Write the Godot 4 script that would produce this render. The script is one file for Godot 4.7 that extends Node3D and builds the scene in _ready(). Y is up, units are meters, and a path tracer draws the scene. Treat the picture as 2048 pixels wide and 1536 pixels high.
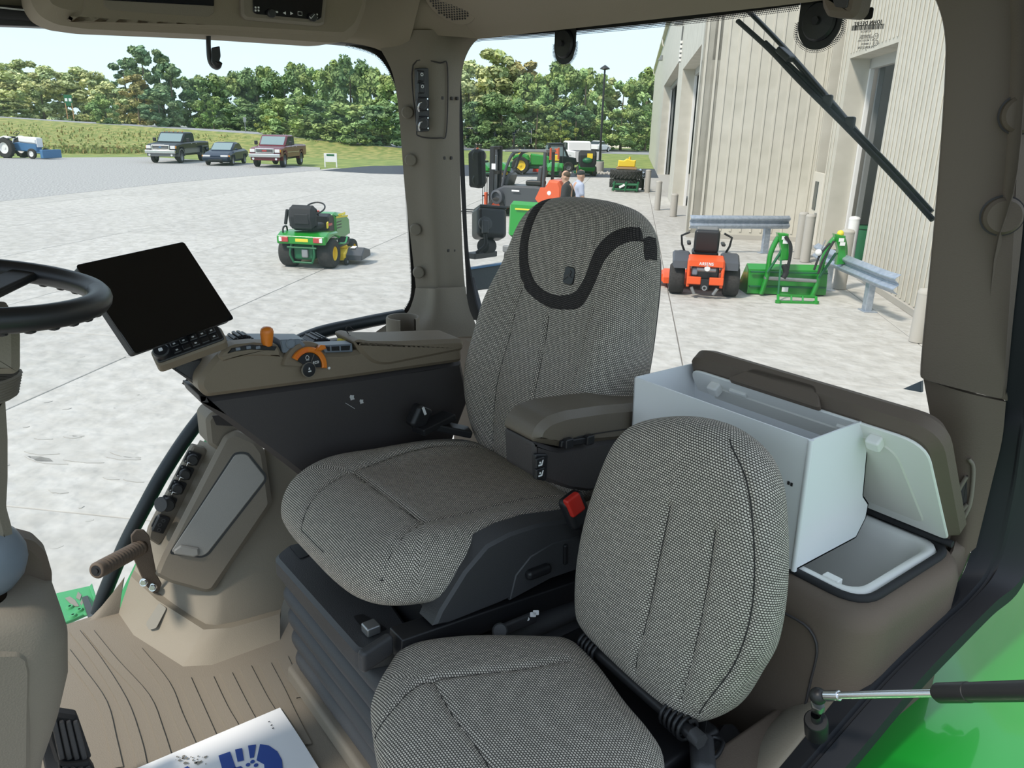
extends Node3D
# A tractor cab seen from its open left door, with the dealer's yard behind the glass.
# World: y up, ground at y = 0. The tractor faces -x, its right side is -z. Camera over x = z = 0.
const FPX := 1540.0
const EYE := Vector3(0, 2.75, 0)
const FL := 1.4            # cab floor height
var FW: Vector3
var RT: Vector3
var UQ: Vector3
var M := {}
var ORG := {}
var NAMES := {}
var RNG := RandomNumberGenerator.new()

# ---------- pixel helpers: a pixel gives a ray, the plane it touches gives the place ----------
func ray(px: float, py: float) -> Vector3:
	return FW + RT * ((px - 1024.0) / FPX) - UQ * ((py - 768.0) / FPX)
func wx(px: float, py: float, x: float) -> Vector3:
	var d := ray(px, py); return EYE + d * ((x - EYE.x) / d.x)
func wy(px: float, py: float, y: float) -> Vector3:
	var d := ray(px, py); return EYE + d * ((y - EYE.y) / d.y)
func wz(px: float, py: float, z: float) -> Vector3:
	var d := ray(px, py); return EYE + d * ((z - EYE.z) / d.z)
func wd(px: float, py: float, dep: float) -> Vector3:
	return EYE + ray(px, py) * dep
func wn(px: float, py: float, o: Vector3, n: Vector3) -> Vector3:
	var d := ray(px, py); return EYE + d * ((o - EYE).dot(n) / d.dot(n))

# ---------- mesh builder ----------
class MB:
	var v := PackedVector3Array()
	var n := PackedVector3Array()
	var uv := PackedVector2Array()
	var col := PackedColorArray()
	var ix := PackedInt32Array()
	var tint := Color.WHITE
	var T := Transform3D()
	func pt(p: Vector3, nn := Vector3.ZERO, t := Vector2.ZERO) -> int:
		v.append(T * p)
		n.append(nn if nn == Vector3.ZERO else (T.basis * nn).normalized())
		uv.append(t); col.append(tint)
		return v.size() - 1
	func tri(a: int, b: int, c: int) -> void:
		ix.append(a); ix.append(b); ix.append(c)
	func quad(a: int, b: int, c: int, d: int) -> void:
		tri(a, b, c); tri(a, c, d)
	func face(ps: Array) -> void:
		var nn := Vector3.ZERO
		for i in ps.size():
			var a: Vector3 = ps[i]; var b: Vector3 = ps[(i + 1) % ps.size()]
			nn += a.cross(b)
		nn = nn.normalized()
		var first := v.size()
		for p in ps: pt(p, nn)
		for i in range(1, ps.size() - 1): tri(first, first + i, first + i + 1)
	func grid(rows: Array, wrap := false, uvs := []) -> void:
		var first := v.size()
		var nc: int = rows[0].size()
		for r in rows.size():
			for c in nc:
				pt(rows[r][c], Vector3.ZERO, uvs[r][c] if uvs.size() else Vector2(c, r))
		for r in rows.size() - 1:
			for c in (nc if wrap else nc - 1):
				var c2 := (c + 1) % nc
				quad(first + r * nc + c, first + r * nc + c2, first + (r + 1) * nc + c2, first + (r + 1) * nc + c)
	func mesh(shift := Vector3.ZERO, cols := false) -> ArrayMesh:
		var acc := PackedVector3Array(); acc.resize(v.size())
		for i in range(0, ix.size(), 3):
			var a := ix[i]; var b := ix[i + 1]; var c := ix[i + 2]
			var f := (v[b] - v[a]).cross(v[c] - v[a])
			acc[a] += f; acc[b] += f; acc[c] += f
		var vv := PackedVector3Array(); vv.resize(v.size())
		var nn := PackedVector3Array(); nn.resize(v.size())
		for i in v.size():
			vv[i] = v[i] - shift
			var q := n[i] if n[i] != Vector3.ZERO else acc[i].normalized()
			nn[i] = q if q.length_squared() > 0.1 else Vector3.UP
		var ii := PackedInt32Array(); ii.resize(ix.size())
		for i in range(0, ix.size(), 3):
			ii[i] = ix[i]; ii[i + 1] = ix[i + 2]; ii[i + 2] = ix[i + 1]
		var arr := []; arr.resize(Mesh.ARRAY_MAX)
		arr[Mesh.ARRAY_VERTEX] = vv; arr[Mesh.ARRAY_NORMAL] = nn; arr[Mesh.ARRAY_TEX_UV] = uv; arr[Mesh.ARRAY_INDEX] = ii
		if cols: arr[Mesh.ARRAY_COLOR] = col
		var m := ArrayMesh.new(); m.add_surface_from_arrays(Mesh.PRIMITIVE_TRIANGLES, arr)
		return m
	# box with rounded edges; c centre, s full size
	func box(c: Vector3, s: Vector3, r := 0.0, b := Basis(), seg := 1) -> MB:
		var h := s * 0.5
		r = minf(r, minf(h.x, minf(h.y, h.z)) * 0.98)
		for ax in 3:
			for sg in [-1.0, 1.0]:
				var u := (ax + 1) % 3; var w := (ax + 2) % 3
				var lu := _lines(h[u], r, seg); var lw := _lines(h[w], r, seg)
				var first := v.size()
				for j in lw.size():
					for i in lu.size():
						var p := Vector3.ZERO
						p[ax] = sg * h[ax]; p[u] = lu[i]; p[w] = lw[j]
						var inn := Vector3(clampf(p.x, -h.x + r, h.x - r), clampf(p.y, -h.y + r, h.y - r), clampf(p.z, -h.z + r, h.z - r))
						var nn := Vector3.ZERO
						if r > 0.0:
							nn = (p - inn).normalized(); p = inn + nn * r
						else:
							nn[ax] = sg
						pt(c + b * p, b * nn, Vector2(p[u], p[w]))
				var k := lu.size()
				for j in lw.size() - 1:
					for i in k - 1:
						var a := first + j * k + i
						if sg > 0: quad(a, a + 1, a + k + 1, a + k)
						else: quad(a, a + k, a + k + 1, a + 1)
		return self
	func _lines(h: float, r: float, seg: int) -> Array:
		if r <= 0.0: return [-h, h]
		if seg == 1: return [-h, -h + r, h - r, h]
		return [-h, -h + r * 0.586, -h + r, h - r, h - r * 0.586, h]
	# solid between two corners
	func bb(a: Vector3, b: Vector3, r := 0.0) -> MB:
		return box((a + b) * 0.5, (b - a).abs(), r)
	# bar from a to b of given width/height
	func bar(a: Vector3, b: Vector3, w: float, hh: float, r := 0.0, up := Vector3.UP) -> MB:
		var z := (b - a).normalized()
		if absf(z.dot(up)) > 0.98: up = Vector3.RIGHT
		var x := up.cross(z).normalized(); var y := z.cross(x)
		return box((a + b) * 0.5, Vector3(w, hh, a.distance_to(b)), r, Basis(x, y, z))
	static func frame(d: Vector3) -> Basis:
		d = d.normalized()
		var up := Vector3.UP if absf(d.y) < 0.95 else Vector3.RIGHT
		var x := up.cross(d).normalized()
		return Basis(x, d.cross(x), d)
	# profile: Vector2(radius, height along axis)
	func lathe(o: Vector3, axis: Vector3, prof: Array, sides := 20, a0 := 0.0, a1 := TAU) -> MB:
		var f := frame(axis)
		var closed := absf(a1 - a0 - TAU) < 0.001
		var runs := []; var cur := [prof[0]]
		for i in range(1, prof.size()):
			cur.append(prof[i])
			if i < prof.size() - 1:
				var d0: Vector2 = prof[i] - prof[i - 1]; var d1: Vector2 = prof[i + 1] - prof[i]
				if absf(d0.angle_to(d1)) > 0.6:
					runs.append(cur); cur = [prof[i]]
		runs.append(cur)
		for run in runs:
			var rows := []
			for q in run:
				var row := []
				for k in (sides if closed else sides + 1):
					var a := a0 + (a1 - a0) * k / sides
					row.append(o + f * Vector3(cos(a) * q.x, sin(a) * q.x, q.y))
				rows.append(row)
			grid(rows, closed)
		return self
	func cyl(a: Vector3, b: Vector3, r: float, sides := 14, bev := 0.0) -> MB:
		var L := a.distance_to(b)
		if bev > 0.0: return lathe(a, b - a, [Vector2(0, 0), Vector2(r - bev, 0), Vector2(r, bev), Vector2(r, L - bev), Vector2(r - bev, L), Vector2(0, L)], sides)
		return lathe(a, b - a, [Vector2(0, 0), Vector2(r, 0), Vector2(r, L), Vector2(0, L)], sides)
	func ball(c: Vector3, r: float, sides := 12, sc := Vector3.ONE) -> MB:
		var rows := []
		for j in sides / 2 + 1:
			var t := PI * j / (sides / 2); var row := []
			for k in sides:
				var a := TAU * k / sides
				row.append(c + Vector3(sin(t) * cos(a), -cos(t), -sin(t) * sin(a)) * sc * r)
			rows.append(row)
		grid(rows, true)
		return self
	func tube(ps: Array, r: float, sides := 8, closed := false, radii := [], flat := 1.0) -> MB:
		var np := ps.size()
		var rows := []
		var x := Vector3.ZERO
		for i in np:
			var t: Vector3
			if closed: t = ps[(i + 1) % np] - ps[(i - 1 + np) % np]
			else: t = ps[mini(i + 1, np - 1)] - ps[maxi(i - 1, 0)]
			t = t.normalized()
			if x == Vector3.ZERO: x = frame(t).x
			x = (x - t * x.dot(t)).normalized()
			var y := t.cross(x)
			var rr: float = radii[i] if radii.size() else r
			var row := []
			for k in sides:
				var a := TAU * k / sides
				row.append(ps[i] + (x * cos(a) + y * sin(a) * flat) * rr)
			rows.append(row)
		if closed: rows.append(rows[0])
		grid(rows, true)
		if not closed:
			var e0: Array = rows[0].duplicate(); e0.reverse()
			face(e0); face(rows[np - 1])
		return self
	# polygon in xy extruded z0..z1 with a bevel on both ends
	func ext(poly: Array, z0: float, z1: float, bev := 0.0, f := Transform3D()) -> MB:
		var P := PackedVector2Array(poly)
		if Geometry2D.is_polygon_clockwise(P): P.reverse()
		var np := P.size()
		var en := []
		for i in np:
			var d := P[(i + 1) % np] - P[i]
			en.append(Vector2(d.y, -d.x).normalized())
		var I := PackedVector2Array()
		for i in np:
			var a: Vector2 = en[(i - 1 + np) % np]; var b: Vector2 = en[i]
			var m := (a + b)
			m = m / maxf(0.35, m.length_squared() * 0.5)
			I.append(P[i] - m * bev)
		var t := Geometry2D.triangulate_polygon(P)
		for side in 2:
			var z := z1 if side else z0
			var nn := f.basis * Vector3(0, 0, 1 if side else -1)
			var first := v.size()
			for q in I: pt(f * Vector3(q.x, q.y, z), nn, q)
			for k in range(0, t.size(), 3):
				var a := first + t[k]; var b := first + t[k + 1]; var c := first + t[k + 2]
				var s := (I[t[k + 1]] - I[t[k]]).cross(I[t[k + 2]] - I[t[k]])
				if (s > 0) == (side == 1): tri(a, b, c)
				else: tri(a, c, b)
		var lv := [[I, z0], [P, z0 + bev], [P, z1 - bev], [I, z1]] if bev > 0.0 else [[P, z0], [P, z1]]
		for i in np:
			var j := (i + 1) % np
			var n0: Vector2 = en[i]; var n1: Vector2 = en[i]
			if en[i].dot(en[(i - 1 + np) % np]) > 0.8: n0 = (en[i] + en[(i - 1 + np) % np]).normalized()
			if en[i].dot(en[j]) > 0.8: n1 = (en[i] + en[j]).normalized()
			for L in lv.size() - 1:
				var za: float = lv[L][1]; var zb: float = lv[L + 1][1]
				var sl := 0.0
				if lv.size() == 4: sl = -1.0 if L == 0 else (1.0 if L == 2 else 0.0)
				var k0 := f.basis * Vector3(n0.x, n0.y, sl); var k1 := f.basis * Vector3(n1.x, n1.y, sl)
				var A: PackedVector2Array = lv[L][0]; var B: PackedVector2Array = lv[L + 1][0]
				var a := pt(f * Vector3(A[i].x, A[i].y, za), k0, Vector2(A[i].x, za))
				var b := pt(f * Vector3(A[j].x, A[j].y, za), k1, Vector2(A[j].x, za))
				var c := pt(f * Vector3(B[j].x, B[j].y, zb), k1, Vector2(B[j].x, zb))
				var d := pt(f * Vector3(B[i].x, B[i].y, zb), k0, Vector2(B[i].x, zb))
				quad(a, b, c, d)
		return self
	func text(s: String, f: Transform3D, height: float, depth := 0.002, bold := false, serif := false) -> MB:
		var tm := TextMesh.new(); var ft := SystemFont.new()
		ft.font_names = PackedStringArray(["Droid Serif" if serif else "Droid Sans"]); ft.font_weight = 700 if bold else 400
		tm.font = ft; tm.text = s; tm.font_size = 32; tm.pixel_size = height / 23.0; tm.depth = depth; tm.curve_step = 3.0
		for sidx in tm.get_surface_count():
			var a := tm.surface_get_arrays(sidx)
			var first := v.size()
			var vs: PackedVector3Array = a[Mesh.ARRAY_VERTEX]; var ns: PackedVector3Array = a[Mesh.ARRAY_NORMAL]
			for i in vs.size(): pt(f * vs[i], f.basis * ns[i])
			var id: PackedInt32Array = a[Mesh.ARRAY_INDEX] if a[Mesh.ARRAY_INDEX] != null else PackedInt32Array(range(vs.size()))
			for i in range(0, id.size(), 3): tri(first + id[i], first + id[i + 2], first + id[i + 1])
		return self

# ---------- shape helpers ----------
static func spl(ps: Array, per: int, closed := false) -> Array:
	var out := []; var np := ps.size()
	for i in (np if closed else np - 1):
		var p0 = ps[(i - 1 + np) % np] if closed or i > 0 else ps[0] * 2.0 - ps[1]
		var p1 = ps[i]; var p2 = ps[(i + 1) % np]
		var p3 = ps[(i + 2) % np] if closed or i + 2 < np else p2 * 2.0 - p1
		for k in per:
			var t := float(k) / per
			out.append(0.5 * ((2.0 * p1) + (p2 - p0) * t + (2.0 * p0 - 5.0 * p1 + 4.0 * p2 - p3) * t * t + (3.0 * p1 - p0 - 3.0 * p2 + p3) * t * t * t))
	if not closed: out.append(ps[np - 1])
	return out
# round the corners of a 2D polygon; r may be one number or one per corner
static func rp(ps: Array, r, seg := 4) -> Array:
	var out := []; var np := ps.size()
	for i in np:
		var p: Vector2 = ps[i]; var a: Vector2 = ps[(i - 1 + np) % np]; var b: Vector2 = ps[(i + 1) % np]
		var rr: float = r[i] if r is Array else r
		rr = minf(rr, minf(p.distance_to(a), p.distance_to(b)) * 0.48)
		if rr < 0.0003: out.append(p); continue
		var q0 := p + (a - p).normalized() * rr; var q2 := p + (b - p).normalized() * rr
		for k in seg + 1:
			var t := float(k) / seg
			out.append(q0.lerp(p, t).lerp(p.lerp(q2, t), t))
	return out
static func rect(w: float, h: float, r := 0.0, c := Vector2.ZERO, seg := 4) -> Array:
	var q := [c + Vector2(-w, -h) * 0.5, c + Vector2(w, -h) * 0.5, c + Vector2(w, h) * 0.5, c + Vector2(-w, h) * 0.5]
	return rp(q, r, seg) if r > 0.0 else q
static func circ(r: float, n := 20, c := Vector2.ZERO, a0 := 0.0, a1 := TAU) -> Array:
	var o := []
	var full := absf(a1 - a0 - TAU) < 0.001
	for k in (n if full else n + 1): o.append(c + Vector2.from_angle(a0 + (a1 - a0) * k / n) * r)
	return o
# frame of a 3D polygon: z faces `to`
func pframe(ps: Array, to := EYE) -> Transform3D:
	var nn := Vector3.ZERO; var c := Vector3.ZERO
	for i in ps.size():
		nn += (ps[i] as Vector3).cross(ps[(i + 1) % ps.size()]); c += ps[i]
	c /= ps.size(); nn = nn.normalized()
	if nn.dot(to - c) < 0: nn = -nn
	var up := Vector3.UP if absf(nn.y) < 0.97 else Vector3.RIGHT
	var x := up.cross(nn).normalized()
	return Transform3D(Basis(x, nn.cross(x), nn), c)
# plate whose face follows a 3D polygon and that has thickness behind it
func plate(mb: MB, ps: Array, th: float, bev := 0.0, rr: Variant = 0.0, lift := 0.0, to := EYE) -> MB:
	var f := pframe(ps, to); var inv := f.affine_inverse()
	var q := []
	for p in ps:
		var l: Vector3 = inv * p
		q.append(Vector2(l.x, l.y))
	if rr is Array or rr > 0.0: q = rp(q, rr)
	return mb.ext(q, lift - th, lift, bev, f)
# smooth surface through a grid of points, with thickness
func patch(mb: MB, g: Array, nu: int, nv: int, th := 0.0, back := Vector3.ZERO) -> MB:
	var rows := []
	for r in g: rows.append(spl(r, nu))
	var nc: int = rows[0].size()
	var cols := []
	for c in nc:
		var line := []
		for r in rows: line.append(r[c])
		cols.append(spl(line, nv))
	var out := []
	for k in cols[0].size():
		var row := []
		for c in nc: row.append(cols[c][k])
		out.append(row)
	mb.grid(out)
	if th > 0.0:
		var bk := []
		var R := out.size()
		var m0 := R / 2; var c0 := nc / 2                     # thickness lies on the side away from the eye
		var du0: Vector3 = out[m0][mini(c0 + 1, nc - 1)] - out[m0][maxi(c0 - 1, 0)]; var dv0: Vector3 = out[mini(m0 + 1, R - 1)][c0] - out[maxi(m0 - 1, 0)][c0]
		var sgn := -1.0 if du0.cross(dv0).dot(EYE - out[m0][c0]) > 0.0 else 1.0
		for i in R:
			var row := []
			for c in nc:
				var nn := back
				if back == Vector3.ZERO:
					var du: Vector3 = out[i][mini(c + 1, nc - 1)] - out[i][maxi(c - 1, 0)]
					var dv: Vector3 = out[mini(i + 1, R - 1)][c] - out[maxi(i - 1, 0)][c]
					nn = du.cross(dv).normalized() * sgn
				row.append(out[i][c] + nn * th)
			bk.append(row)
		var fl := []
		for row in bk:
			var r2: Array = row.duplicate(); r2.reverse(); fl.append(r2)
		mb.grid(fl)
		var e1 := []; var e2 := []
		for i in R: e1.append([out[i][0], bk[i][0]]); e2.append([bk[i][nc - 1], out[i][nc - 1]])
		mb.grid(e1); mb.grid(e2)
		var t1 := []; var t2 := []
		for c in nc: t1.append([bk[0][c], out[0][c]]); t2.append([out[R - 1][c], bk[R - 1][c]])
		mb.grid(t1); mb.grid(t2)
	return mb
# padded upholstery: star-shaped outline in the frame's xy plane, bulging along z
func cushion(mb: MB, outline: Array, f: Transform3D, hgt: Callable, back: float, q := 4.0, nang := 128, nring := 44, centre := Vector2.INF, qb := 5.0) -> MB:
	var c := Vector2.ZERO
	for p in outline: c += p
	c /= outline.size()
	if centre != Vector2.INF: c = centre
	var sp := spl(outline, 10, true)
	# resample by angle
	var ring := []
	for k in nang:
		var a := TAU * k / nang
		var dir := Vector2.from_angle(a); var best := 0.0
		for i in sp.size():
			var p: Vector2 = sp[i] - c; var s: Vector2 = sp[(i + 1) % sp.size()] - c
			var e := s - p; var den := dir.cross(e)
			if absf(den) < 1e-9: continue
			var t := p.cross(e) / den; var u := p.cross(dir) / den
			if t > 0.0 and u >= -0.001 and u <= 1.001: best = maxf(best, t)
		ring.append(dir * best)
	var rows := []; var uvs := []
	var arc := []; arc.resize(nang); arc.fill(0.0)
	var prev := []
	for j in nring + 1:
		var t := float(j) / nring
		var r := 1.0 - pow(1.0 - t, 1.8)
		var pr := pow(maxf(0.0, 1.0 - pow(r, q)), 1.0 / 2.2)
		var row := []; var urow := []
		for k in nang:
			var p: Vector2 = c + ring[k] * r
			var w := f * Vector3(p.x, p.y, pr * float(hgt.call(p)))
			if j > 0: arc[k] += w.distance_to(prev[k])
			row.append(w); urow.append(c + ring[k].normalized() * arc[k])
		rows.append(row); uvs.append(urow); prev = row
	for j in range(1, 17):
		var t := float(j) / 16
		var r := pow(1.0 - t, 1.0) if t < 1.0 else 0.001
		r = 1.0 - pow(t, 2.2)
		var pr := pow(maxf(0.0, 1.0 - pow(r, qb)), 1.0 / 2.2)
		var row := []; var urow := []
		for k in nang:
			var p: Vector2 = c + ring[k] * r
			var w := f * Vector3(p.x, p.y, -back * pr)
			arc[k] += w.distance_to(prev[k])
			row.append(w); urow.append(c + ring[k].normalized() * arc[k])
		rows.append(row); uvs.append(urow); prev = row
	mb.grid(rows, true, uvs)
	return mb
static func dseg(p: Vector2, line: Array) -> float:
	var d := 1e9
	for i in line.size() - 1:
		d = minf(d, p.distance_to(Geometry2D.get_closest_point_to_segment(p, line[i], line[i + 1])))
	return d

# ---------- nodes ----------
func numbered(nm: String) -> String:
	var k: int = NAMES.get(nm, 0); NAMES[nm] = k + 1
	return nm if k == 0 else "%s_%03d" % [nm, k]
func meta(o: Node, label: String, cat := "", group := "", kind := "") -> Node:
	if label: o.set_meta("label", label)
	if cat: o.set_meta("category", cat)
	if group: o.set_meta("group", group)
	if kind: o.set_meta("kind", kind)
	return o
# a thing with parts; at = its base; parts are built in world space unless local
func thing(nm: String, label: String, cat: String, at := Vector3.ZERO, group := "", local := false, turn := 0.0) -> Node3D:
	var o := Node3D.new(); o.name = numbered(nm); add_child(o); o.position = at; o.rotation.y = turn
	ORG[o] = Vector3.ZERO if local else at
	meta(o, label, cat, group)
	return o
func part(nm: String, mb: MB, m: Material, par: Node3D, label := "") -> MeshInstance3D:
	var o := MeshInstance3D.new(); o.name = nm
	o.mesh = mb.mesh(ORG.get(par, Vector3.ZERO), (m as BaseMaterial3D).vertex_color_use_as_albedo); o.material_override = m
	par.add_child(o, true); ORG[o] = ORG.get(par, Vector3.ZERO)
	if label: o.set_meta("label", label)
	return o
func solo(nm: String, mb: MB, m: Material, at: Vector3, label := "", cat := "", group := "", kind := "") -> MeshInstance3D:
	var o := MeshInstance3D.new(); o.name = numbered(nm)
	o.mesh = mb.mesh(at, (m as BaseMaterial3D).vertex_color_use_as_albedo); o.material_override = m
	add_child(o); o.position = at; ORG[o] = at
	meta(o, label, cat, group, kind)
	return o
func struct(nm: String, mb: MB, m: Material, label := "", at := Vector3.ZERO) -> MeshInstance3D:
	return solo(nm, mb, m, at, label, "", "", "structure")
func copy(src: Node3D, nm: String, xf: Transform3D, label := "") -> Node3D:
	var c: Node3D = src.duplicate(); c.name = numbered(nm); add_child(c); c.transform = xf
	if label: c.set_meta("label", label)
	return c

# ---------- materials ----------
func lin(r: float, g: float, b: float) -> Color:
	return Color(r, g, b).linear_to_srgb()
func noise_tex(freq: float, size: int, lo: Color, hi: Color, oct := 4, seed_ := 1, norm := false, bump := 4.0, kind := FastNoiseLite.TYPE_SIMPLEX) -> NoiseTexture2D:
	var t := NoiseTexture2D.new(); var n := FastNoiseLite.new()
	n.noise_type = kind; n.frequency = freq; n.fractal_octaves = oct; n.seed = seed_
	t.noise = n; t.width = size; t.height = size; t.seamless = true; t.generate_mipmaps = false
	if norm: t.as_normal_map = true; t.bump_strength = bump
	else:
		var g := Gradient.new(); g.set_color(0, lo); g.set_color(1, hi); t.color_ramp = g
	return t
func mt(nm: String, c: Color, rough := 0.6, metal := 0.0, spec := 0.5) -> StandardMaterial3D:
	if M.has(nm): return M[nm]
	var m := StandardMaterial3D.new(); m.resource_name = nm
	m.albedo_color = c; m.roughness = rough; m.metallic = metal; m.metallic_specular = spec
	M[nm] = m
	return m
func grainy(m: StandardMaterial3D, tex: Texture2D, per_m: float, amount := 0.4) -> StandardMaterial3D:
	m.normal_enabled = true; m.normal_texture = tex; m.normal_scale = amount
	m.uv1_triplanar = true; m.uv1_world_triplanar = true; m.uv1_scale = Vector3.ONE * per_m
	return m
func tinted(m: StandardMaterial3D, tex: Texture2D, per_m: float) -> StandardMaterial3D:
	m.albedo_texture = tex
	m.uv1_triplanar = true; m.uv1_world_triplanar = true; m.uv1_scale = Vector3.ONE * per_m
	return m

func _ready() -> void:
	RNG.seed = 7
	# ---- camera ----
	var th := deg_to_rad(18.4); var ro := deg_to_rad(1.4); var ya := deg_to_rad(37.5)
	var hd := Vector3(sin(ya), 0, -cos(ya))
	FW = hd * cos(th) + Vector3(0, -sin(th), 0)
	var r0 := FW.cross(Vector3.UP).normalized(); var u0 := r0.cross(FW)
	RT = r0 * cos(ro) + u0 * sin(ro); UQ = -r0 * sin(ro) + u0 * cos(ro)
	var cam := Camera3D.new(); cam.name = "camera"
	cam.transform = Transform3D(Basis(RT, UQ, -FW), EYE)
	cam.fov = rad_to_deg(2.0 * atan(768.0 / FPX)); cam.near = 0.05; cam.far = 600.0; cam.current = true
	add_child(cam)
	# ---- sky, sun, exposure ----
	var sky := Sky.new(); var sm := ProceduralSkyMaterial.new()
	sm.sky_top_color = Color(0.69, 0.75, 0.82); sm.sky_horizon_color = Color(0.745, 0.845, 0.885)
	sm.sky_curve = 0.16; sm.sky_energy_multiplier = 1.08
	sm.ground_horizon_color = Color(0.62, 0.64, 0.60); sm.ground_bottom_color = Color(0.35, 0.36, 0.33)
	sky.sky_material = sm
	var env := Environment.new(); env.background_mode = Environment.BG_SKY; env.sky = sky
	env.tonemap_mode = Environment.TONE_MAPPER_LINEAR; env.tonemap_exposure = 1.55
	env.background_energy_multiplier = 1.0
	env.sdfgi_enabled = true; env.ssao_enabled = true; env.ssil_enabled = true
	var we := WorldEnvironment.new(); we.name = "world_environment"; we.environment = env; add_child(we)
	var sun := DirectionalLight3D.new(); sun.name = "sun"
	sun.light_color = Color(1.0, 0.965, 0.91); sun.light_energy = 0.74; sun.light_angular_distance = 7.0; sun.shadow_enabled = true
	sun.basis = Basis.looking_at(-SUN_AT.normalized(), Vector3.UP)
	add_child(sun)
	# ---- the place ----
	materials()
	ground()
	cab_shell()
	building()
	trees()
	# ---- things in the cab ----
	operator_seat()
	instructor_seat()
	side_console()
	monitor()
	steering()
	overhead()
	rear_fittings()
	cool_box()
	door_side()
	floor_things()
	# ---- things in the yard ----
	yard_things()
const SUN_AT := Vector3(-0.64, 0.80, 0.04)

func materials() -> void:
	var grain := noise_tex(0.09, 256, Color.BLACK, Color.WHITE, 3, 3, true, 3.0)
	var leather := noise_tex(0.05, 256, Color.BLACK, Color.WHITE, 3, 5, true, 6.0, FastNoiseLite.TYPE_CELLULAR)
	M["grain"] = null
	grainy(mt("brown_plastic", lin(0.142, 0.110, 0.085), 0.6, 0.0, 0.35), grain, 9.0, 0.22)
	grainy(mt("console_brown", lin(0.205, 0.165, 0.118), 0.5, 0.0, 0.4), grain, 9.0, 0.2)
	grainy(mt("taupe_plastic", lin(0.225, 0.196, 0.157), 0.62, 0.0, 0.35), grain, 9.0, 0.22)
	grainy(mt("beige_plastic", lin(0.28, 0.248, 0.198), 0.6, 0.0, 0.35), grain, 9.0, 0.22)
	grainy(mt("hatch_plastic", lin(0.33, 0.315, 0.29), 0.5), grain, 9.0, 0.2)
	grainy(mt("headliner", lin(0.25, 0.21, 0.155), 0.85), grain, 14.0, 0.3)
	grainy(mt("charcoal_plastic", lin(0.045, 0.045, 0.048), 0.5), grain, 11.0, 0.25)
	grainy(mt("dark_panel", lin(0.048, 0.042, 0.042), 0.55), grain, 11.0, 0.2)
	grainy(mt("bellows_rubber", lin(0.06, 0.06, 0.064), 0.55), grain, 6.0, 0.15)
	mt("black_plastic", lin(0.014, 0.014, 0.016), 0.42)
	mt("black_rubber", lin(0.018, 0.018, 0.02), 0.75)
	mt("black_gloss", lin(0.006, 0.006, 0.008), 0.12)
	mt("screen_glass", lin(0.004, 0.004, 0.005), 0.06)
	mt("seal_rubber", lin(0.012, 0.018, 0.022), 0.4)
	mt("frit", lin(0.008, 0.008, 0.009), 0.35)
	grainy(mt("arm_leather", lin(0.135, 0.112, 0.085), 0.4), leather, 18.0, 0.18)
	mt("white_plastic", lin(0.88, 0.89, 0.90), 0.4)
	mt("cool_white", lin(0.87, 0.86, 0.82), 0.45)
	mt("tub_liner", lin(0.76, 0.745, 0.69), 0.5)
	mt("paper", lin(0.83, 0.84, 0.86), 0.7)
	mt("print_blue", lin(0.022, 0.07, 0.33), 0.65)
	mt("print_black", lin(0.02, 0.02, 0.02), 0.65)
	mt("print_white", lin(0.80, 0.80, 0.80), 0.6)
	mt("chrome", lin(0.70, 0.70, 0.71), 0.18, 1.0)
	mt("steel", lin(0.50, 0.51, 0.52), 0.35, 1.0)
	mt("grey_steel", lin(0.36, 0.37, 0.38), 0.4, 0.8)
	var z := mt("zinc", lin(0.52, 0.57, 0.63), 0.42, 0.55)
	tinted(z, noise_tex(0.03, 256, Color(0.75, 0.78, 0.82), Color(1, 1, 1), 4, 9), 1.1)
	mt("orange_plastic", lin(0.75, 0.21, 0.02), 0.3)
	mt("red_plastic", lin(0.60, 0.03, 0.02), 0.35)
	mt("blue_grey_plastic", lin(0.17, 0.20, 0.24), 0.42)
	mt("yellow_paint", lin(0.78, 0.55, 0.03), 0.35)
	mt("yellow_print", lin(0.75, 0.62, 0.05), 0.5)
	var gp := mt("green_paint", lin(0.012, 0.25, 0.022), 0.3)
	gp.clearcoat_enabled = true; gp.clearcoat = 0.5; gp.clearcoat_roughness = 0.12
	var gf := mt("fender_green", lin(0.008, 0.27, 0.025), 0.32)
	gf.clearcoat_enabled = true; gf.clearcoat = 0.8; gf.clearcoat_roughness = 0.05
	mt("faded_green", lin(0.05, 0.34, 0.12), 0.4)
	mt("dark_green", lin(0.01, 0.12, 0.045), 0.45)
	mt("mower_orange", lin(0.78, 0.10, 0.02), 0.35)
	mt("truck_orange", lin(0.70, 0.12, 0.045), 0.4)
	tinted(mt("tyre", lin(0.05, 0.048, 0.046), 0.85), noise_tex(0.05, 256, Color(0.6, 0.6, 0.6), Color(1, 1, 1), 4, 11), 2.0)
	mt("car_glass", lin(0.03, 0.045, 0.05), 0.15, 0.0, 0.3)
	mt("windscreen", lin(0.22, 0.30, 0.31), 0.08)
	var pb := mt("black_paint", lin(0.01, 0.014, 0.018), 0.35, 0.0, 0.35); pb.clearcoat_enabled = true; pb.clearcoat = 0.15; pb.clearcoat_roughness = 0.1
	var pn := mt("navy_paint", lin(0.012, 0.022, 0.045), 0.35, 0.0, 0.35); pn.clearcoat_enabled = true; pn.clearcoat = 0.15; pn.clearcoat_roughness = 0.1
	var pm := mt("maroon_paint", lin(0.13, 0.012, 0.022), 0.25); pm.clearcoat_enabled = true; pm.clearcoat = 0.2; pm.clearcoat_roughness = 0.1
	mt("grey_paint", lin(0.16, 0.165, 0.165), 0.4)
	mt("dark_grey_paint", lin(0.06, 0.065, 0.075), 0.45)
	mt("white_paint", lin(0.78, 0.78, 0.77), 0.4)
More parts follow.
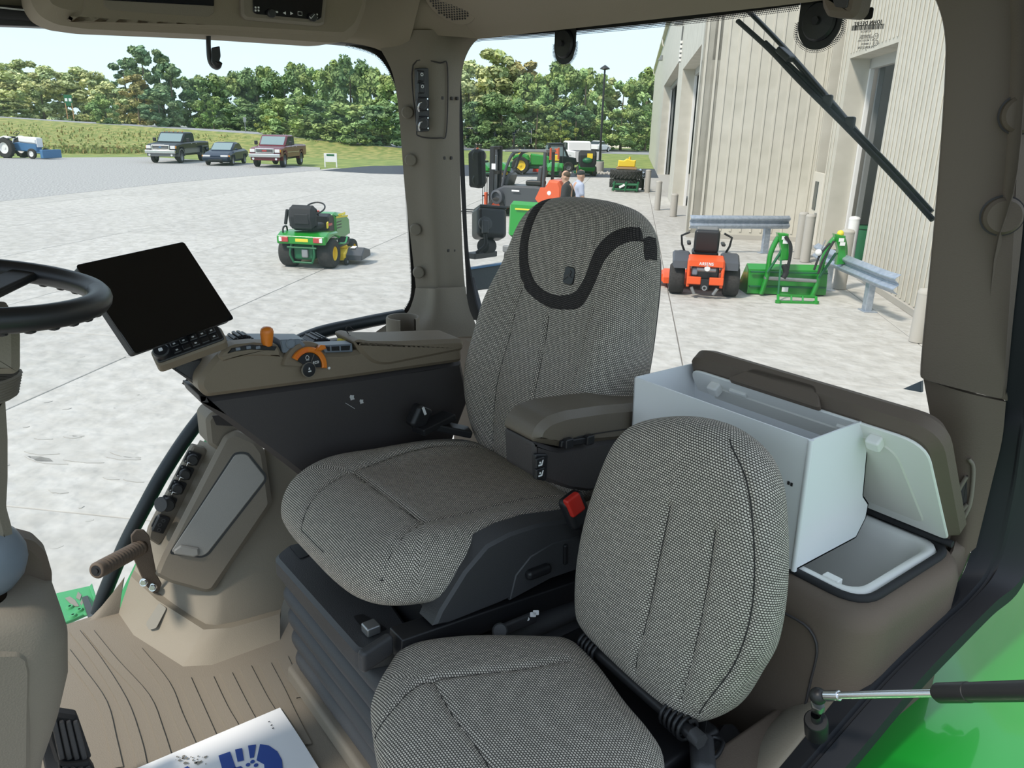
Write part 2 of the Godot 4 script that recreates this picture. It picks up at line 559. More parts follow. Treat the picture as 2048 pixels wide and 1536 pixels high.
	mt("blue_paint", lin(0.06, 0.17, 0.33), 0.45)
	mt("lamp_red", lin(0.45, 0.06, 0.06), 0.25)
	mt("lamp_clear", lin(0.75, 0.75, 0.74), 0.15)
	mt("lamp_amber", lin(0.75, 0.28, 0.03), 0.25)
	mt("tan_skin", lin(0.50, 0.30, 0.21), 0.6)
	mt("shirt_black", lin(0.03, 0.032, 0.036), 0.85)
	mt("shirt_blue", lin(0.42, 0.47, 0.60), 0.85)
	mt("trousers_khaki", lin(0.34, 0.27, 0.19), 0.85)
	mt("trousers_dark", lin(0.05, 0.055, 0.07), 0.85)
	mt("hair", lin(0.08, 0.055, 0.035), 0.8)
	mt("cloth_black", lin(0.022, 0.023, 0.026), 0.8)
	mt("timber", lin(0.40, 0.25, 0.12), 0.8)
	mt("concrete_post", lin(0.42, 0.40, 0.36), 0.85)
	mt("stain_grey", lin(0.25, 0.235, 0.20), 0.6)
	mt("chip_white", lin(0.55, 0.55, 0.55), 0.7)
	# glass
	var g := mt("rear_glass", Color(0.86, 0.95, 0.93, 0.02), 0.02, 0.0, 0.18)
	g.transparency = BaseMaterial3D.TRANSPARENCY_ALPHA
	var g2 := mt("side_glass", Color(0.80, 0.93, 0.91, 0.03), 0.02, 0.0, 0.2)
	g2.transparency = BaseMaterial3D.TRANSPARENCY_ALPHA
	# woven seat fabric: pale pills on a dark ground, 5 x 4 mm, staggered
	M["fabric"] = weave("seat_fabric", Color(0.74, 0.675, 0.59), Color(0.085, 0.077, 0.068), 21)
	M["fabric_dark"] = weave("band_fabric", Color(0.085, 0.075, 0.072), Color(0.022, 0.02, 0.02), 22)
	mt("thread", lin(0.035, 0.032, 0.03), 0.9)

func weave(nm: String, hi: Color, lo: Color, sd: int) -> StandardMaterial3D:
	var N := 256; var cw := 16
	var im := Image.create(N, N, false, Image.FORMAT_RGB8)
	var bm := Image.create(N, N, false, Image.FORMAT_RGB8)
	var r := RandomNumberGenerator.new(); r.seed = sd
	var tone := []
	for i in 256: tone.append(r.randf_range(0.80, 1.12))
	for y in N:
		var row := y / cw
		for x in N:
			var xs := (x + (cw / 2 if row % 2 else 0)) % N
			var cx := absf((xs % cw) - 7.5) / 7.5; var cy := absf((y % cw) - 7.5) / 7.5
			var k := clampf(1.0 - (pow(cx / 0.86, 4.0) + pow(cy / 0.74, 3.0)), 0.0, 1.0)
			k = smoothstep(0.0, 0.5, k)
			var t: float = tone[(row * 16 + xs / cw) % 256]
			var c := lo.lerp(hi * t, k).linear_to_srgb()
			im.set_pixel(x, y, c); bm.set_pixel(x, y, Color(k, k, k))
	bm.bump_map_to_normal_map(4.0)
	var m := StandardMaterial3D.new(); m.resource_name = nm
	m.albedo_texture = ImageTexture.create_from_image(im)
	m.normal_enabled = true; m.normal_texture = ImageTexture.create_from_image(bm); m.normal_scale = 0.7
	m.roughness = 0.85; m.uv1_scale = Vector3(1.0 / 0.080, 1.0 / 0.068, 1)
	m.metallic_specular = 0.3
	return m

# ---------- cab shell ----------
func v2p(pts: Array, f: Callable) -> Array:
	var o := []
	for q in pts: o.append(f.call(q))
	return o
func onz(pts: Array, z: float) -> Array:
	var o := []
	for q in pts: o.append(wz(q[0], q[1], z))
	return o
func onx(pts: Array, x: float) -> Array:
	var o := []
	for q in pts: o.append(wx(q[0], q[1], x))
	return o
func ony(pts: Array, y: float) -> Array:
	var o := []
	for q in pts: o.append(wy(q[0], q[1], y))
	return o

func cab_shell() -> void:
	# floor with a ribbed rubber mat
	var fl := struct("floor", MB.new().bb(Vector3(-0.75, FL - 0.06, -2.20), Vector3(0.80, FL, -0.50)), M.taupe_plastic, "ribbed taupe rubber cab floor", Vector3(0, FL - 0.06, -1.3))
	struct("floor", MB.new().bb(Vector3(0.80, FL - 0.06, -2.20), Vector3(1.48, FL + 0.0, -0.50)), M.brown_plastic, "cab floor behind the operator seat", Vector3(1.1, FL - 0.06, -1.3))
	# ribs: each follows a bent line; light edge and dark edge are its two sides
	var ribs := [
		[[[138, 1262], [180, 1316], [233, 1400], [262, 1480], [275, 1536]], 20],
		[[[166, 1262], [215, 1322], [278, 1392], [306, 1460], [330, 1536]], 20],
		[[[120, 1300], [150, 1340], [195, 1405], [215, 1480], [228, 1536]], 18],
		[[[262, 1297], [318, 1366], [345, 1430], [372, 1490], [390, 1536]], 20],
		[[[357, 1356], [390, 1430], [410, 1475], [437, 1536]], 24],
		[[[401, 1354], [430, 1415], [456, 1460], [490, 1536]], 25],
		[[[440, 1346], [475, 1415], [500, 1460], [540, 1536]], 23],
		[[[477, 1332], [510, 1395], [532, 1432], [585, 1536]], 24],
		[[[517, 1327], [545, 1380], [566, 1424], [600, 1490]], 24],
		[[[553, 1314], [575, 1360], [593, 1395]], 22],
		[[[195, 1250], [268, 1335], [320, 1385], [352, 1450], [376, 1536]], 0]]
	for rb in ribs:
		if rb[1] == 0: continue
		var L := []; var Rr := []
		for q in rb[0]:
			L.append(wy(q[0], q[1], FL + 0.004)); Rr.append(wy(q[0] + rb[1], q[1] - 3, FL + 0.004))
		L = spl(L, 4); Rr = spl(Rr, 4)
		var rows := []
		for i in L.size():
			rows.append([L[i] - Vector3(0, 0.006, 0), L[i], Rr[i], Rr[i] - Vector3(0, 0.006, 0)])
		var mb := MB.new()
		for k in 3:
			var rr := []
			for r in rows: rr.append([r[k], r[k + 1]])
			mb.grid(rr)
		part("floor_rib", mb, M.taupe_plastic, fl)
	# ---- right side window: glass, black frame tube, edge frit
	var tubep := onz([[196, 1226], [212, 1180], [250, 1090], [290, 1012], [330, 940], [385, 858], [440, 795], [520, 728], [620, 672], [720, 647], [806, 630]], -2.25)
	var gp := onz([[196, 1226], [250, 1090], [330, 940], [440, 795], [620, 672], [806, 630], [824, 590], [822, 480], [806, 240], [796, 160], [760, 105], [690, 82]], -2.27)
	gp.append(wz(0, 42, -2.27)); gp.append(Vector3(-0.75, 2.95, -2.27)); gp.append(Vector3(-0.75, 1.36, -2.27)); gp.append(wz(100, 1262, -2.27))
	var w1 := struct("window_1", plate(MB.new(), gp, 0.006), M.side_glass, "clear right side window of the cab", Vector3(0.4, FL, -2.27))
	part("frame_tube", MB.new().tube(spl(tubep, 6), 0.021, 12), M.seal_rubber, w1)
	# frit band down the rear edge
	var fo := onz([[836, 640], [842, 560], [838, 480], [822, 240], [806, 150], [770, 92], [690, 70]], -2.262)
	var fi := onz([[806, 626], [823, 585], [819, 480], [803, 240], [790, 168], [755, 112], [690, 88]], -2.262)
	fo = spl(fo, 8); fi = spl(fi, 8)
	var rows := []
	for i in fo.size(): rows.append([fo[i], fi[i]])
	var mb := MB.new(); patch(mb, rows, 1, 1, 0.003, Vector3(0, 0, -1)); part("edge_frit", mb, M.frit, w1)
	var dots := MB.new(); var acc := 0.0
	for i in fi.size() - 1:
		var a: Vector3 = fi[i]; var b: Vector3 = fi[i + 1]; var inw: Vector3 = (fi[i] - fo[i]).normalized()
		var n := int(a.distance_to(b) / 0.0042)
		for k in n:
			for row in 2:
				var c := a.lerp(b, (k + 0.5 * row) / n) + inw * (0.002 + 0.0035 * row)
				dots.ext(circ(0.0014 - 0.0004 * row, 6), -0.001, 0.001, 0.0, Transform3D(Basis(), c))
	var fd := part("frit_dots", dots, M.frit, w1); fd.set_meta("kind", "stuff")
	# header above the right window
	var hd := MB.new()
	patch(hd, [[Vector3(-0.75, 2.93, -2.24), wz(0, 46, -2.24), wz(330, 62, -2.24), wz(700, 86, -2.24), wz(800, 120, -2.24)],
		[Vector3(-0.75, 3.0, -2.20), wz(0, 20, -2.20), wz(330, 40, -2.20), wz(720, 62, -2.20), wz(820, 78, -2.18)],
		[Vector3(-0.75, 3.16, -2.12), wz(0, -150, -2.12), wz(330, -120, -2.12), wz(740, -60, -2.12), wz(840, 0, -2.1)]], 6, 4, 0.02)
	struct("trim_1", hd, M.headliner, "taupe roof rail trim over the right window", Vector3(0.4, 2.9, -2.2))
	# ---- right side trim below the window
	var trim_ := MB.new()
	var a0 := wy(237, 1226, FL); var a1 := wy(366, 1333, FL); var a2 := wy(424, 1330, FL); var a3 := wy(560, 1280, FL)
	var am := wy(267, 1270, FL)
	var b0 := wz(262, 1152, -2.15); var bm := wz(314, 1200, -2.02); var b1 := wz(407, 1259, -1.875); var b2 := wz(461, 1256, -1.86); var b3 := wz(560, 1228, -1.86)
	patch(trim_, [[a0, am, a1, a2, a3], [b0, bm, b1, b2, b3]], 1, 1, 0.03)
	var wr := struct("wall_right", trim_, M.beige_plastic, "beige moulded side trim under the right window", Vector3(0.4, FL, -1.9))
	var c0 := wz(268, 1140, -2.17); var cm := wz(318, 1186, -2.05); var c1 := wz(412, 1248, -1.90); var c2 := wz(463, 1245, -1.885); var c3 := wz(562, 1218, -1.885)
	var lm := MB.new(); patch(lm, [[b0, bm, b1, b2, b3], [c0, cm, c1, c2, c3]], 1, 1, 0.02); part("ledge", lm, M.beige_plastic, wr)
	var um := MB.new()
	patch(um, [[c0, cm, c1, c2, c3], [wz(288, 1090, -2.19), wz(330, 1120, -2.10), wz(425, 1170, -1.96), wz(475, 1130, -1.95), wz(605, 1080, -1.93)], [wz(330, 1000, -2.19), wz(370, 1020, -2.12), wz(470, 1060, -2.0), wz(530, 1010, -1.98), wz(650, 960, -1.96)], [wz(400, 880, -2.19), wz(430, 890, -2.12), wz(500, 900, -2.05), wz(560, 890, -2.0), wz(680, 840, -1.98)]], 3, 3, 0.02)
	part("upper_panel", um, M.beige_plastic, wr)
	# raised surround with the hatch
	var so := wz(430, 1100, -1.945); var sn := Vector3(-0.30, 0.22, 0.93).normalized()
	var sur := []
	for q in [[322, 1118], [308, 1152], [340, 1168], [412, 1188], [428, 1183], [545, 1010], [530, 905], [512, 880], [470, 862], [448, 872]]: sur.append(wn(q[0], q[1], so, sn))
	var sr := part("hatch_surround", plate(MB.new(), sur, 0.05, 0.012, 0.01), M.taupe_plastic, wr)
	var hl := []
	for q in [[337, 1108], [404, 1116], [418, 1110], [533, 962], [533, 950], [497, 905], [484, 903], [468, 905]]: hl.append(wn(q[0], q[1], so, sn))
	var grv := MB.new(); plate(grv, hl, 0.004, 0.0, 0.012, 0.0008)
	part("hatch_gap", grv, M.black_plastic, sr)
	var hl2 := []
	for q in [[341, 1104], [404, 1112], [415, 1106], [529, 960], [529, 952], [495, 909], [484, 907], [470, 909]]: hl2.append(wn(q[0], q[1], so, sn))
	var hatch := part("hatch", plate(MB.new(), hl2, 0.006, 0.002, 0.012, 0.004), M.hatch_plastic, sr)
	var hn := []
	for q in [[348, 1098], [362, 1088], [398, 1094], [399, 1108], [388, 1112], [349, 1106]]: hn.append(wn(q[0], q[1], so, sn))
	part("hatch_pull", plate(MB.new(), hn, 0.02, 0.004, 0.003, 0.014), M.hatch_plastic, hatch)
	# pocket above
	var pk := onz([[413, 840], [424, 826], [446, 824], [486, 860], [488, 878], [455, 917], [440, 905], [418, 890]], -2.02)
	var pocket := part("door_pocket", plate(MB.new(), pk, 0.10, 0.01, 0.008), M.taupe_plastic, wr)
	part("pocket_opening", plate(MB.new(), onz([[424, 832], [446, 829], [470, 852], [432, 850]], -2.02), 0.01, 0.0, 0.003, 0.002), M.dark_panel, pocket)
	# connector strip along the window edge
	var cs := onz([[387, 892], [412, 898], [416, 905], [345, 1062], [318, 1092], [296, 1078], [300, 1060]], -2.135)
	var strip := part("connector_strip", plate(MB.new(), cs, 0.03, 0.005, 0.006), M.taupe_plastic, wr)
	var dirn := (wz(318, 1050, -2.13) - wz(383, 916, -2.13)).normalized()
	var fbn := Basis(dirn.cross(Vector3(-0.15, 0, 1)).normalized(), dirn, Vector3(-0.15, 0, 1).normalized()).orthonormalized()
	var idx := 0
	for q in [[385, 916], [370, 945], [355, 974], [336, 1005], [321, 1046]]:
		var c := wz(q[0], q[1], -2.128)
		var con := thing("power_socket", ["capped black round socket at the top of the right trim row", "capped black round socket second from the top of the right trim row", "capped black round socket third from the top of the right trim row", "large black socket with an open flap in the right trim row", "black three pin socket at the foot of the right trim row"][idx], "socket", c, "sockets down the right side trim")
		part("mount_plate", MB.new().ext(rect(0.040, 0.036, 0.006), -0.004, 0.003, 0.001, Transform3D(fbn, c)), M.black_plastic, con)
		var big := 0.019 if idx == 3 else 0.0155
		if idx < 4:
			part("socket_body", MB.new().cyl(c, c + Vector3(-0.25, 0.1, 1).normalized() * 0.026, big, 18, 0.003), M.black_plastic, con)
			if idx == 3: part("flap", MB.new().ext(circ(0.021, 20), 0, 0.005, 0.001, Transform3D(Basis(Vector3.UP, -0.9) * Basis(Vector3.RIGHT, -0.3), c + Vector3(-0.022, 0.012, 0.026))), M.charcoal_plastic, con)
			else: part("cap_chain", MB.new().tube([c + Vector3(-0.012, -0.004, 0.028), c + Vector3(-0.02, 0.002, 0.03), c + Vector3(-0.023, -0.008, 0.026), c + Vector3(-0.018, -0.018, 0.014)], 0.0022, 6), M.chrome, con)
		else:
			part("socket_body", MB.new().ext(rect(0.034, 0.05, 0.006), 0, 0.016, 0.003, Transform3D(fbn, c)), M.black_plastic, con)
			for k in 3: part("pin_ring", MB.new().lathe(c + fbn * Vector3(0.004 * (k % 2), -0.014 + 0.014 * k, 0.0162), fbn.z, [Vector2(0.003, 0), Vector2(0.003, 0.002), Vector2(0.0055, 0.002), Vector2(0.0055, 0)], 10), M.charcoal_plastic, con)
		for s in [-1, 1]: part("screw", MB.new().cyl(c + fbn * Vector3(0.015, 0.013 * s, 0.002), c + fbn * Vector3(0.015, 0.013 * s, 0.005), 0.0025, 8), M.chrome, con)
		idx += 1
	# sill upstand next to the step
	part("sill_lip", patch(MB.new(), [[wy(140, 1254, FL), wy(186, 1240, FL), wy(239, 1226, FL)], [wz(140, 1246, -2.2), wz(184, 1232, -2.2), wz(246, 1160, -2.17)]], 3, 2, 0.02), M.taupe_plastic, wr)
	# polished wear mark below the foot peg
	var wm := []
	for q in [[0.06, 0.97], [0.24, 0.97], [0.27, 0.42], [0.18, 0.30], [0.08, 0.40]]: wm.append(am.lerp(a1, q[0]).lerp(bm.lerp(b1, q[0]), q[1]) + Vector3(-0.0012, 0.001, 0.001))
	part("wear_mark", plate(MB.new(), wm, 0.002, 0.0, 0.006), M.stain_grey, wr)
	# ---- right rear pillar
	var pm := MB.new()
	var pr := []
	for q in [[742, 60, 858, 60, 966, 66, 0.02], [760, 96, 860, 96, 938, 100, 0.0], [786, 150, 862, 150, 924, 145, 0.0], [798, 230, 862, 230, 919, 230, 0.0], [810, 380, 864, 380, 921, 380, 0.0], [826, 520, 872, 520, 926, 520, 0.0], [832, 578, 876, 578, 930, 574, 0.0]]:
		pr.append([wz(q[0], q[1], -2.235), wz(lerpf(q[0], q[2], 0.45), q[1], -2.20), wz(q[2], q[3], -2.15), wz(lerpf(q[2], q[4], 0.5), q[3], -2.14), wx(q[4], q[5], 1.42)])
	patch(pm, pr, 5, 5, 0.03)
	var p1 := struct("trim_2", pm, M.taupe_plastic, "taupe trim of the right rear cab pillar", Vector3(1.35, 2.1, -2.2))
	# flared foot of the pillar
	var ff := MB.new(); var fr := []
	for q in [[831, 576, 876, 577, 931, 573], [826, 600, 876, 600, 934, 596], [812, 628, 874, 630, 940, 622], [772, 650, 868, 655, 950, 645], [740, 672, 860, 676, 960, 672]]:
		fr.append([wz(q[0], q[1], -2.23), wz(lerpf(q[0], q[2], 0.5), lerpf(q[1], q[3], 0.5), -2.18), wz(q[2], q[3], -2.11), wx(q[4], q[5], 1.42)])
	patch(ff, fr, 5, 5, 0.02)
	part("pillar_foot", ff, M.taupe_plastic, p1)
	# panel line with sockets and screw holes on the pillar
	var pz := func(px: float) -> float: return lerpf(-2.232, -2.143, clampf((px - 798.0) / 64.0, 0.0, 1.0)) + 0.008
	var pl := []
	for q in [[826, 130], [880, 126], [895, 136], [893, 262], [880, 276], [838, 272], [833, 250]]: pl.append(wz(q[0], q[1], pz.call(q[0])))
	var line := pl.duplicate()
	part("panel_gap", MB.new().tube(spl(line, 5, true), 0.0022, 5, true), M.dark_panel, p1)
	var pnl := part("socket_panel", plate(MB.new(), onz([[832, 136], [855, 136], [858, 262], [836, 264]], -2.162), 0.02, 0.002, 0.006, 0.008), M.charcoal_plastic, p1)
	for q in [[841, 152], [842, 176]]:
		var c := wz(q[0], q[1], -2.15)
		part("usb_port", MB.new().box(c, Vector3(0.022, 0.03, 0.014), 0.004), M.black_plastic, pnl)
		part("port_mark", MB.new().lathe(c + Vector3(0, 0.004, 0.008), Vector3(0, 0, 1), [Vector2(0.003, 0), Vector2(0.003, 0.001), Vector2(0.005, 0.001), Vector2(0.005, 0)], 10), M.print_white, pnl)
	var k2 := 0
	for q in [[846, 208], [847, 246]]:
		var c := wz(q[0], q[1], -2.147)
		var con := thing("pillar_socket", ["capped round socket under the ports on the rear pillar", "lower capped round socket with a bead chain on the rear pillar"][k2], "socket", c, "sockets on the rear pillar")
		part("mount_plate", MB.new().box(c, Vector3(0.036, 0.04, 0.008), 0.004), M.black_plastic, con)
		part("socket_body", MB.new().cyl(c + Vector3(-0.008, 0, 0), c + Vector3(-0.02, 0.0, 0.03), 0.017, 18, 0.003), M.charcoal_plastic, con)
		part("cap_chain", MB.new().tube(spl([c + Vector3(-0.024, 0.004, 0.034), c + Vector3(-0.030, 0.0, 0.03), c + Vector3(-0.032, -0.012, 0.026), c + Vector3(-0.026, -0.022, 0.02)], 3), 0.0025, 6), M.chrome, con)
		for s in [[0.012, 0.015], [0.012, -0.015]]: part("screw", MB.new().cyl(c + Vector3(s[0], s[1], 0.003), c + Vector3(s[0], s[1], 0.007), 0.0025, 8), M.chrome, con)
		k2 += 1
	for q in [[815, 225, 11], [821, 320, 12], [831, 459, 11], [837, 545, 11]]:
		var c := wz(q[0], q[1], -2.208)
		part("trim_button", MB.new().lathe(c, Vector3(-0.5, 0, 0.87), [Vector2(0.019, -0.01), Vector2(0.019, 0.006), Vector2(0.016, 0.010), Vector2(0.0, 0.011)], 18), M.taupe_plastic, p1)
	for q in [[884, 196], [903, 197], [914, 197], [888, 316], [902, 316], [896, 501], [908, 501]]:
		var w := wz(q[0], q[1], -2.143)
		part("trim_slot", MB.new().box(w, Vector3(0.008, 0.010, 0.010), 0.002), M.dark_panel, p1)
	# ---- ceiling
	var cm2 := MB.new(); var cr := []
	var hdr := onx([[955, 78], [1100, 62], [1350, 34], [1620, 4], [1880, -35]], 1.42)
	var zz := []
	for p in hdr: zz.append(p.z)
	cr.append(hdr)
	var r1 := []; var r2 := []; var r3 := []; var r4 := []; var r5 := []
	for p in hdr:
		r1.append(Vector3(1.36, p.y + 0.045, p.z)); r2.append(Vector3(1.22, p.y + 0.11, p.z)); r3.append(Vector3(0.95, 3.17, p.z)); r4.append(Vector3(0.2, 3.20, p.z)); r5.append(Vector3(-0.8, 3.16, p.z))
	patch(cm2, [hdr, r1, r2, r3, r4, r5], 4, 4)
	# right shoulder of the headliner, over the pillar
	var sh := MB.new()
	patch(sh, [[wz(738, 72, -2.22), wz(850, 70, -2.17), wx(957, 77, 1.42)], [wz(742, 40, -2.2), wz(860, 40, -2.14), Vector3(1.36, hdr[0].y + 0.045, hdr[0].z)], [wz(745, -10, -2.15), wz(870, -5, -2.1), Vector3(1.22, hdr[0].y + 0.11, hdr[0].z)], [wz(600, -200, -2.1), wz(800, -150, -2.1), Vector3(0.9, 3.17, hdr[0].z)]], 4, 4, 0.02)
	var ce := struct("ceiling", cm2, M.headliner, "taupe moulded cab headliner", Vector3(0.5, 3.1, -1.3))
	part("corner_panel", sh, M.headliner, ce)
	part("roof", MB.new().bb(Vector3(-0.95, 3.24, -2.42), Vector3(1.70, 3.42, -0.36), 0.06), M.green_paint, ce)
	part("right_edge_panel", MB.new().bb(Vector3(-0.85, 2.97, -2.32), Vector3(1.5, 3.24, -2.24), 0.02), M.dark_panel, ce)
	part("left_edge_panel", MB.new().bb(Vector3(-0.85, 3.10, -0.50), Vector3(1.5, 3.24, -0.40), 0.02), M.dark_panel, ce)
	part("rear_edge_panel", MB.new().bb(Vector3(1.45, 3.06, -2.30), Vector3(1.56, 3.24, -0.44), 0.02), M.dark_panel, ce)
	# speaker grille in the headliner
	var gc := wx(900, 0, 1.30)
	var spk := part("speaker_grille", MB.new().lathe(gc, Vector3(-0.62, -0.75, 0.2), [Vector2(0.085, -0.01), Vector2(0.082, 0.004), Vector2(0.07, 0.007), Vector2(0.0, 0.009)], 32), M.headliner, ce)
	var holes := MB.new(); var gfr := MB.frame(Vector3(-0.62, -0.75, 0.2))
	for j in range(-7, 8):
		for i in range(-7, 8):
			var p := Vector2(i + 0.5 * (j & 1), j * 0.87) * 0.0095
			if p.length() < 0.066: holes.ext(circ(0.0028, 6), 0.0, 0.0095, 0.0, Transform3D(gfr, gc + gfr * Vector3(p.x, p.y, 0)))
	var hp := part("grille_holes", holes, M.black_plastic, spk); hp.set_meta("kind", "stuff")
	# ---- rear wall and rear window
	struct("wall_rear", MB.new().bb(Vector3(1.46, FL, -2.26), Vector3(1.52, 2.06, -0.53), 0.01), M.brown_plastic, "low brown rear wall of the cab behind the seats", Vector3(1.46, FL, -1.35))
	var rg := onx([[926, 640], [920, 560], [916, 300], [914, 140], [930, 100], [965, 70], [1350, 24], [1700, -16], [1860, -40], [1892, 20], [1900, 120], [1880, 450], [1840, 800]], 1.455)
	rg.append(Vector3(1.455, 2.04, -0.60)); rg.append(Vector3(1.455, 2.04, -2.16))
	var w2 := struct("window_2", plate(MB.new(), rg, 0.006), M.rear_glass, "clear rear window of the cab", Vector3(1.455, 2.05, -1.35))
	# black band under the header, dotted edge
	var e1 := onx([[945, 84], [960, 74], [1100, 58], [1350, 28], [1600, 0]], 1.447)
	var e2 := onx([[950, 82], [965, 75], [1100, 66], [1350, 42], [1600, 10]], 1.447)
	var bd := MB.new(); var br := []
	e1 = spl(e1, 5); e2 = spl(e2, 5)
	for i in e1.size(): br.append([e1[i], e2[i]])
	patch(bd, br, 1, 1, 0.003, Vector3(1, 0, 0)); part("edge_frit", bd, M.frit, w2)
	var dm := MB.new()
	for i in e2.size() - 1:
		var a: Vector3 = e2[i]; var b: Vector3 = e2[i + 1]; var n := int(a.distance_to(b) / 0.0042)
		for k in n:
			for row in 3:
				dm.ext(circ(0.0015 - 0.0003 * row, 6), -0.001, 0.001, 0.0, Transform3D(Basis(Vector3(0, 0, 1), Vector3.UP, Vector3(-1, 0, 0)), a.lerp(b, (k + 0.5 * (row & 1)) / n) + Vector3(0, -0.002 - 0.0034 * row, 0)))
	var dd := part("frit_dots", dm, M.frit, w2); dd.set_meta("kind", "stuff")
	# rubber seal at the right edge of the rear window
	var sl := onx([[934, 640], [932, 560], [924, 420], [919, 300], [917, 160]], 1.44)
	var s2 := onx([[962, 640], [948, 590], [934, 500], [928, 380], [919, 160]], 1.44)
	sl = spl(sl, 5); s2 = spl(s2, 5); var srw := []
	for i in sl.size(): srw.append([sl[i], s2[i]])
	part("edge_seal", patch(MB.new(), srw, 1, 1, 0.006, Vector3(1, 0, 0)), M.black_rubber, w2)
	# ---- left rear pillar
	var lo_ := wx(1880, 340, 1.425); var ln_ := Vector3(-0.88, 0.03, 0.47).normalized()
	var lp := MB.new(); var lr := []
	for q in [[1840, -60, 2040, -60, 2140, -60], [1872, 0, 2046, 0, 2140, 0], [1889, 60, 2046, 60, 2140, 60], [1891, 140, 2044, 140, 2140, 150], [1878, 340, 2036, 340, 2110, 360], [1862, 520, 2026, 520, 2060, 540], [1842, 730, 2008, 768, 2024, 775], [1846, 757, 2002, 797, 2016, 803]]:
		lr.append([wx(q[0] - 1, q[1], 1.45), wn(q[0], q[1], lo_, ln_), wn(q[0] + 10, lerpf(q[1], q[3], 0.07), lo_, ln_) + ln_ * 0.006, wn(lerpf(q[0], q[2], 0.5), lerpf(q[1], q[3], 0.5), lo_, ln_) + ln_ * 0.008, wn(q[2] - 8, q[3] - 2, lo_, ln_) + ln_ * 0.004, wn(q[2], q[3], lo_, ln_), wn(q[4], q[5], wn(q[2], q[3], lo_, ln_), Vector3(-0.45, 0, 0.89))])
	patch(lp, lr, 4, 4, 0.03)
	var p2 := struct("trim_3", lp, M.brown_plastic, "brown trim of the left rear cab pillar", Vector3(1.38, 2.1, -0.55))
	for q in [[2003, 431, 0.031], [2040, 229, 0.030]]:
		var c: Vector3 = wn(q[0], q[1], lo_, ln_) + ln_ * 0.005
		part("trim_button", MB.new().lathe(c, Vector3(-0.80, 0.0, 0.60), [Vector2(q[2], -0.02), Vector2(q[2], 0.010), Vector2(q[2] - 0.005, 0.016), Vector2(0.012, 0.016), Vector2(0, 0.016)], 28), M.brown_plastic, p2)
		part("button_gap", MB.new().lathe(c, ln_, [Vector2(q[2] + 0.003, -0.01), Vector2(q[2] + 0.003, 0.0035), Vector2(q[2] - 0.001, 0.0035)], 28), M.dark_panel, p2)
	# lower trim beside the cool box
	var lt := MB.new(); var lw := []
	for q in [[1848, 764, 1930, 784, 2012, 804], [1860, 830, 1935, 850, 2004, 880], [1880, 940, 1930, 960, 1985, 960], [1896, 1040, 1930, 1050, 1968, 1030], [1885, 1125, 1915, 1120, 1952, 1095]]:
		lw.append([wn(q[0], q[1], lo_, ln_) - ln_ * 0.02, wn(q[2], q[3], lo_, ln_) + ln_ * 0.005, wn(q[4], q[5], lo_, ln_)])
	patch(lt, lw, 6, 5, 0.02)
	var lo := part("lower_trim", lt, M.brown_plastic, p2)
	for q in [[[1937, 915], [1946, 935], [1940, 1000], [1925, 1035]], [[1932, 950], [1914, 985], [1918, 1020], [1934, 1005]]]:
		var ps := []
		for e in q: ps.append(wn(e[0], e[1], lo_, ln_) + ln_ * 0.008)
		part("vent_rim", MB.new().tube(spl(ps, 5), 0.004, 6), M.taupe_plastic, lo)
	var vs := []
	for e in [[1935, 945], [1936, 1000], [1922, 1030], [1908, 985]]: vs.append(wn(e[0], e[1], lo_, ln_) + ln_ * 0.006)
	part("vent_opening", plate(MB.new(), vs, 0.012, 0.002, 0.004), M.dark_panel, lo)
	part("body_tab", plate(MB.new(), onx([[1805, 778], [1842, 762], [1842, 785]], 1.47), 0.01, 0.001), M.blue_grey_plastic, p2)

# ---------- seats ----------
class Pad:
	var f: Transform3D
	var c: Vector2
	var R := PackedFloat32Array()
	var q := 4.0
	var h: Callable
	func setup(outline: Array, fr: Transform3D, hh: Callable, qq: float, centre: Vector2) -> void:
		f = fr; h = hh; q = qq; c = centre
		var N := 256; R.resize(N)
		for k in N:
			var dir := Vector2.from_angle(TAU * k / N); var best := 0.0
			for i in outline.size():
				var p: Vector2 = outline[i] - c; var e: Vector2 = outline[(i + 1) % outline.size()] - c - p
				var den := dir.cross(e)
				if absf(den) < 1e-9: continue
				var t := p.cross(e) / den; var u := p.cross(dir) / den
				if t > 0.0 and u >= -0.001 and u <= 1.001: best = maxf(best, t)
			R[k] = best
	func rr(p: Vector2) -> float:
		var d := p - c; var a := fposmod(d.angle(), TAU) / TAU * 256.0
		var k := int(a) % 256; var w := a - int(a)
		return d.length() / maxf(0.001, lerpf(R[k], R[(k + 1) % 256], w))
	func z(p: Vector2) -> float:
		return pow(maxf(0.0, 1.0 - pow(minf(rr(p), 1.0), q)), 1.0 / 2.2) * float(h.call(p))
	func P(p: Vector2, lift := 0.0) -> Vector3:
		var e := rr(p)
		if e > 0.985: p = c + (p - c) / e * 0.985
		return f * Vector3(p.x, p.y, z(p) + lift)
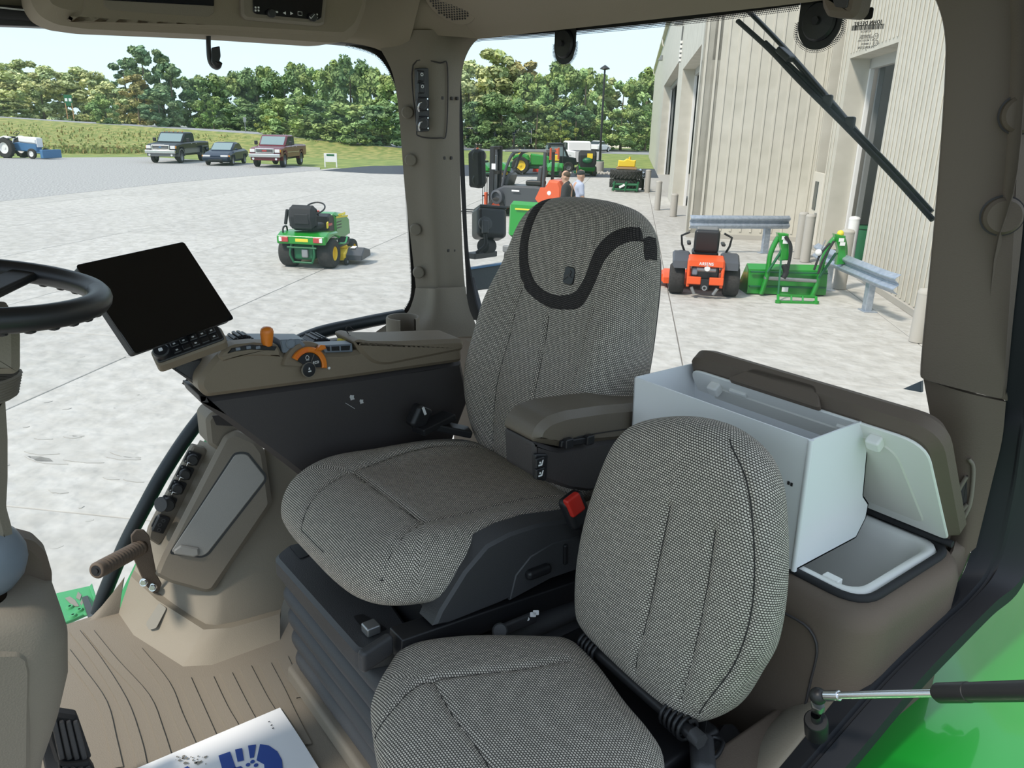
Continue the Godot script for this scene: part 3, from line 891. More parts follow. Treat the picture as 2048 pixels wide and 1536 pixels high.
# pixel on a plane lifted `up` above the frame's xy plane -> local 2D
func loc2(px: float, py: float, f: Transform3D, up := 0.0) -> Vector2:
	var w := wn(px, py, f * Vector3(0, 0, up), f.basis.z)
	var l := f.affine_inverse() * w
	return Vector2(l.x, l.y)
func seam(par: Node3D, pad: Pad, line: Array, r := 0.0016, nm := "seam") -> void:
	var ps := []
	for p in spl(line, 8): ps.append(pad.P(p, -0.0005))
	part(nm, MB.new().tube(ps, r, 5), M.thread, par)
func deer(s: float) -> Array:
	# leaping animal emblem as one outline
	var q := [[-0.42, -0.10], [-0.30, 0.02], [-0.16, 0.10], [-0.02, 0.10], [0.08, 0.16], [0.12, 0.28], [0.06, 0.40], [0.10, 0.47], [0.16, 0.36], [0.26, 0.34], [0.32, 0.27], [0.22, 0.24], [0.20, 0.12], [0.16, 0.0], [0.30, -0.06], [0.42, -0.02], [0.44, -0.08], [0.30, -0.14], [0.10, -0.10], [-0.06, -0.08], [-0.16, -0.20], [-0.34, -0.30], [-0.44, -0.42], [-0.46, -0.36], [-0.36, -0.22], [-0.24, -0.10]]
	var o := []
	for p in q: o.append(Vector2(p[0], p[1]) * s)
	return o

func operator_seat() -> void:
	var cz := -1.365
	var t := thing("operator_seat", "large tan woven fabric operator seat on a dark bellows base", "seat", Vector3(0.80, FL, cz))
	var inv: Callable = func(ps): return ps
	# --- backrest
	var ang := deg_to_rad(12)
	var bf := Transform3D(Basis(Vector3(0, 0, 1), Vector3(sin(ang), cos(ang), 0), Vector3(-cos(ang), sin(ang), 0)), Vector3(1.140, 1.90, cz - 0.012))
	var half := [[0.0, -0.01], [0.12, -0.008], [0.19, 0.02], [0.236, 0.09], [0.268, 0.19], [0.272, 0.29], [0.266, 0.39], [0.252, 0.49], [0.235, 0.58], [0.208, 0.65], [0.158, 0.69], [0.085, 0.706], [0.0, 0.71]]
	var ol := []
	for q in half: ol.append(Vector2(q[0], q[1]))
	for k in range(half.size() - 2, 0, -1): ol.append(Vector2(-half[k][0], half[k][1]))
	var up := 0.075
	var s1 := [Vector2(-0.115, 0.48), Vector2(-0.125, 0.40), Vector2(-0.125, 0.256), Vector2(-0.126, 0.11), Vector2(-0.126, 0.02)]
	var s2 := [loc2(1093, 632, bf, up), loc2(1082, 720, bf, up), loc2(1070, 830, bf, up), loc2(1066, 900, bf, up)]
	var s3 := [loc2(1190, 615, bf, up), loc2(1175, 700, bf, up), loc2(1158, 800, bf, up), loc2(1148, 870, bf, up), loc2(1140, 930, bf, up)]
	var seams := [spl(s1, 5), spl(s2, 5), spl(s3, 5)]
	var hb: Callable = func(p: Vector2) -> float:
		var w := 0.255
		var side := smoothstep(0.115, 0.225, absf(p.x))
		var low := 1.0 - smoothstep(0.38, 0.60, p.y)
		var z := 0.075 + 0.055 * side * low + 0.014 * (1.0 - smoothstep(0.0, 0.16, absf(p.y - 0.22)))
		z += 0.012 * smoothstep(0.50, 0.60, p.y)
		for s in seams:
			var d := dseg(p, s)
			if d < 0.03: z -= 0.008 * exp(-pow(d / 0.007, 2.0))
		return z
	var pad := Pad.new(); pad.setup(spl(ol, 8, true), bf, hb, 6.0, Vector2(0, 0.34))
	var mb := MB.new()
	cushion(mb, ol, bf, hb, 0.07, 6.0, 176, 72, Vector2(0, 0.34))
	var back := part("backrest", mb, M.fabric, t)
	for s in [s1, s2, s3]: seam(back, pad, s)
	# dark U-shaped band round the headrest insert, laid on the fabric
	var rows := []; var uvs := []
	var A := []; var B := []
	for q in [[-0.162, 0.69, -0.112, 0.70], [-0.152, 0.62, -0.110, 0.62], [-0.140, 0.53, -0.102, 0.545], [-0.115, 0.480, -0.082, 0.510], [-0.07, 0.455, -0.05, 0.487], [0.0, 0.440, 0.0, 0.475], [0.06, 0.445, 0.045, 0.480], [0.112, 0.462, 0.082, 0.497], [0.140, 0.515, 0.106, 0.540], [0.165, 0.585, 0.128, 0.61], [0.202, 0.625, 0.166, 0.652], [0.262, 0.63, 0.235, 0.675]]:
		A.append(Vector2(q[0], q[1])); B.append(Vector2(q[2], q[3]))
	A = spl(A, 8); B = spl(B, 8)
	for i in A.size():
		var row := []; var ur := []
		for k in 7:
			var w := k / 6.0
			var p: Vector2 = A[i].lerp(B[i], w)
			var rrr := pad.rr(p)
			if rrr > 0.985: p = pad.c + (p - pad.c) / rrr * 0.985
			row.append(pad.P(p, 0.0022 if k > 0 and k < 6 else -0.001)); ur.append(p)
		rows.append(row); uvs.append(ur)
	for zz in [0.016, 0.002, -0.006]:
		var row := []; var ur := []
		for k in 7:
			var p: Vector2 = A[A.size() - 1].lerp(B[B.size() - 1], k / 6.0)
			p = pad.c + (p - pad.c) / pad.rr(p) * 1.004
			row.append(bf * Vector3(p.x, p.y, zz)); ur.append(p + Vector2(0.03 - zz, 0))
		rows.append(row); uvs.append(ur)
	var bm := MB.new(); bm.grid(rows, false, uvs)
	part("headrest_band", bm, M.fabric_dark, back, "dark mesh band round the headrest")
	# emblem badge
	var bc := Vector2(0.055, 0.525)
	var ef := Transform3D(bf.basis, pad.P(bc, 0.001))
	var badge := part("emblem_badge", MB.new().ext(rect(0.034, 0.040, 0.009), -0.004, 0.003, 0.0012, ef), M.black_plastic, back, "small black badge with a leaping animal")
	part("emblem", MB.new().ext(deer(0.028), 0.0, 0.0042, 0.0, ef), M.dark_panel, badge)
	# shell behind the pad
	var sh := []
	for p in ol: sh.append(p * Vector2(0.80, 0.88) + Vector2(0, 0.04))
	part("back_shell", MB.new().ext(spl(sh, 3, true), -0.105, -0.05, 0.02, bf), M.dark_panel, t)
	# --- cushion
	var cf := Transform3D(Basis(Vector3(0, 0, 1), Vector3(cos(0.05), -sin(0.05), 0), Vector3(sin(0.05), cos(0.05), 0)), Vector3(0.83, 1.895, cz))
	var ch := [[0.0, -0.305], [0.12, -0.302], [0.20, -0.285], [0.252, -0.235], [0.282, -0.13], [0.287, 0.0], [0.278, 0.14], [0.255, 0.26], [0.20, 0.30], [0.1, 0.31], [0.0, 0.31]]
	var co := []
	for q in ch: co.append(Vector2(q[0], q[1]))
	for k in range(ch.size() - 2, 0, -1): co.append(Vector2(-ch[k][0], ch[k][1]))
	var cu := 0.085
	var k1 := [loc2(598, 1092, cf, 0.06), loc2(592, 1030, cf, cu), loc2(620, 985, cf, cu), loc2(680, 955, cf, cu), loc2(780, 915, cf, cu), loc2(870, 893, cf, cu), loc2(955, 884, cf, cu)]
	var k2 := [loc2(712, 1222, cf, 0.055), loc2(716, 1185, cf, cu), loc2(745, 1130, cf, cu), loc2(800, 1083, cf, cu), loc2(850, 1052, cf, cu), loc2(950, 1020, cf, cu), loc2(1040, 1000, cf, cu), loc2(1110, 990, cf, cu)]
	var k3 := [loc2(703, 945, cf, cu), loc2(760, 985, cf, cu), loc2(850, 1050, cf, cu)]
	var cs := [spl(k1, 5), spl(k2, 5), spl(k3, 4)]
	var hc: Callable = func(p: Vector2) -> float:
		var side := smoothstep(0.13, 0.24, absf(p.x))
		var z := 0.082 + 0.030 * side * (1.0 - 0.5 * smoothstep(0.1, 0.3, p.y)) + 0.012 * (1.0 - smoothstep(0.0, 0.15, absf(p.y + 0.17)))
		for s in cs:
			var d := dseg(p, s)
			if d < 0.03: z -= 0.008 * exp(-pow(d / 0.007, 2.0))
		return z
	var cpad := Pad.new(); cpad.setup(spl(co, 8, true), cf, hc, 5.0, Vector2(0, 0))
	mb = MB.new(); cushion(mb, co, cf, hc, 0.055, 5.0, 176, 72, Vector2(0, 0))
	var cush := part("seat_cushion", mb, M.fabric, t)
	for s in [k1, k2, k3]: seam(cush, cpad, s)
	# --- side cover, on the side facing the door
	var zc := -1.065
	var sp := []
	for q in [[868, 1254], [882, 1222], [930, 1145], [975, 1092], [1020, 1068], [1075, 1050], [1180, 1035], [1190, 1126], [1100, 1160], [1000, 1208], [900, 1248]]: sp.append(wz(q[0], q[1], zc))
	var cover := part("side_cover", plate(MB.new(), sp, 0.06, 0.006), M.charcoal_plastic, t)
	var inset := []
	for q in [[1018, 1200], [1030, 1150], [1060, 1112], [1105, 1085], [1165, 1070], [1200, 1066], [1205, 1120], [1100, 1156]]: inset.append(wz(q[0], q[1], zc))
	part("inset_panel", plate(MB.new(), inset, 0.01, 0.002, 0.0, 0.003), M.charcoal_plastic, cover)
	part("adjuster_knob", MB.new().bar(wz(1052, 1152, zc + 0.008), wz(1100, 1134, zc + 0.008), 0.022, 0.022, 0.009), M.black_plastic, cover)
	part("bolt_slot", MB.new().bar(wz(1130, 1088, zc + 0.004), wz(1130, 1128, zc + 0.004), 0.012, 0.010, 0.004), M.black_plastic, cover)
	# --- belt buckle
	var bk := thing("belt_buckle", "black seat belt buckle with a red release button", "belt buckle", wz(1150, 1040, -1.03))
	var bp := wz(1150, 1020, -1.03)
	var bb := Basis(Vector3(0, 0, 1), 0.35) * Basis(Vector3(1, 0, 0), -0.2)
	part("buckle_body", MB.new().box(bp, Vector3(0.052, 0.075, 0.034), 0.013, bb, 2), M.black_plastic, bk)
	part("release_button", MB.new().box(bp + bb * Vector3(-0.004, 0.020, 0.013), Vector3(0.036, 0.042, 0.018), 0.005, bb), M.red_plastic, bk, "red release button")
	part("stalk", MB.new().tube([bp - bb * Vector3(0, 0.03, 0), bp + Vector3(0.04, -0.07, -0.01), bp + Vector3(0.10, -0.11, -0.02)], 0.013, 8), M.black_plastic, bk)
	# --- far side belt and lever between cushion and console
	var fb := thing("belt_reel_cover", "black belt reel housing between the seat cushion and the console", "belt reel", wz(835, 840, -1.60))
	part("housing", MB.new().box(wz(838, 833, -1.60), Vector3(0.05, 0.06, 0.04), 0.012, Basis(Vector3(0, 0, 1), -0.5), 2), M.black_plastic, fb)
	part("lever_plate", MB.new().bar(wz(835, 862, -1.58), wz(900, 830, -1.60), 0.05, 0.018, 0.004), M.black_plastic, fb)
	part("strap", MB.new().bar(wz(870, 850, -1.59), wz(940, 865, -1.56), 0.048, 0.02, 0.005), M.black_plastic, fb)
	part("tag", MB.new().bar(wz(846, 815, -1.575), wz(851, 829, -1.575), 0.003, 0.006), M.print_white, fb)
	# --- slide tray under the cushion
	var ty := 1.80
	var tr := []
	for q in [[546, 1112], [578, 1086], [700, 1080], [830, 1270], [790, 1292], [716, 1304]]: tr.append(wy(q[0], q[1], ty))
	var tray := part("front_tray", plate(MB.new(), tr, 0.05, 0.008, 0.02, 0.0, Vector3(0.6, 9, -1.3)), M.charcoal_plastic, t)
	for q in [[[578, 1092], [604, 1086], [625, 1108], [600, 1118]], [[706, 1233], [725, 1228], [775, 1258], [735, 1272]]]:
		var pp := []
		for e in q: pp.append(wy(e[0], e[1], ty + 0.001))
		part("pocket", plate(MB.new(), pp, 0.004, 0.0, 0.006, 0.001, Vector3(0.6, 9, -1.3)), M.black_plastic, tray)
	part("pocket_clip", MB.new().box(wy(742, 1256, ty + 0.012), Vector3(0.03, 0.02, 0.03), 0.004), M.grey_steel, tray)
	var endc := wz(752, 1305, -1.085)
	part("tray_end", MB.new().box(endc, Vector3(0.075, 0.045, 0.02), 0.008, Basis(Vector3.UP, 0.25), 2), M.charcoal_plastic, tray)
	# rails and slide under the cover
	part("slide_rail", MB.new().bar(wz(790, 1290, -1.09), wz(1230, 1140, -1.09), 0.05, 0.05, 0.004), M.black_plastic, t)
	part("slide_carriage", MB.new().bb(Vector3(0.66, 1.66, -1.58), Vector3(1.12, 1.86, -1.12), 0.01), M.black_plastic, t)
	# --- slide lever with a small white symbol
	var lv := thing("seat_slide_lever", "grey lever with a white seat symbol under the seat", "lever", wz(1000, 1265, -1.05))
	part("pivot", MB.new().cyl(wz(1000, 1262, -1.07), wz(1000, 1262, -1.03), 0.016, 16, 0.003), M.charcoal_plastic, lv)
	part("handle", MB.new().bar(wz(1000, 1262, -1.04), wz(1072, 1232, -1.04), 0.012, 0.026, 0.005), M.charcoal_plastic, lv)
	var lf := Transform3D(Basis(RT, UQ, -FW), wz(1066, 1229, -1.031))
	var sy := MB.new()
	for q in [Vector3(0, 0, 0), Vector3(0.006, 0.004, 0)]:
		sy.ext(rect(0.012, 0.010, 0.002), 0, 0.001, 0.0, lf * Transform3D(Basis(), q))
	sy.ext(circ(0.004, 10, Vector2(-0.011, -0.009)), 0, 0.001, 0.0, lf)
	part("symbol", sy, M.print_white, lv, "white seat symbol")
	# --- bellows
	var prof := []
	var y0 := 1.755; var nf := 5
	var hx := 0.272; var hz := 0.285
	var ctr := Vector3(0.815, 0, cz + 0.012)
	var bmb := MB.new(); var rws := []
	for i in nf * 8 + 1:
		var u := float(i) / (nf * 8)
		var y := lerpf(y0, FL + 0.05, u)
		var ph := fposmod(u * nf, 1.0)
		var bul := pow(absf(sin(PI * ph)), 0.6)
		var gr := -0.028 + 0.036 * bul - 0.022 * u
		var row := []
		for p in rect((hx + gr) * 2.0, (hz + gr) * 2.0, 0.07, Vector2.ZERO, 6): row.append(ctr + Vector3(p.x, y, -p.y))
		rws.append(row)
	bmb.grid(rws, true)
	part("bellows", bmb, M.bellows_rubber, t)
	part("foot_plate", MB.new().bb(Vector3(0.545, FL, -1.62), Vector3(1.10, FL + 0.05, -1.07), 0.012), M.taupe_plastic, t)
	# --- door-side armrest
	var ar := thing("armrest", "padded brown armrest on a dark storage box beside the operator seat", "armrest", wz(1120, 980, -1.06))
	var az := -1.045
	var ap := []
	for q in [[1070, 887], [1078, 858], [1100, 838], [1135, 826], [1210, 815], [1320, 806], [1380, 815], [1385, 870], [1150, 893], [1130, 898]]: ap.append(wz(q[0], q[1], az))
	part("arm_pad", plate(MB.new(), ap, 0.115, 0.014, 0.012), M.arm_leather, ar)
	var st := []
	for q in [[1130, 893], [1150, 876], [1200, 866], [1300, 852]]: st.append(wz(q[0], q[1], az + 0.0005))
	part("stitching", MB.new().tube(spl(st, 6), 0.0014, 5), M.thread, ar)
	var bx := []
	for q in [[1068, 884], [1120, 900], [1270, 872], [1270, 960], [1180, 985], [1140, 980], [1070, 955]]: bx.append(wz(q[0], q[1], az - 0.004))
	var abox := part("storage_box", plate(MB.new(), bx, 0.10, 0.008, 0.01), M.dark_panel, ar)
	part("hinge_bar", MB.new().bar(wz(1120, 888, az + 0.004), wz(1185, 878, az + 0.004), 0.01, 0.014, 0.003), M.black_plastic, ar)
	for q in [[1136, 886], [1178, 879]]: part("hinge_knuckle", MB.new().box(wz(q[0], q[1], az + 0.008), Vector3(0.02, 0.02, 0.014), 0.003), M.black_plastic, ar)
	var spn := []
	for q in [[1069, 908], [1095, 908], [1092, 962], [1068, 958]]: spn.append(wz(q[0], q[1], az + 0.001))
	var sw := part("switch_panel", plate(MB.new(), spn, 0.01, 0.002, 0.006, 0.003), M.black_plastic, ar)
	for q in [[1079, 925, "L"], [1079, 946, "R"]]:
		var o := wz(q[0], q[1], az + 0.006)
		part("rocker_switch", MB.new().box(o, Vector3(0.022, 0.022, 0.008), 0.003), M.black_plastic, sw)
		var ff := Transform3D(Basis(Vector3(1, 0, 0), Vector3.UP, Vector3(0, 0, 1)), o + Vector3(0, 0, 0.0042))
		var ic := MB.new()
		ic.ext([Vector2(-0.006, -0.005), Vector2(0.003, -0.005), Vector2(0.006, 0.006), Vector2(0.004, 0.006), Vector2(0.001, -0.002), Vector2(-0.006, -0.002)], 0, 0.0008, 0, ff)
		ic.ext(circ(0.002, 8, Vector2(-0.002, 0.002)), 0, 0.0008, 0, ff)
		part("switch_symbol", ic, M.print_white, sw)

func instructor_seat() -> void:
	var cz := -0.775
	var t := thing("instructor_seat", "small folding instructor seat in pale woven fabric beside the door", "seat", Vector3(0.70, FL, cz))
	var ang := deg_to_rad(9)
	var bf := Transform3D(Basis(Vector3(0, 0, 1), Vector3(sin(ang), cos(ang), 0), Vector3(-cos(ang), sin(ang), 0)), Vector3(0.90, 1.865, cz))
	var px := [[1250, 870], [1290, 842], [1370, 832], [1450, 848], [1515, 892], [1550, 955], [1562, 1050], [1562, 1180], [1545, 1290], [1515, 1350], [1470, 1415], [1405, 1442], [1365, 1430], [1240, 1318], [1180, 1258], [1164, 1215], [1167, 1120], [1187, 1020], [1220, 925]]
	var ol := []
	for q in px: ol.append(loc2(q[0], q[1], bf, 0.0))
	var cc := Vector2.ZERO
	for p in ol: cc += p
	cc /= ol.size()
	var up := 0.05
	var s1 := [loc2(1240, 905, bf, up), loc2(1215, 1000, bf, up), loc2(1205, 1120, bf, up), loc2(1195, 1240, bf, up)]
	var s2 := [loc2(1345, 1010, bf, up), loc2(1322, 1120, bf, up), loc2(1300, 1230, bf, up), loc2(1270, 1340, bf, up)]
	var s3 := [loc2(1432, 1060, bf, up), loc2(1415, 1180, bf, up), loc2(1390, 1300, bf, up), loc2(1360, 1400, bf, up)]
	var s4 := [loc2(1440, 880, bf, up), loc2(1490, 960, bf, 0.04), loc2(1505, 1080, bf, 0.04), loc2(1500, 1220, bf, 0.04), loc2(1465, 1330, bf, 0.04), loc2(1400, 1425, bf, 0.03)]
	var seams := [spl(s2, 5), spl(s3, 5), spl(s4, 5)]
	var hb: Callable = func(p: Vector2) -> float:
		var z := 0.060 - 0.10 * pow((p.x - cc.x) * 1.6, 2.0)
		for s in seams:
			var d := dseg(p, s)
			if d < 0.03: z -= 0.006 * exp(-pow(d / 0.006, 2.0))
		return z
	var pad := Pad.new(); pad.setup(spl(ol, 8, true), bf, hb, 7.0, cc)
	var mb := MB.new(); cushion(mb, ol, bf, hb, 0.055, 7.0, 160, 64, cc, 9.0)
	var back := part("backrest", mb, M.fabric, t)
	for s in [s2, s3, s4]: seam(back, pad, s)
	# cushion
	var cf := Transform3D(Basis(Vector3(0, 0, 1), Vector3(1, 0, 0), Vector3(0, 1, 0)), Vector3(0.66, 1.80, cz))
	var cp := [[742, 1440], [747, 1400], [772, 1350], [812, 1307], [930, 1289], [1085, 1290], [1145, 1298], [1196, 1345], [1255, 1425], [1304, 1484], [1328, 1530], [1315, 1600], [1240, 1680], [1080, 1740], [930, 1740], [810, 1660], [760, 1550]]
	var co := []
	for q in cp: co.append(loc2(q[0], q[1], cf, 0.0))
	var cn := Vector2.ZERO
	for p in co: cn += p
	cn /= co.size()
	var k1 := [loc2(745, 1462, cf, 0.03), loc2(790, 1410, cf, 0.045), loc2(825, 1375, cf, 0.05), loc2(865, 1360, cf, 0.05), loc2(960, 1348, cf, 0.05), loc2(1060, 1336, cf, 0.05), loc2(1135, 1325, cf, 0.045)]
	var k2 := [loc2(865, 1360, cf, 0.05), loc2(905, 1430, cf, 0.05), loc2(960, 1505, cf, 0.05), loc2(1010, 1590, cf, 0.05)]
	var cs := [spl(k1, 5), spl(k2, 5)]
	var hc: Callable = func(p: Vector2) -> float:
		var z := 0.055
		for s in cs:
			var d := dseg(p, s)
			if d < 0.03: z -= 0.006 * exp(-pow(d / 0.006, 2.0))
		return z
	var cpad := Pad.new(); cpad.setup(spl(co, 8, true), cf, hc, 5.0, cn)
	mb = MB.new(); cushion(mb, co, cf, hc, 0.05, 5.0, 160, 64, cn)
	var cush := part("seat_cushion", mb, M.fabric, t)
	for s in [k1, k2]: seam(cush, cpad, s)
	# hinge bar, brackets and springs
	var hy := 1.83
	var a := wy(1165, 1278, hy); var b := wy(1385, 1468, hy)
	part("hinge_bar", MB.new().cyl(a, b, 0.012, 12), M.black_plastic, t)
	var d := (b - a).normalized()
	for k in [0.03, 0.80]:
		var sp := []
		for i in 61: sp.append(a.lerp(b, k) + d * (0.05 * i / 60.0) + Basis(d, TAU * 5.0 * i / 60.0) * Vector3(0, 0.019, 0))
		part("spring", MB.new().tube(sp, 0.0035, 6), M.black_plastic, t)
	part("hinge_bolt", MB.new().cyl(b, b + d * 0.02, 0.014, 6), M.charcoal_plastic, t)
	part("hinge_plate", MB.new().bb(a + Vector3(0.015, -0.03, 0.0), b + Vector3(0.035, 0.01, 0.0), 0.003), M.black_plastic, t)
	part("mount_frame", MB.new().bb(Vector3(0.74, 1.60, -0.98), Vector3(0.95, 1.78, -0.62), 0.01), M.black_plastic, t)
	part("pedestal", MB.new().bb(Vector3(0.78, FL, -0.96), Vector3(0.98, 1.62, -0.66), 0.01), M.black_plastic, t)
	# buckle in its holder
	var h := thing("buckle_holder", "black belt buckle in a plastic holder behind the instructor cushion", "belt buckle", wy(1430, 1520, 1.74))
	var hp := []
	for q in [[1345, 1560], [1400, 1500], [1440, 1440], [1470, 1440], [1500, 1480], [1440, 1580]]: hp.append(wy(q[0], q[1], 1.76))
	part("holder", plate(MB.new(), hp, 0.12, 0.01, 0.01, 0.0, Vector3(0.8, 9, -0.6)), M.black_plastic, h)
	part("buckle", MB.new().box(wy(1405, 1510, 1.79), Vector3(0.085, 0.03, 0.04), 0.013, Basis(Vector3.UP, 0.75), 2), M.charcoal_plastic, h)
	part("grip_ring", MB.new().tube(spl([wy(1425, 1475, 1.795), wy(1446, 1485, 1.795), wy(1430, 1515, 1.795), wy(1412, 1500, 1.795)], 5, true), 0.004, 6, true), M.black_plastic, h)

# ---------- console to the right of the operator ----------
func side_console() -> void:
	var z0 := -1.65
	var t := thing("side_console", "brown and charcoal armrest console with controls right of the operator seat", "console", Vector3(0.8, 1.95, -1.78))
	var body := []
	for q in [[399, 792], [408, 812], [452, 842], [572, 930], [610, 960], [720, 950], [890, 930], [940, 800], [925, 722], [700, 756], [412, 795]]: body.append(wz(q[0], q[1], z0 - 0.02))
	part("lower_body", plate(MB.new(), body, 0.15, 0.012, 0.008), M.dark_panel, t)
	var br := []
	for q in [[397, 775], [400, 755], [430, 716], [446, 702], [500, 698], [562, 702], [570, 708], [600, 706], [690, 706], [722, 700], [925, 690], [926, 724], [700, 757], [412, 796]]: br.append(wz(q[0], q[1], z0))
	part("upper_shell", plate(MB.new(), br, 0.15, 0.010, 0.012), M.console_brown, t)
	# scratches on the dark side
	for q in [[704, 795, 7], [723, 803, 6]]:
		var c := wz(q[0], q[1], z0 - 0.02)
		var star := []
		for k in 9: star.append(Vector2.from_angle(TAU * k / 9) * (q[2] * 0.0011 * (0.6 + 0.6 * fposmod(k * 0.618, 1.0))))
		part("scuff", MB.new().ext(star, 0.0, 0.0006, 0.0, Transform3D(Basis(), c)), M.chip_white, t)
	part("scuff", MB.new().bar(wz(691, 806, z0 - 0.0196), wz(709, 817, z0 - 0.0196), 0.002, 0.0012), M.chip_white, t)
	# front cap with the slotted gate
	var cap := []
	for q in [[437, 714], [446, 700], [470, 690], [510, 686], [556, 690], [563, 703], [563, 716], [520, 714], [480, 716], [446, 726]]: cap.append(wz(q[0], q[1], z0 + 0.004))
	var capn := part("gate_cap", plate(MB.new(), cap, 0.05, 0.006, 0.004), M.console_brown, t)
	var gate := []
	for q in [[454, 706], [463, 696], [500, 689], [552, 692], [548, 700], [500, 698], [468, 702]]: gate.append(wz(q[0], q[1], z0 + 0.002))
	part("gate_slot", plate(MB.new(), gate, 0.02, 0.001, 0.001, 0.006), M.black_plastic, capn)
	for q in [[476, 698], [497, 695], [516, 695]]: part("gate_tooth", MB.new().box(wz(q[0], q[1], z0 + 0.010), Vector3(0.010, 0.006, 0.004), 0.001), M.blue_grey_plastic, capn)
	# blue-grey deck behind the gate
	var deck := []
	for q in [[478, 698], [488, 686], [512, 680], [612, 680], [618, 688], [648, 693], [700, 693], [706, 702], [560, 708]]: deck.append(wz(q[0], q[1], z0 - 0.05))
	var dk := part("control_deck", plate(MB.new(), deck, 0.075, 0.006, 0.003), M.blue_grey_plastic, t)
	var joy := []
	for q in [[560, 680], [600, 678], [612, 690], [600, 706], [566, 706]]: joy.append(wz(q[0], q[1], z0 + 0.001))
	part("button_panel", plate(MB.new(), joy, 0.05, 0.002, 0.002), M.blue_grey_plastic, dk)
	part("round_button", MB.new().lathe(wz(581, 687, z0 + 0.002), Vector3(0, 0.15, 1), [Vector2(0.011, 0), Vector2(0.011, 0.002), Vector2(0.009, 0.003), Vector2(0.008, 0.002), Vector2(0, 0.002)], 20), M.blue_grey_plastic, dk)
	# rear tray
	var tr := []
	for q in [[640, 691], [705, 688], [706, 704], [650, 706]]: tr.append(wz(q[0], q[1], z0 + 0.001))
	var trn := part("side_tray", plate(MB.new(), tr, 0.04, 0.002, 0.001), M.blue_grey_plastic, t)
	part("tray_slot", plate(MB.new(), onz([[652, 694], [700, 691], [699, 700], [655, 702]], z0 + 0.0015), 0.004, 0.0, 0.001, 0.001), M.black_plastic, trn)
	for x in [661, 680]: part("tray_rib", MB.new().box(wz(x, 697, z0 + 0.004), Vector3(0.003, 0.012, 0.006), 0.001), M.blue_grey_plastic, trn)
	# padded lid at the rear
	var lid := []
	for q in [[711, 684], [722, 680], [740, 684], [800, 684], [930, 678], [930, 702], [775, 733], [748, 730], [726, 712], [712, 690]]: lid.append(wz(q[0], q[1], z0 + 0.008))
	part("arm_lid", plate(MB.new(), lid, 0.125, 0.010, 0.018), M.console_brown, t)
	# big scroll wheel at the front and roller behind the dial
	var wmb := MB.new()
	var wc := wz(480, 694, z0 - 0.09)
	for k in 18:
		var a := TAU * k / 18
		wmb.box(wc + Vector3(cos(a) * 0.030, sin(a) * 0.030, 0), Vector3(0.0085, 0.0075, 0.05), 0.002, Basis(Vector3(0, 0, 1), a))
	wmb.cyl(wc - Vector3(0, 0, 0.025), wc + Vector3(0, 0, 0.024), 0.0285, 24)
	part("scroll_wheel", wmb, M.black_plastic, t)
	var rmb := MB.new(); var rc := wz(632, 696, z0 - 0.09)
	rmb.cyl(rc - Vector3(0, 0, 0.03), rc + Vector3(0, 0, 0.03), 0.032, 24)
	for k in 16:
		var a := TAU * k / 16
		rmb.bar(rc + Vector3(cos(a) * 0.033, sin(a) * 0.033, -0.03), rc + Vector3(cos(a) * 0.033, sin(a) * 0.033, 0.03), 0.004, 0.004, 0.001)
	part("grip_roller", rmb, M.black_plastic, t)
	# small knobs and bits
	part("yellow_knob", MB.new().lathe(wz(683, 688, z0 - 0.06), Vector3(0.3, 1, 0), [Vector2(0.013, 0), Vector2(0.013, 0.010), Vector2(0.011, 0.012), Vector2(0, 0.012)], 14), M.yellow_print, t)
	part("black_knob", MB.new().box(wz(688, 691, z0 - 0.04), Vector3(0.026, 0.012, 0.02), 0.004), M.black_plastic, t)
	part("toggle", MB.new().box(wz(700, 680, z0 - 0.05), Vector3(0.018, 0.022, 0.012), 0.003, Basis(Vector3(0, 0, 1), -0.6)), M.charcoal_plastic, t)
	part("knob_row", MB.new().box(wz(665, 685, z0 - 0.07), Vector3(0.03, 0.012, 0.02), 0.005), M.charcoal_plastic, t)
	part("wire_loop", MB.new().tube(spl([wz(697, 668, z0 - 0.06), wz(692, 658, z0 - 0.06), wz(698, 653, z0 - 0.06), wz(708, 661, z0 - 0.06)], 6), 0.0012, 5), M.black_plastic, t)
	# orange lever
	var lv := thing("throttle_lever", "orange knobbed throttle lever standing in the console gate", "lever", wz(534, 700, z0 - 0.01))
	var b := wz(533, 700, z0 - 0.005)
	part("stem", MB.new().cyl(b - Vector3(0, 0.01, 0), b + Vector3(0, 0.02, 0), 0.006, 10), M.black_plastic, lv)
	part("knob", MB.new().lathe(wz(534, 692, z0 - 0.003), Vector3(0.07, 1, 0), [Vector2(0, 0), Vector2(0.0105, 0.0), Vector2(0.0118, 0.002), Vector2(0.0145, 0.028), Vector2(0.0145, 0.034), Vector2(0.0125, 0.040), Vector2(0.008, 0.0435), Vector2(0, 0.0445)], 24), M.orange_plastic, lv, "glossy orange knob")
	# orange dial
	var dt := thing("speed_dial", "orange rotary dial marked ECO on the side of the console", "dial", wz(616, 732, z0))
	var c := wz(616, 734, z0 + 0.010)
	var df := Transform3D(Basis(Vector3.UP, 0.15) * Basis(Vector3.RIGHT, -0.12), c)
	part("dial_hood", MB.new().lathe(c - df.basis.z * 0.012, df.basis.z, [Vector2(0, 0.008), Vector2(0.058, 0.008), Vector2(0.060, 0.004), Vector2(0.060, -0.005)], 30, deg_to_rad(-20), deg_to_rad(165)), M.console_brown, dt)
	var ring := []
	for a in [deg_to_rad(-14), deg_to_rad(140)]: pass
	var ro := circ(0.0475, 26, Vector2.ZERO, deg_to_rad(-14), deg_to_rad(142)); var ri := circ(0.0345, 26, Vector2.ZERO, deg_to_rad(-14), deg_to_rad(142)); ri.reverse()
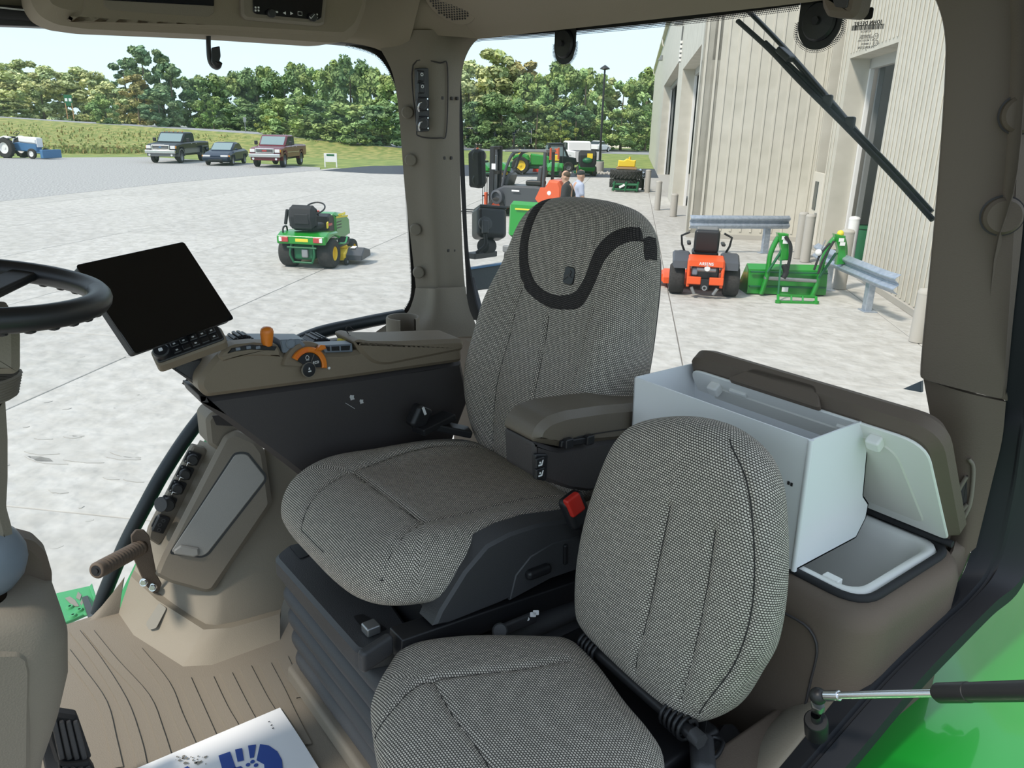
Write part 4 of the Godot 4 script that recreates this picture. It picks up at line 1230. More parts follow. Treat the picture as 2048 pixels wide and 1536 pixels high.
	var rg := part("dial_ring", MB.new().ext(ro + ri, -0.004, 0.008, 0.0025, df), M.orange_plastic, dt, "ridged orange dial ring")
	part("dial_fin", MB.new().ext([Vector2(0.018, 0.037), Vector2(0.028, 0.033), Vector2(0.047, 0.036), Vector2(0.044, 0.045), Vector2(0.034, 0.047)], 0.0, 0.015, 0.003, df), M.orange_plastic, rg)
	for k in 8:
		var a := deg_to_rad(90 + k * 6.5)
		part("dial_groove", MB.new().bar(df * Vector3(cos(a) * 0.036, sin(a) * 0.036, 0.0082), df * Vector3(cos(a) * 0.0455, sin(a) * 0.0455, 0.0078), 0.0012, 0.0012), M.mower_orange, rg)
	var sec := circ(0.033, 18, Vector2.ZERO, deg_to_rad(-12), deg_to_rad(142)); sec.append(Vector2.ZERO)
	part("dial_face", MB.new().ext(sec, -0.004, 0.004, 0.0, df), M.black_plastic, dt)
	part("dial_divider", MB.new().bar(df * Vector3(0.008, 0.012, 0.0042), df * Vector3(0.0175, 0.0275, 0.0042), 0.001, 0.001), M.taupe_plastic, dt)
	part("dial_button", MB.new().lathe(df * Vector3(-0.001, -0.006, 0), df.basis.z, [Vector2(0.0165, -0.004), Vector2(0.0165, 0.0055), Vector2(0.0145, 0.0062), Vector2(0, 0.0062)], 24), M.black_plastic, dt)
	part("dial_button_rim", MB.new().lathe(df * Vector3(-0.001, -0.006, 0), df.basis.z, [Vector2(0.0165, 0.0), Vector2(0.0178, 0.0), Vector2(0.0178, 0.005), Vector2(0.0165, 0.005)], 24), M.taupe_plastic, dt)
	part("eco_lettering", MB.new().text("ECO", df * Transform3D(Basis(), Vector3(0.0195, 0.0075, 0.0045)), 0.0062, 0.0006, true), M.print_white, dt)
	var ic := MB.new(); var i0 := df * Transform3D(Basis(), Vector3(-0.001, 0.0225, 0.0042))
	ic.tube(spl([i0 * Vector3(-0.003, -0.003, 0), i0 * Vector3(-0.0042, 0.001, 0), i0 * Vector3(-0.0015, 0.005, 0), i0 * Vector3(0.0015, 0.005, 0), i0 * Vector3(0.0042, 0.001, 0), i0 * Vector3(0.003, -0.003, 0)], 4, true), 0.0007, 4, true)
	ic.bar(i0 * Vector3(-0.004, -0.0055, 0), i0 * Vector3(0.004, -0.0055, 0), 0.0009, 0.0009)
	var i1 := df * Transform3D(Basis(), Vector3(-0.001, -0.006, 0.0064))
	ic.ext([Vector2(0, 0.007), Vector2(0.0024, 0.001), Vector2(-0.0024, 0.001)], 0, 0.0006, 0, i1)
	ic.ext(rect(0.008, 0.003, 0.0012, Vector2(0.0005, -0.0035)), 0, 0.0006, 0, i1)
	part("dial_symbols", ic, M.print_white, dt)
	part("rabbit_mark", MB.new().ext(circ(0.0035, 7), 0, 0.001, 0, Transform3D(Basis(), wz(658, 736, z0 + 0.001))), M.print_white, dt)
	# cup holder behind the lid
	var cu := thing("cup_holder", "open taupe cup holder at the foot of the rear pillar", "cup holder", wz(806, 655, -2.06))
	var cc := wz(806, 652, -2.06)
	part("cup_ring", MB.new().lathe(cc, Vector3.UP, [Vector2(0.044, -0.05), Vector2(0.044, 0.026), Vector2(0.046, 0.030), Vector2(0.050, 0.030), Vector2(0.052, 0.026), Vector2(0.052, -0.05)], 30, deg_to_rad(20), deg_to_rad(322)), M.taupe_plastic, cu)
	part("cup_base", MB.new().cyl(cc - Vector3(0, 0.055, 0), cc - Vector3(0, 0.045, 0), 0.05, 24), M.dark_panel, cu)

# ---------- display on its arm ----------
func monitor() -> void:
	var t := thing("display_monitor", "black blank touchscreen display on an arm over the console", "monitor", Vector3(0.42, 2.2, -1.80))
	var R := Basis(Vector3(0.8666, 0.0456, -0.4881), Vector3(-0.3169, 0.8086, -0.487), Vector3(0.3755, 0.5817, 0.7215)).orthonormalized()
	var f := Transform3D(R, Vector3(0.3757, 2.405, -1.6967))
	part("housing", MB.new().ext(rect(0.268, 0.198, 0.008), -0.024, -0.002, 0.004, f), M.charcoal_plastic, t)
	part("screen", MB.new().ext(rect(0.272, 0.202, 0.008), -0.003, 0.0, 0.0008, f), M.screen_glass, t, "dark glossy screen")
	# keypad under the screen
	var kc := wd(378, 690, 1.62)
	var kx := (wd(445, 668, 1.655) - wd(312, 716, 1.60)).normalized()
	var kn := (R.z * 0.8 + Vector3(0, 0.35, 0)).normalized(); kn = (kn - kx * kn.dot(kx)).normalized()
	var kf := Transform3D(Basis(kx, kn.cross(kx), kn), kc)
	var k := thing("keypad", "black button pad with a rotary knob below the display", "keypad", kc)
	part("base", MB.new().ext(rect(0.148, 0.046, 0.012), -0.03, 0.0, 0.004, kf), M.console_brown, k)
	part("pad", MB.new().ext(rect(0.140, 0.040, 0.008), 0.0, 0.006, 0.002, kf), M.black_plastic, k)
	part("rotary_knob", MB.new().lathe(kf * Vector3(-0.055, -0.002, 0.004), kn, [Vector2(0.0165, 0), Vector2(0.0165, 0.014), Vector2(0.014, 0.017), Vector2(0, 0.017)], 24), M.black_plastic, k)
	part("knob_mark", MB.new().ext(rect(0.008, 0.008, 0.002), 0, 0.0006, 0, Transform3D(kf.basis, kf * Vector3(-0.055, -0.002, 0.0212))), M.print_white, k)
	for i in 5:
		for j in 2:
			var p := Vector3(-0.026 + i * 0.0195, -0.008 + j * 0.017, 0.006)
			var bt := part("key", MB.new().ext(rect(0.016, 0.013, 0.002), 0.0, 0.004, 0.0015, kf * Transform3D(Basis(), p)), M.black_plastic, k)
			if (i + j) % 2 == 0 or j == 1: part("key_symbol", MB.new().ext(rect(0.005, 0.0035, 0.001), 0.004, 0.0044, 0.0, kf * Transform3D(Basis(), p)), M.chip_white, bt)
	# arm
	var am := []
	for q in [[333, 730], [356, 722], [400, 716], [420, 728], [402, 768], [390, 770]]: am.append(wz(q[0], q[1], -1.70))
	part("arm", plate(MB.new(), am, 0.06, 0.006, 0.004), M.charcoal_plastic, t)
	part("arm_neck", MB.new().bar(wz(345, 722, -1.74), wz(385, 690, -1.76), 0.05, 0.05, 0.01), M.charcoal_plastic, t)

# ---------- steering wheel and column ----------
func steering() -> void:
	var t := thing("steering_wheel", "black steering wheel with grip bumps under the rim", "steering wheel", Vector3(0.02, 2.4, -1.36))
	var al := deg_to_rad(7)
	var C := Vector3(0.012, 2.512, -1.345)
	var n := Vector3(sin(al), cos(al), 0.03).normalized()
	var ex := Vector3(cos(al), -sin(al), 0).normalized(); ex = (ex - n * ex.dot(n)).normalized(); var ez := ex.cross(n)
	var ring := []
	for k in 72:
		var a := TAU * k / 72
		ring.append(C + (ex * cos(a) + ez * sin(a)) * 0.195)
	part("rim", MB.new().tube(ring, 0.0175, 14, true), M.black_plastic, t)
	for k in 36:
		var a := TAU * (k + 0.5) / 36
		part("grip_bump", MB.new().ball(C + (ex * cos(a) + ez * sin(a)) * 0.196 - n * 0.013, 0.0085, 8, Vector3(1.15, 0.9, 1.15)), M.black_plastic, t)
	for a in [deg_to_rad(52), deg_to_rad(172), deg_to_rad(292)]:
		var o: Vector3 = C + (ex * cos(a) - ez * sin(a) * -1.0) * 0.185
		o = C + (ex * cos(a) + ez * -sin(a)) * 0.185
		part("spoke", MB.new().bar(C - n * 0.03, o, 0.045, 0.014, 0.005, n), M.black_plastic, t)
	part("hub", MB.new().lathe(C - n * 0.06, n, [Vector2(0.05, 0), Vector2(0.055, 0.03), Vector2(0.045, 0.045), Vector2(0, 0.05)], 24), M.black_plastic, t)
	# column
	var c := thing("steering_column", "taupe steering column with a flared pedestal base", "steering column", Vector3(-0.05, FL, -1.30))
	var zc := -1.28
	part("column_head", plate(MB.new(), onz([[-120, 640], [32, 636], [42, 668], [42, 742], [30, 752], [-120, 752]], zc), 0.14, 0.012, 0.006), M.taupe_plastic, c)
	part("head_cap", plate(MB.new(), onz([[-120, 632], [28, 634], [36, 650], [40, 668], [-120, 672]], zc - 0.01), 0.12, 0.010, 0.004), M.blue_grey_plastic, c)
	for k in 8: part("bellows_ring", MB.new().lathe(wz(-52, 752 + k * 5.6, zc - 0.07), Vector3.UP, [Vector2(0.058 - k * 0.0006, 0), Vector2(0.062 - k * 0.0006, -0.0025), Vector2(0.058 - k * 0.0006, -0.005)], 22), M.taupe_plastic, c)
	part("tube_cover", plate(MB.new(), onz([[-120, 795], [12, 802], [17, 880], [17, 960], [14, 1020], [25, 1060], [30, 1105], [-120, 1130]], zc - 0.03), 0.10, 0.012, 0.006), M.taupe_plastic, c)
	part("tilt_boot", MB.new().ball(wz(-40, 1120, zc - 0.06), 0.065, 18), M.blue_grey_plastic, c)
	part("rear_shroud", plate(MB.new(), onz([[-60, 1075], [30, 1078], [70, 1088], [95, 1112], [106, 1150], [106, 1190], [-60, 1230]], zc - 0.10), 0.06, 0.012, 0.006), M.brown_plastic, c)
	# pedestal: stacked rounded sections narrowing to the floor
	var rows := []
	for q in [[1168, -0.05, 0.060, 0.06], [1180, -0.06, 0.105, 0.085], [1210, -0.07, 0.145, 0.10], [1260, -0.085, 0.165, 0.105], [1340, -0.10, 0.170, 0.105], [1420, -0.11, 0.155, 0.10], [1500, -0.125, 0.135, 0.10], [1640, -0.15, 0.125, 0.10]]:
		var y := wz(60, q[0], zc - 0.05).y
		var row := []
		for p in rect(q[2] * 2.0, q[3] * 2.0, minf(q[2], q[3]) * 0.6, Vector2.ZERO, 6): row.append(Vector3(q[1] + p.x, y, zc - 0.07 - p.y))
		rows.append(row)
	var pm := MB.new(); rows.reverse(); pm.grid(rows, true)
	pm.face([rows[7][0], rows[7][7], rows[7][14], rows[7][21]])
	part("pedestal", pm, M.taupe_plastic, c)
	var zf := zc - 0.07 + 0.108
	part("front_panel", plate(MB.new(), onz([[-60, 1308], [40, 1306], [58, 1316], [64, 1345], [62, 1420], [55, 1640], [-60, 1640]], zf), 0.02, 0.006, 0.006), M.taupe_plastic, c)
	var ov := []
	for k in 16: ov.append(wz(100 + 20 * cos(TAU * k / 16) + 8 * sin(TAU * k / 16), 1338 - 46 * sin(TAU * k / 16), zf - 0.035))
	part("side_plug", plate(MB.new(), ov, 0.02, 0.003), M.taupe_plastic, c)

# ---------- overhead console, radio, hook ----------
func overhead() -> void:
	var z0 := -1.98
	var t := thing("overhead_console", "taupe overhead console with a recessed slot along the right roof edge", "overhead console", wz(400, 0, z0))
	part("shell", plate(MB.new(), onz([[54, -70], [66, 4], [84, 30], [118, 47], [180, 56], [440, 68], [670, 84], [700, 82], [722, 64], [740, 20], [752, -70]], z0), 0.20, 0.03, 0.012), M.headliner, t)
	part("lip", plate(MB.new(), onz([[130, 40], [160, 20], [178, -60], [735, -60], [730, 10], [715, 50], [690, 72], [440, 58]], z0 + 0.004), 0.02, 0.008, 0.012), M.headliner, t)
	var rec := part("slot_recess", plate(MB.new(), onz([[204, -60], [208, 12], [222, 20], [415, 34], [428, 26], [430, -60]], z0 + 0.006), 0.01, 0.001, 0.004, 0.001), M.taupe_plastic, t)
	part("slot_screen", plate(MB.new(), onz([[204, -60], [207, 0], [428, 12], [430, -60]], z0 + 0.008), 0.006, 0.001, 0.002, 0.001), M.black_gloss, rec)
	var r := thing("radio", "black radio face with white symbols in the overhead console", "radio", wz(570, 20, z0 + 0.02))
	part("bezel", plate(MB.new(), onz([[480, -80], [484, 30], [492, 39], [640, 52], [650, 48], [664, -80]], z0 + 0.02), 0.03, 0.006, 0.005), M.taupe_plastic, r)
	var face := part("face", plate(MB.new(), onz([[503, -80], [506, 24], [512, 28], [636, 40], [642, 36], [652, -80]], z0 + 0.021), 0.006, 0.001, 0.003, 0.003), M.black_gloss, r)
	for q in [[541, 26], [624, 34]]: part("knob", MB.new().lathe(wz(q[0], q[1], z0 + 0.025), Vector3(0, -0.1, 1), [Vector2(0.010, 0), Vector2(0.010, 0.010), Vector2(0.008, 0.012), Vector2(0, 0.012)], 20), M.black_plastic, face)
	var f := Transform3D(Basis(), Vector3.ZERO)
	var s := MB.new()
	for d in [[-3, -3], [3, -3], [-3, 3], [3, 3]]: s.ext(rect(0.004, 0.004, 0.001), 0, 0.001, 0, Transform3D(Basis(), wz(514 + d[0], 18 + d[1], z0 + 0.0245)))
	s.ext([Vector2(-0.004, 0), Vector2(0.003, 0.0035), Vector2(0.003, -0.0035)], 0, 0.001, 0, Transform3D(Basis(), wz(569, 26, z0 + 0.0245)))
	s.ext([Vector2(0.004, 0), Vector2(-0.003, 0.0035), Vector2(-0.003, -0.0035)], 0, 0.001, 0, Transform3D(Basis(), wz(583, 27, z0 + 0.0245)))
	s.ext(rect(0.007, 0.004, 0.001), 0, 0.001, 0, Transform3D(Basis(), wz(553, 24, z0 + 0.0245)))
	for q in [[0.009, 0.008, 0.0], [0.006, 0.005, 0.0006]]: pass
	s.tube([wz(596, 23, z0 + 0.025), wz(604, 24, z0 + 0.025), wz(604, 31, z0 + 0.025), wz(596, 30, z0 + 0.025)], 0.0007, 4, true)
	s.bar(wz(619, 33, z0 + 0.0375), wz(622, 37, z0 + 0.0375), 0.0012, 0.001); s.bar(wz(622, 37, z0 + 0.0375), wz(629, 29, z0 + 0.0375), 0.0012, 0.001)
	s.ext(circ(0.0022, 8), 0, 0.001, 0, Transform3D(Basis(), wz(634, 29, z0 + 0.0245))); s.ext(rect(0.004, 0.003, 0.001), 0, 0.001, 0, Transform3D(Basis(), wz(634, 35, z0 + 0.0245)))
	part("symbols", s, M.print_white, face)
	# perforated strip of the blind at the far left
	var bl := thing("roller_blind", "rolled black sun blind with a perforated edge over the right window", "blind", wz(40, 30, -2.14))
	part("roll", MB.new().cyl(wz(-120, 18, -2.16), wz(85, 30, -2.16), 0.016, 16), M.black_rubber, bl)
	var pf := MB.new()
	for k in 40: pf.ext(circ(0.0018, 6), 0, 0.001, 0, Transform3D(Basis(), wz(-2 + k * 2.1, 15 + k * 0.22, -2.14)))
	part("perforations", pf, M.print_white, bl).set_meta("kind", "stuff")
	part("cassette", MB.new().bar(wz(-140, 32, -2.18), wz(95, 42, -2.18), 0.05, 0.03, 0.006), M.black_plastic, bl)
	# coat hook
	var h := thing("coat_hook", "black J-shaped coat hook hanging below the overhead console", "hook", wz(424, 76, -2.05))
	part("stem", MB.new().tube(spl([wz(417, 70, -2.05), wz(417, 92, -2.05), wz(419, 118, -2.05), wz(425, 131, -2.05), wz(433, 133, -2.04), wz(437, 124, -2.03)], 6), 0.0095, 10, false, [], 0.55), M.black_plastic, h)
	part("tongue", plate(MB.new(), onz([[424, 95], [440, 92], [442, 112], [438, 128], [431, 133], [424, 125]], -2.03), 0.008, 0.002, 0.003), M.black_plastic, h)

# ---------- what is fixed at the rear window ----------
func rear_fittings() -> void:
	var B := Basis(Vector3(0, 0, 1), Vector3.UP, Vector3(-1, 0, 0))
	var k := 0
	for q in [[1131, 88, 0.036, 1.0], [1641, 43, 0.036, 1.1]]:
		var c := wx(q[0], q[1], 1.445)
		var t := thing("glass_hinge_cover", ["round black hinge cover on the rear window above the seat", "round black hinge cover beside the latch of the rear window"][k], "hinge cover", c, "hinge covers on the rear window")
		var w: float = 0.042 * q[3]
		part("frit_tab", MB.new().ext(rp([Vector2(-w, 0.075), Vector2(-w, -0.02), Vector2(-0.02, -0.050), Vector2(0.02, -0.050), Vector2(w, -0.02), Vector2(w, 0.075)], 0.025, 6), 0.0, 0.003, 0.0, Transform3D(B, c)), M.frit, t)
		part("disc", MB.new().lathe(c, Vector3(-1, 0, 0), [Vector2(q[2], 0), Vector2(q[2], 0.006), Vector2(q[2] - 0.004, 0.011), Vector2(0.012, 0.013), Vector2(0, 0.013)], 28), M.black_plastic, t)
		part("bolt", MB.new().cyl(c + Vector3(-0.012, 0, 0), c + Vector3(-0.020, 0, 0), 0.008, 6), M.black_rubber, t)
		var dm := MB.new()
		for j in 46:
			for row in 3:
				var a := PI + (j + 0.5 * (row & 1)) / 45.0 * PI
				var p := Vector2(cos(a) * (w + 0.002 + row * 0.003), sin(a) * (0.050 + 0.003 * row) * (1.0 if true else 1.0))
				p.x = clampf(p.x * 1.1, -w - 0.002 - row * 0.003, w + 0.002 + row * 0.003)
				dm.ext(circ(0.0013 - 0.0003 * row, 6), 0, 0.002, 0, Transform3D(B, c + B * Vector3(p.x, p.y + 0.001, 0)))
		part("frit_dots", dm, M.frit, t).set_meta("kind", "stuff")
		k += 1
	# latch handle
	var lt := thing("window_latch", "dark brown grip of the rear window latch under the headliner", "latch", wx(1675, 15, 1.38))
	part("grip", plate(MB.new(), onx([[1638, -20], [1640, 12], [1650, 32], [1700, 36], [1712, 24], [1722, -20]], 1.36), 0.05, 0.01, 0.006), M.brown_plastic, lt)
	part("finger_recess", plate(MB.new(), onx([[1660, -20], [1670, 14], [1694, 16], [1700, -20]], 1.358), 0.01, 0.001, 0.004, 0.001), M.dark_panel, lt)
	# wiper
	var wp := thing("rear_wiper", "black wiper arm and blade lying across the outside of the rear window", "wiper", wx(1862, 440, 1.49))
	var X := 1.50
	var arm := onx([[1488, 14], [1520, 45], [1580, 108], [1660, 200], [1740, 295]], X + 0.01)
	part("arm", MB.new().tube(spl(arm, 4), 0.009, 8, false, [], 0.5), M.black_plastic, wp)
	part("arm_rod", MB.new().tube(spl(onx([[1575, 104], [1650, 196], [1720, 275], [1775, 335]], X + 0.012), 4), 0.0045, 6), M.black_rubber, wp)
	var bl := onx([[1476, 42], [1540, 100], [1600, 163], [1690, 252], [1780, 345], [1866, 440]], X - 0.005)
	part("blade_rubber", MB.new().tube(spl(bl, 5), 0.0075, 8, false, [], 0.7), M.black_rubber, wp)
	part("blade_spine", MB.new().tube(spl(onx([[1530, 84], [1600, 150], [1690, 240], [1780, 332], [1864, 424]], X + 0.004), 5), 0.0048, 6), M.seal_rubber, wp)
	part("blade_clip", MB.new().bar(wx(1560, 98, X), wx(1584, 120, X), 0.03, 0.014, 0.004), M.black_plastic, wp)
	for q in [[1700, 247], [1655, 203]]: part("blade_joint", MB.new().box(wx(q[0], q[1], X), Vector3(0.012, 0.026, 0.02), 0.004), M.black_plastic, wp)
	# maker's print on the glass, read from outside
	var F := Basis(Vector3(0, 0, -1), Vector3.UP, Vector3(1, 0, 0))
	var g := thing("glass_print", "dark maker's print with emblem and bar code on the rear window", "print", wx(1737, 95, 1.449))
	var at := func(px: float, py: float) -> Transform3D: return Transform3D(F, wx(px, py, 1.4490))
	var eb := part("emblem_shield", MB.new().ext(rect(0.0185, 0.020, 0.005), -0.0012, 0.0, 0.0, at.call(1737, 27)), M.frit, g)
	part("emblem", MB.new().ext(deer(0.0165), -0.0018, 0.0004, 0.0, Transform3D(F * Basis(Vector3.UP, PI), wx(1737, 27, 1.4490))), M.print_white, eb)
	part("lettering", MB.new().text("JOHN DEERE", at.call(1735.5, 46), 0.0066, 0.0008, true), M.frit, g)
	part("underline", MB.new().box(wx(1735, 50.5, 1.449), Vector3(0.0008, 0.0006, 0.044), 0.0), M.frit, g)
	var bc := MB.new(); var r := RandomNumberGenerator.new(); r.seed = 5
	for i in 34: bc.box(wx(1704 + i * 1.93, 56.5 - i * 0.12, 1.449), Vector3(0.0008, 0.0085, r.randf_range(0.0004, 0.0013)), 0.0)
	part("bar_code", bc, M.frit, g)
	var ln := 0
	for q in [["R298728", 63, 0.0036], ["Tempered", 71, 0.0034], ["43R-011605", 75.5, 0.0036], ["AS 2 M DOT 395", 81, 0.0032], ["E 000039", 88, 0.0032], ["PILKINGTON", 95, 0.0040], ["2", 100, 0.003]]:
		part("small_print", MB.new().text(q[0], at.call(1732, q[1]), q[2], 0.0006), M.frit, g); ln += 1
	for q in [[1752, 72.5, "E1"], [1751.5, 86, "CCC"]]:
		var cm := MB.new(); var cs := []
		for i in 20: cs.append(wx(q[0], q[1], 1.449) + F * Vector3(cos(TAU * i / 20), sin(TAU * i / 20), 0) * 0.0047)
		cm.tube(cs, 0.00045, 4, true); cm.text(q[2], at.call(q[0], q[1]), 0.0036, 0.0006)
		part("approval_mark", cm, M.frit, g)
	# hinge outside the rear window edge
	var hg := thing("window_roller", "black double roller hinge outside the edge of the rear window", "roller", wx(945, 336, 1.49))
	part("hinge_plate", plate(MB.new(), onx([[934, 304], [944, 298], [958, 302], [960, 370], [954, 377], [936, 374]], 1.49), 0.03, 0.008, 0.006), M.black_rubber, hg)
	for q in [[956, 312], [957, 360]]: part("roller", MB.new().cyl(wx(q[0], q[1], 1.50), wx(q[0] + 4, q[1], 1.54), 0.022, 20, 0.004), M.black_plastic, hg)
	# work lamp behind the cab
	var wl := thing("work_lamp", "black square work lamp on a bracket outside behind the seat", "lamp", wd(980, 500, 2.95))
	var lc := wd(978, 448, 2.95)
	var lb := Basis(RT, UQ, -FW) * Basis(Vector3.UP, 0.35)
	part("lamp_body", MB.new().box(lc, Vector3(0.118, 0.115, 0.09), 0.018, lb, 2), M.black_plastic, wl)
	part("lamp_hood", MB.new().box(lc + lb * Vector3(0.005, 0.058, 0.0), Vector3(0.108, 0.012, 0.085), 0.004, lb), M.black_plastic, wl)
	part("lamp_socket", MB.new().lathe(lc + lb * Vector3(-0.03, -0.01, 0.044), lb.z, [Vector2(0.028, 0), Vector2(0.026, 0.008), Vector2(0.02, 0.010), Vector2(0, 0.010)], 20), M.charcoal_plastic, wl)
	part("plug", MB.new().box(lc + lb * Vector3(-0.035, -0.025, 0.06), Vector3(0.025, 0.05, 0.02), 0.005, lb), M.charcoal_plastic, wl)
	part("cable", MB.new().tube(spl([lc + lb * Vector3(-0.035, -0.05, 0.06), lc + lb * Vector3(-0.03, -0.09, 0.05), lc + lb * Vector3(-0.06, -0.12, 0.03)], 5), 0.007, 7), M.black_rubber, wl)
	part("knuckle", MB.new().cyl(wd(965, 492, 2.92), wd(982, 492, 2.97), 0.028, 16, 0.004), M.black_rubber, wl)
	part("bracket", MB.new().bar(wd(940, 512, 2.9), wd(985, 506, 3.0), 0.05, 0.022, 0.004), M.charcoal_plastic, wl)
	# dark guard plate outside, under the lamp
	var gd := thing("rear_guard", "dark flat guard with a blue top edge outside the rear window", "guard", wd(975, 560, 2.9))
	part("guard_plate", plate(MB.new(), [wd(938, 538, 2.9), wd(1030, 524, 3.05), wd(1030, 572, 3.05), wd(940, 582, 2.9)], 0.02, 0.004), M.seal_rubber, gd)
	part("guard_arm", MB.new().bar(wd(940, 560, 2.9), Vector3(1.50, 2.03, -2.1), 0.03, 0.03, 0.004), M.black_plastic, gd)
	part("guard_edge", MB.new().bar(wd(938, 537, 2.895), wd(1030, 523, 3.045), 0.02, 0.006, 0.001), M.blue_paint, gd)

# ---------- cool box with its lid open and its tub lifted out ----------
func loop_xz(x0: float, x1: float, z0: float, z1: float, y: float, r: float) -> Array:
	var o := []
	for p in rect(x1 - x0, z1 - z0, r, Vector2((x0 + x1) * 0.5, (z0 + z1) * 0.5), 6): o.append(Vector3(p.x, y, p.y))
	return o
func cool_box() -> void:
	var Y := 2.015
	var x0 := 1.135; var x1 := 1.44; var z0 := -1.05; var z1 := -0.52
	var t := thing("cool_box", "brown cab refrigerator box with a white lining and its lid raised", "cool box", Vector3(1.28, FL, -0.78))
	var rows := []
	for q in [[0.075, FL], [0.070, Y - 0.30], [0.062, Y - 0.10], [0.052, Y - 0.035], [0.040, Y - 0.010], [0.022, Y], [0.004, Y]]:
		rows.append(loop_xz(x0 - q[0], minf(x1 + q[0], 1.455), z0 - q[0], z1 + minf(q[0], 0.05), q[1], 0.06 + q[0] * 0.4))
	var mb := MB.new(); mb.grid(rows, true)
	part("casing", mb, M.brown_plastic, t)
	# seam line of the front panel
	part("panel_seam", MB.new().tube(spl([Vector3(x0 - 0.062, Y - 0.045, -1.0), Vector3(x0 - 0.066, Y - 0.045, -0.66), Vector3(x0 - 0.060, Y - 0.06, -0.555), Vector3(x0 - 0.064, Y - 0.16, -0.545), Vector3(x0 - 0.072, Y - 0.30, -0.55)], 6), 0.0025, 5), M.dark_panel, t)
	var sl := loop_xz(x0 - 0.008, x1 + 0.004, z0 - 0.008, z1 + 0.010, Y + 0.003, 0.055)
	part("seal", MB.new().tube(sl, 0.008, 8, true), M.black_rubber, t)
	var lr := []
	for q in [[0.0, Y - 0.004], [-0.004, Y + 0.006], [-0.016, Y + 0.006], [-0.022, Y - 0.004], [-0.026, Y - 0.03], [-0.03, Y - 0.15], [-0.05, Y - 0.165]]:
		lr.append(loop_xz(x0 - q[0], x1 + q[0], z0 - q[0], z1 + q[0], q[1], 0.045))
	var lm := MB.new(); lm.grid(lr, true)
	var bot: Array = lr[lr.size() - 1].duplicate(); bot.reverse(); lm.face(bot)
	var ln := part("lining", lm, M.cool_white, t)
	part("rim_notch", MB.new().bb(Vector3(1.155, Y - 0.012, -0.60), Vector3(1.172, Y + 0.006, -0.57), 0.002), M.cool_white, ln)
	part("floor_panel", MB.new().bb(Vector3(1.25, Y - 0.166, -0.72), Vector3(1.37, Y - 0.163, -0.58), 0.001), M.tub_liner, ln)
	for k in 3: part("drain_hole", MB.new().cyl(Vector3(1.27 + 0.016 * k, Y - 0.166, -0.655 + 0.006 * k), Vector3(1.27 + 0.016 * k, Y - 0.162, -0.655 + 0.006 * k), 0.0028, 8), M.black_plastic, ln)
	# lid
	var O := Vector3(1.435, Y + 0.02, -0.50)
	var u := Vector3(0, 0, -1); var v := Vector3(-0.585, 0.811, 0).normalized(); var n := u.cross(v)
	if n.x > 0: n = -n
	# frame: x along u, y along v, z = inward normal of the lining
	var f := Transform3D(Basis(u, v, u.cross(v)), O)
	var sg := 1.0 if f.basis.z.x < 0 else -1.0
	var W := 0.535; var H := 0.315
	var base := rp([Vector2(0, 0), Vector2(W, 0), Vector2(W, H), Vector2(0, H)], [0.02, 0.02, 0.05, 0.06], 6)
	var lid := part("lid", MB.new().ext(base, -0.055 if sg > 0 else 0.0, 0.0 if sg > 0 else 0.055, 0.016, f), M.brown_plastic, t, "brown hinged lid")
	var zf := func(a: float) -> float: return a * sg
	var frame := rp([Vector2(0.012, 0.01), Vector2(W - 0.012, 0.01), Vector2(W - 0.012, H - 0.020), Vector2(0.016, H - 0.020)], [0.015, 0.015, 0.04, 0.05], 6)
	part("lid_lining", MB.new().ext(frame, minf(0.0, zf.call(0.006)), maxf(0.0, zf.call(0.006)), 0.002, f), M.cool_white, lid)
	var inner := rp([Vector2(0.05, 0.04), Vector2(W - 0.05, 0.04), Vector2(W - 0.06, H - 0.055), Vector2(0.075, H - 0.055)], [0.02, 0.02, 0.035, 0.045], 6)
	part("lid_panel", MB.new().ext(inner, minf(0.0, zf.call(0.0085)), maxf(0.0, zf.call(0.0085)), 0.002, f), M.tub_liner, lid)
	for q in [[0.105, 0.265], [0.455, 0.265]]:
		part("lid_catch", MB.new().box(f * Vector3(q[0], q[1], zf.call(0.015)), Vector3(0.026, 0.026, 0.022), 0.005, f.basis), M.cool_white, lid)
	for q in [[0.16, 0.268], [0.40, 0.268]]: part("lid_bumper", MB.new().box(f * Vector3(q[0], q[1], zf.call(0.008)), Vector3(0.042, 0.010, 0.008), 0.003, f.basis), M.cool_white, lid)
	# moulded grip on the lid edge
	var gp := rp([Vector2(0.20, 0), Vector2(0.235, 0.045), Vector2(0.37, 0.045), Vector2(0.41, 0)], 0.012, 4)
	var gf := Transform3D(Basis(u, -f.basis.z * sg, v if true else v), f * Vector3(0, H - 0.006, zf.call(0.012)))
	gf.basis = Basis(u, -f.basis.z * sg, u.cross(-f.basis.z * sg))
	part("lid_grip", MB.new().ext(gp, -0.006, 0.010, 0.003, gf), M.brown_plastic, lid)
	part("lid_seal", MB.new().tube([f * Vector3(0.006, 0.0, zf.call(0.004)), f * Vector3(W - 0.006, 0.0, zf.call(0.004))], 0.007, 7), M.black_rubber, lid)
	# white tub standing across the opening
	var bn := thing("storage_tub", "white plastic tub lifted out and standing on the open cool box", "tub", Vector3(1.23, Y + 0.008, -0.84))
	var by := Y + 0.009
	var pf := [Vector2(1.118, by), Vector2(1.320, by), Vector2(1.345, by + 0.035), Vector2(1.345, by + 0.065), Vector2(1.318, by + 0.09), Vector2(1.292, by + 0.25), Vector2(1.108, by + 0.25)]
	var tb := MB.new()
	var za := -1.035; var zb := -0.632
	tb.ext(pf, za, za + 0.003, 0.0); tb.ext(pf, zb - 0.003, zb, 0.0)
	var pr := pf.duplicate()
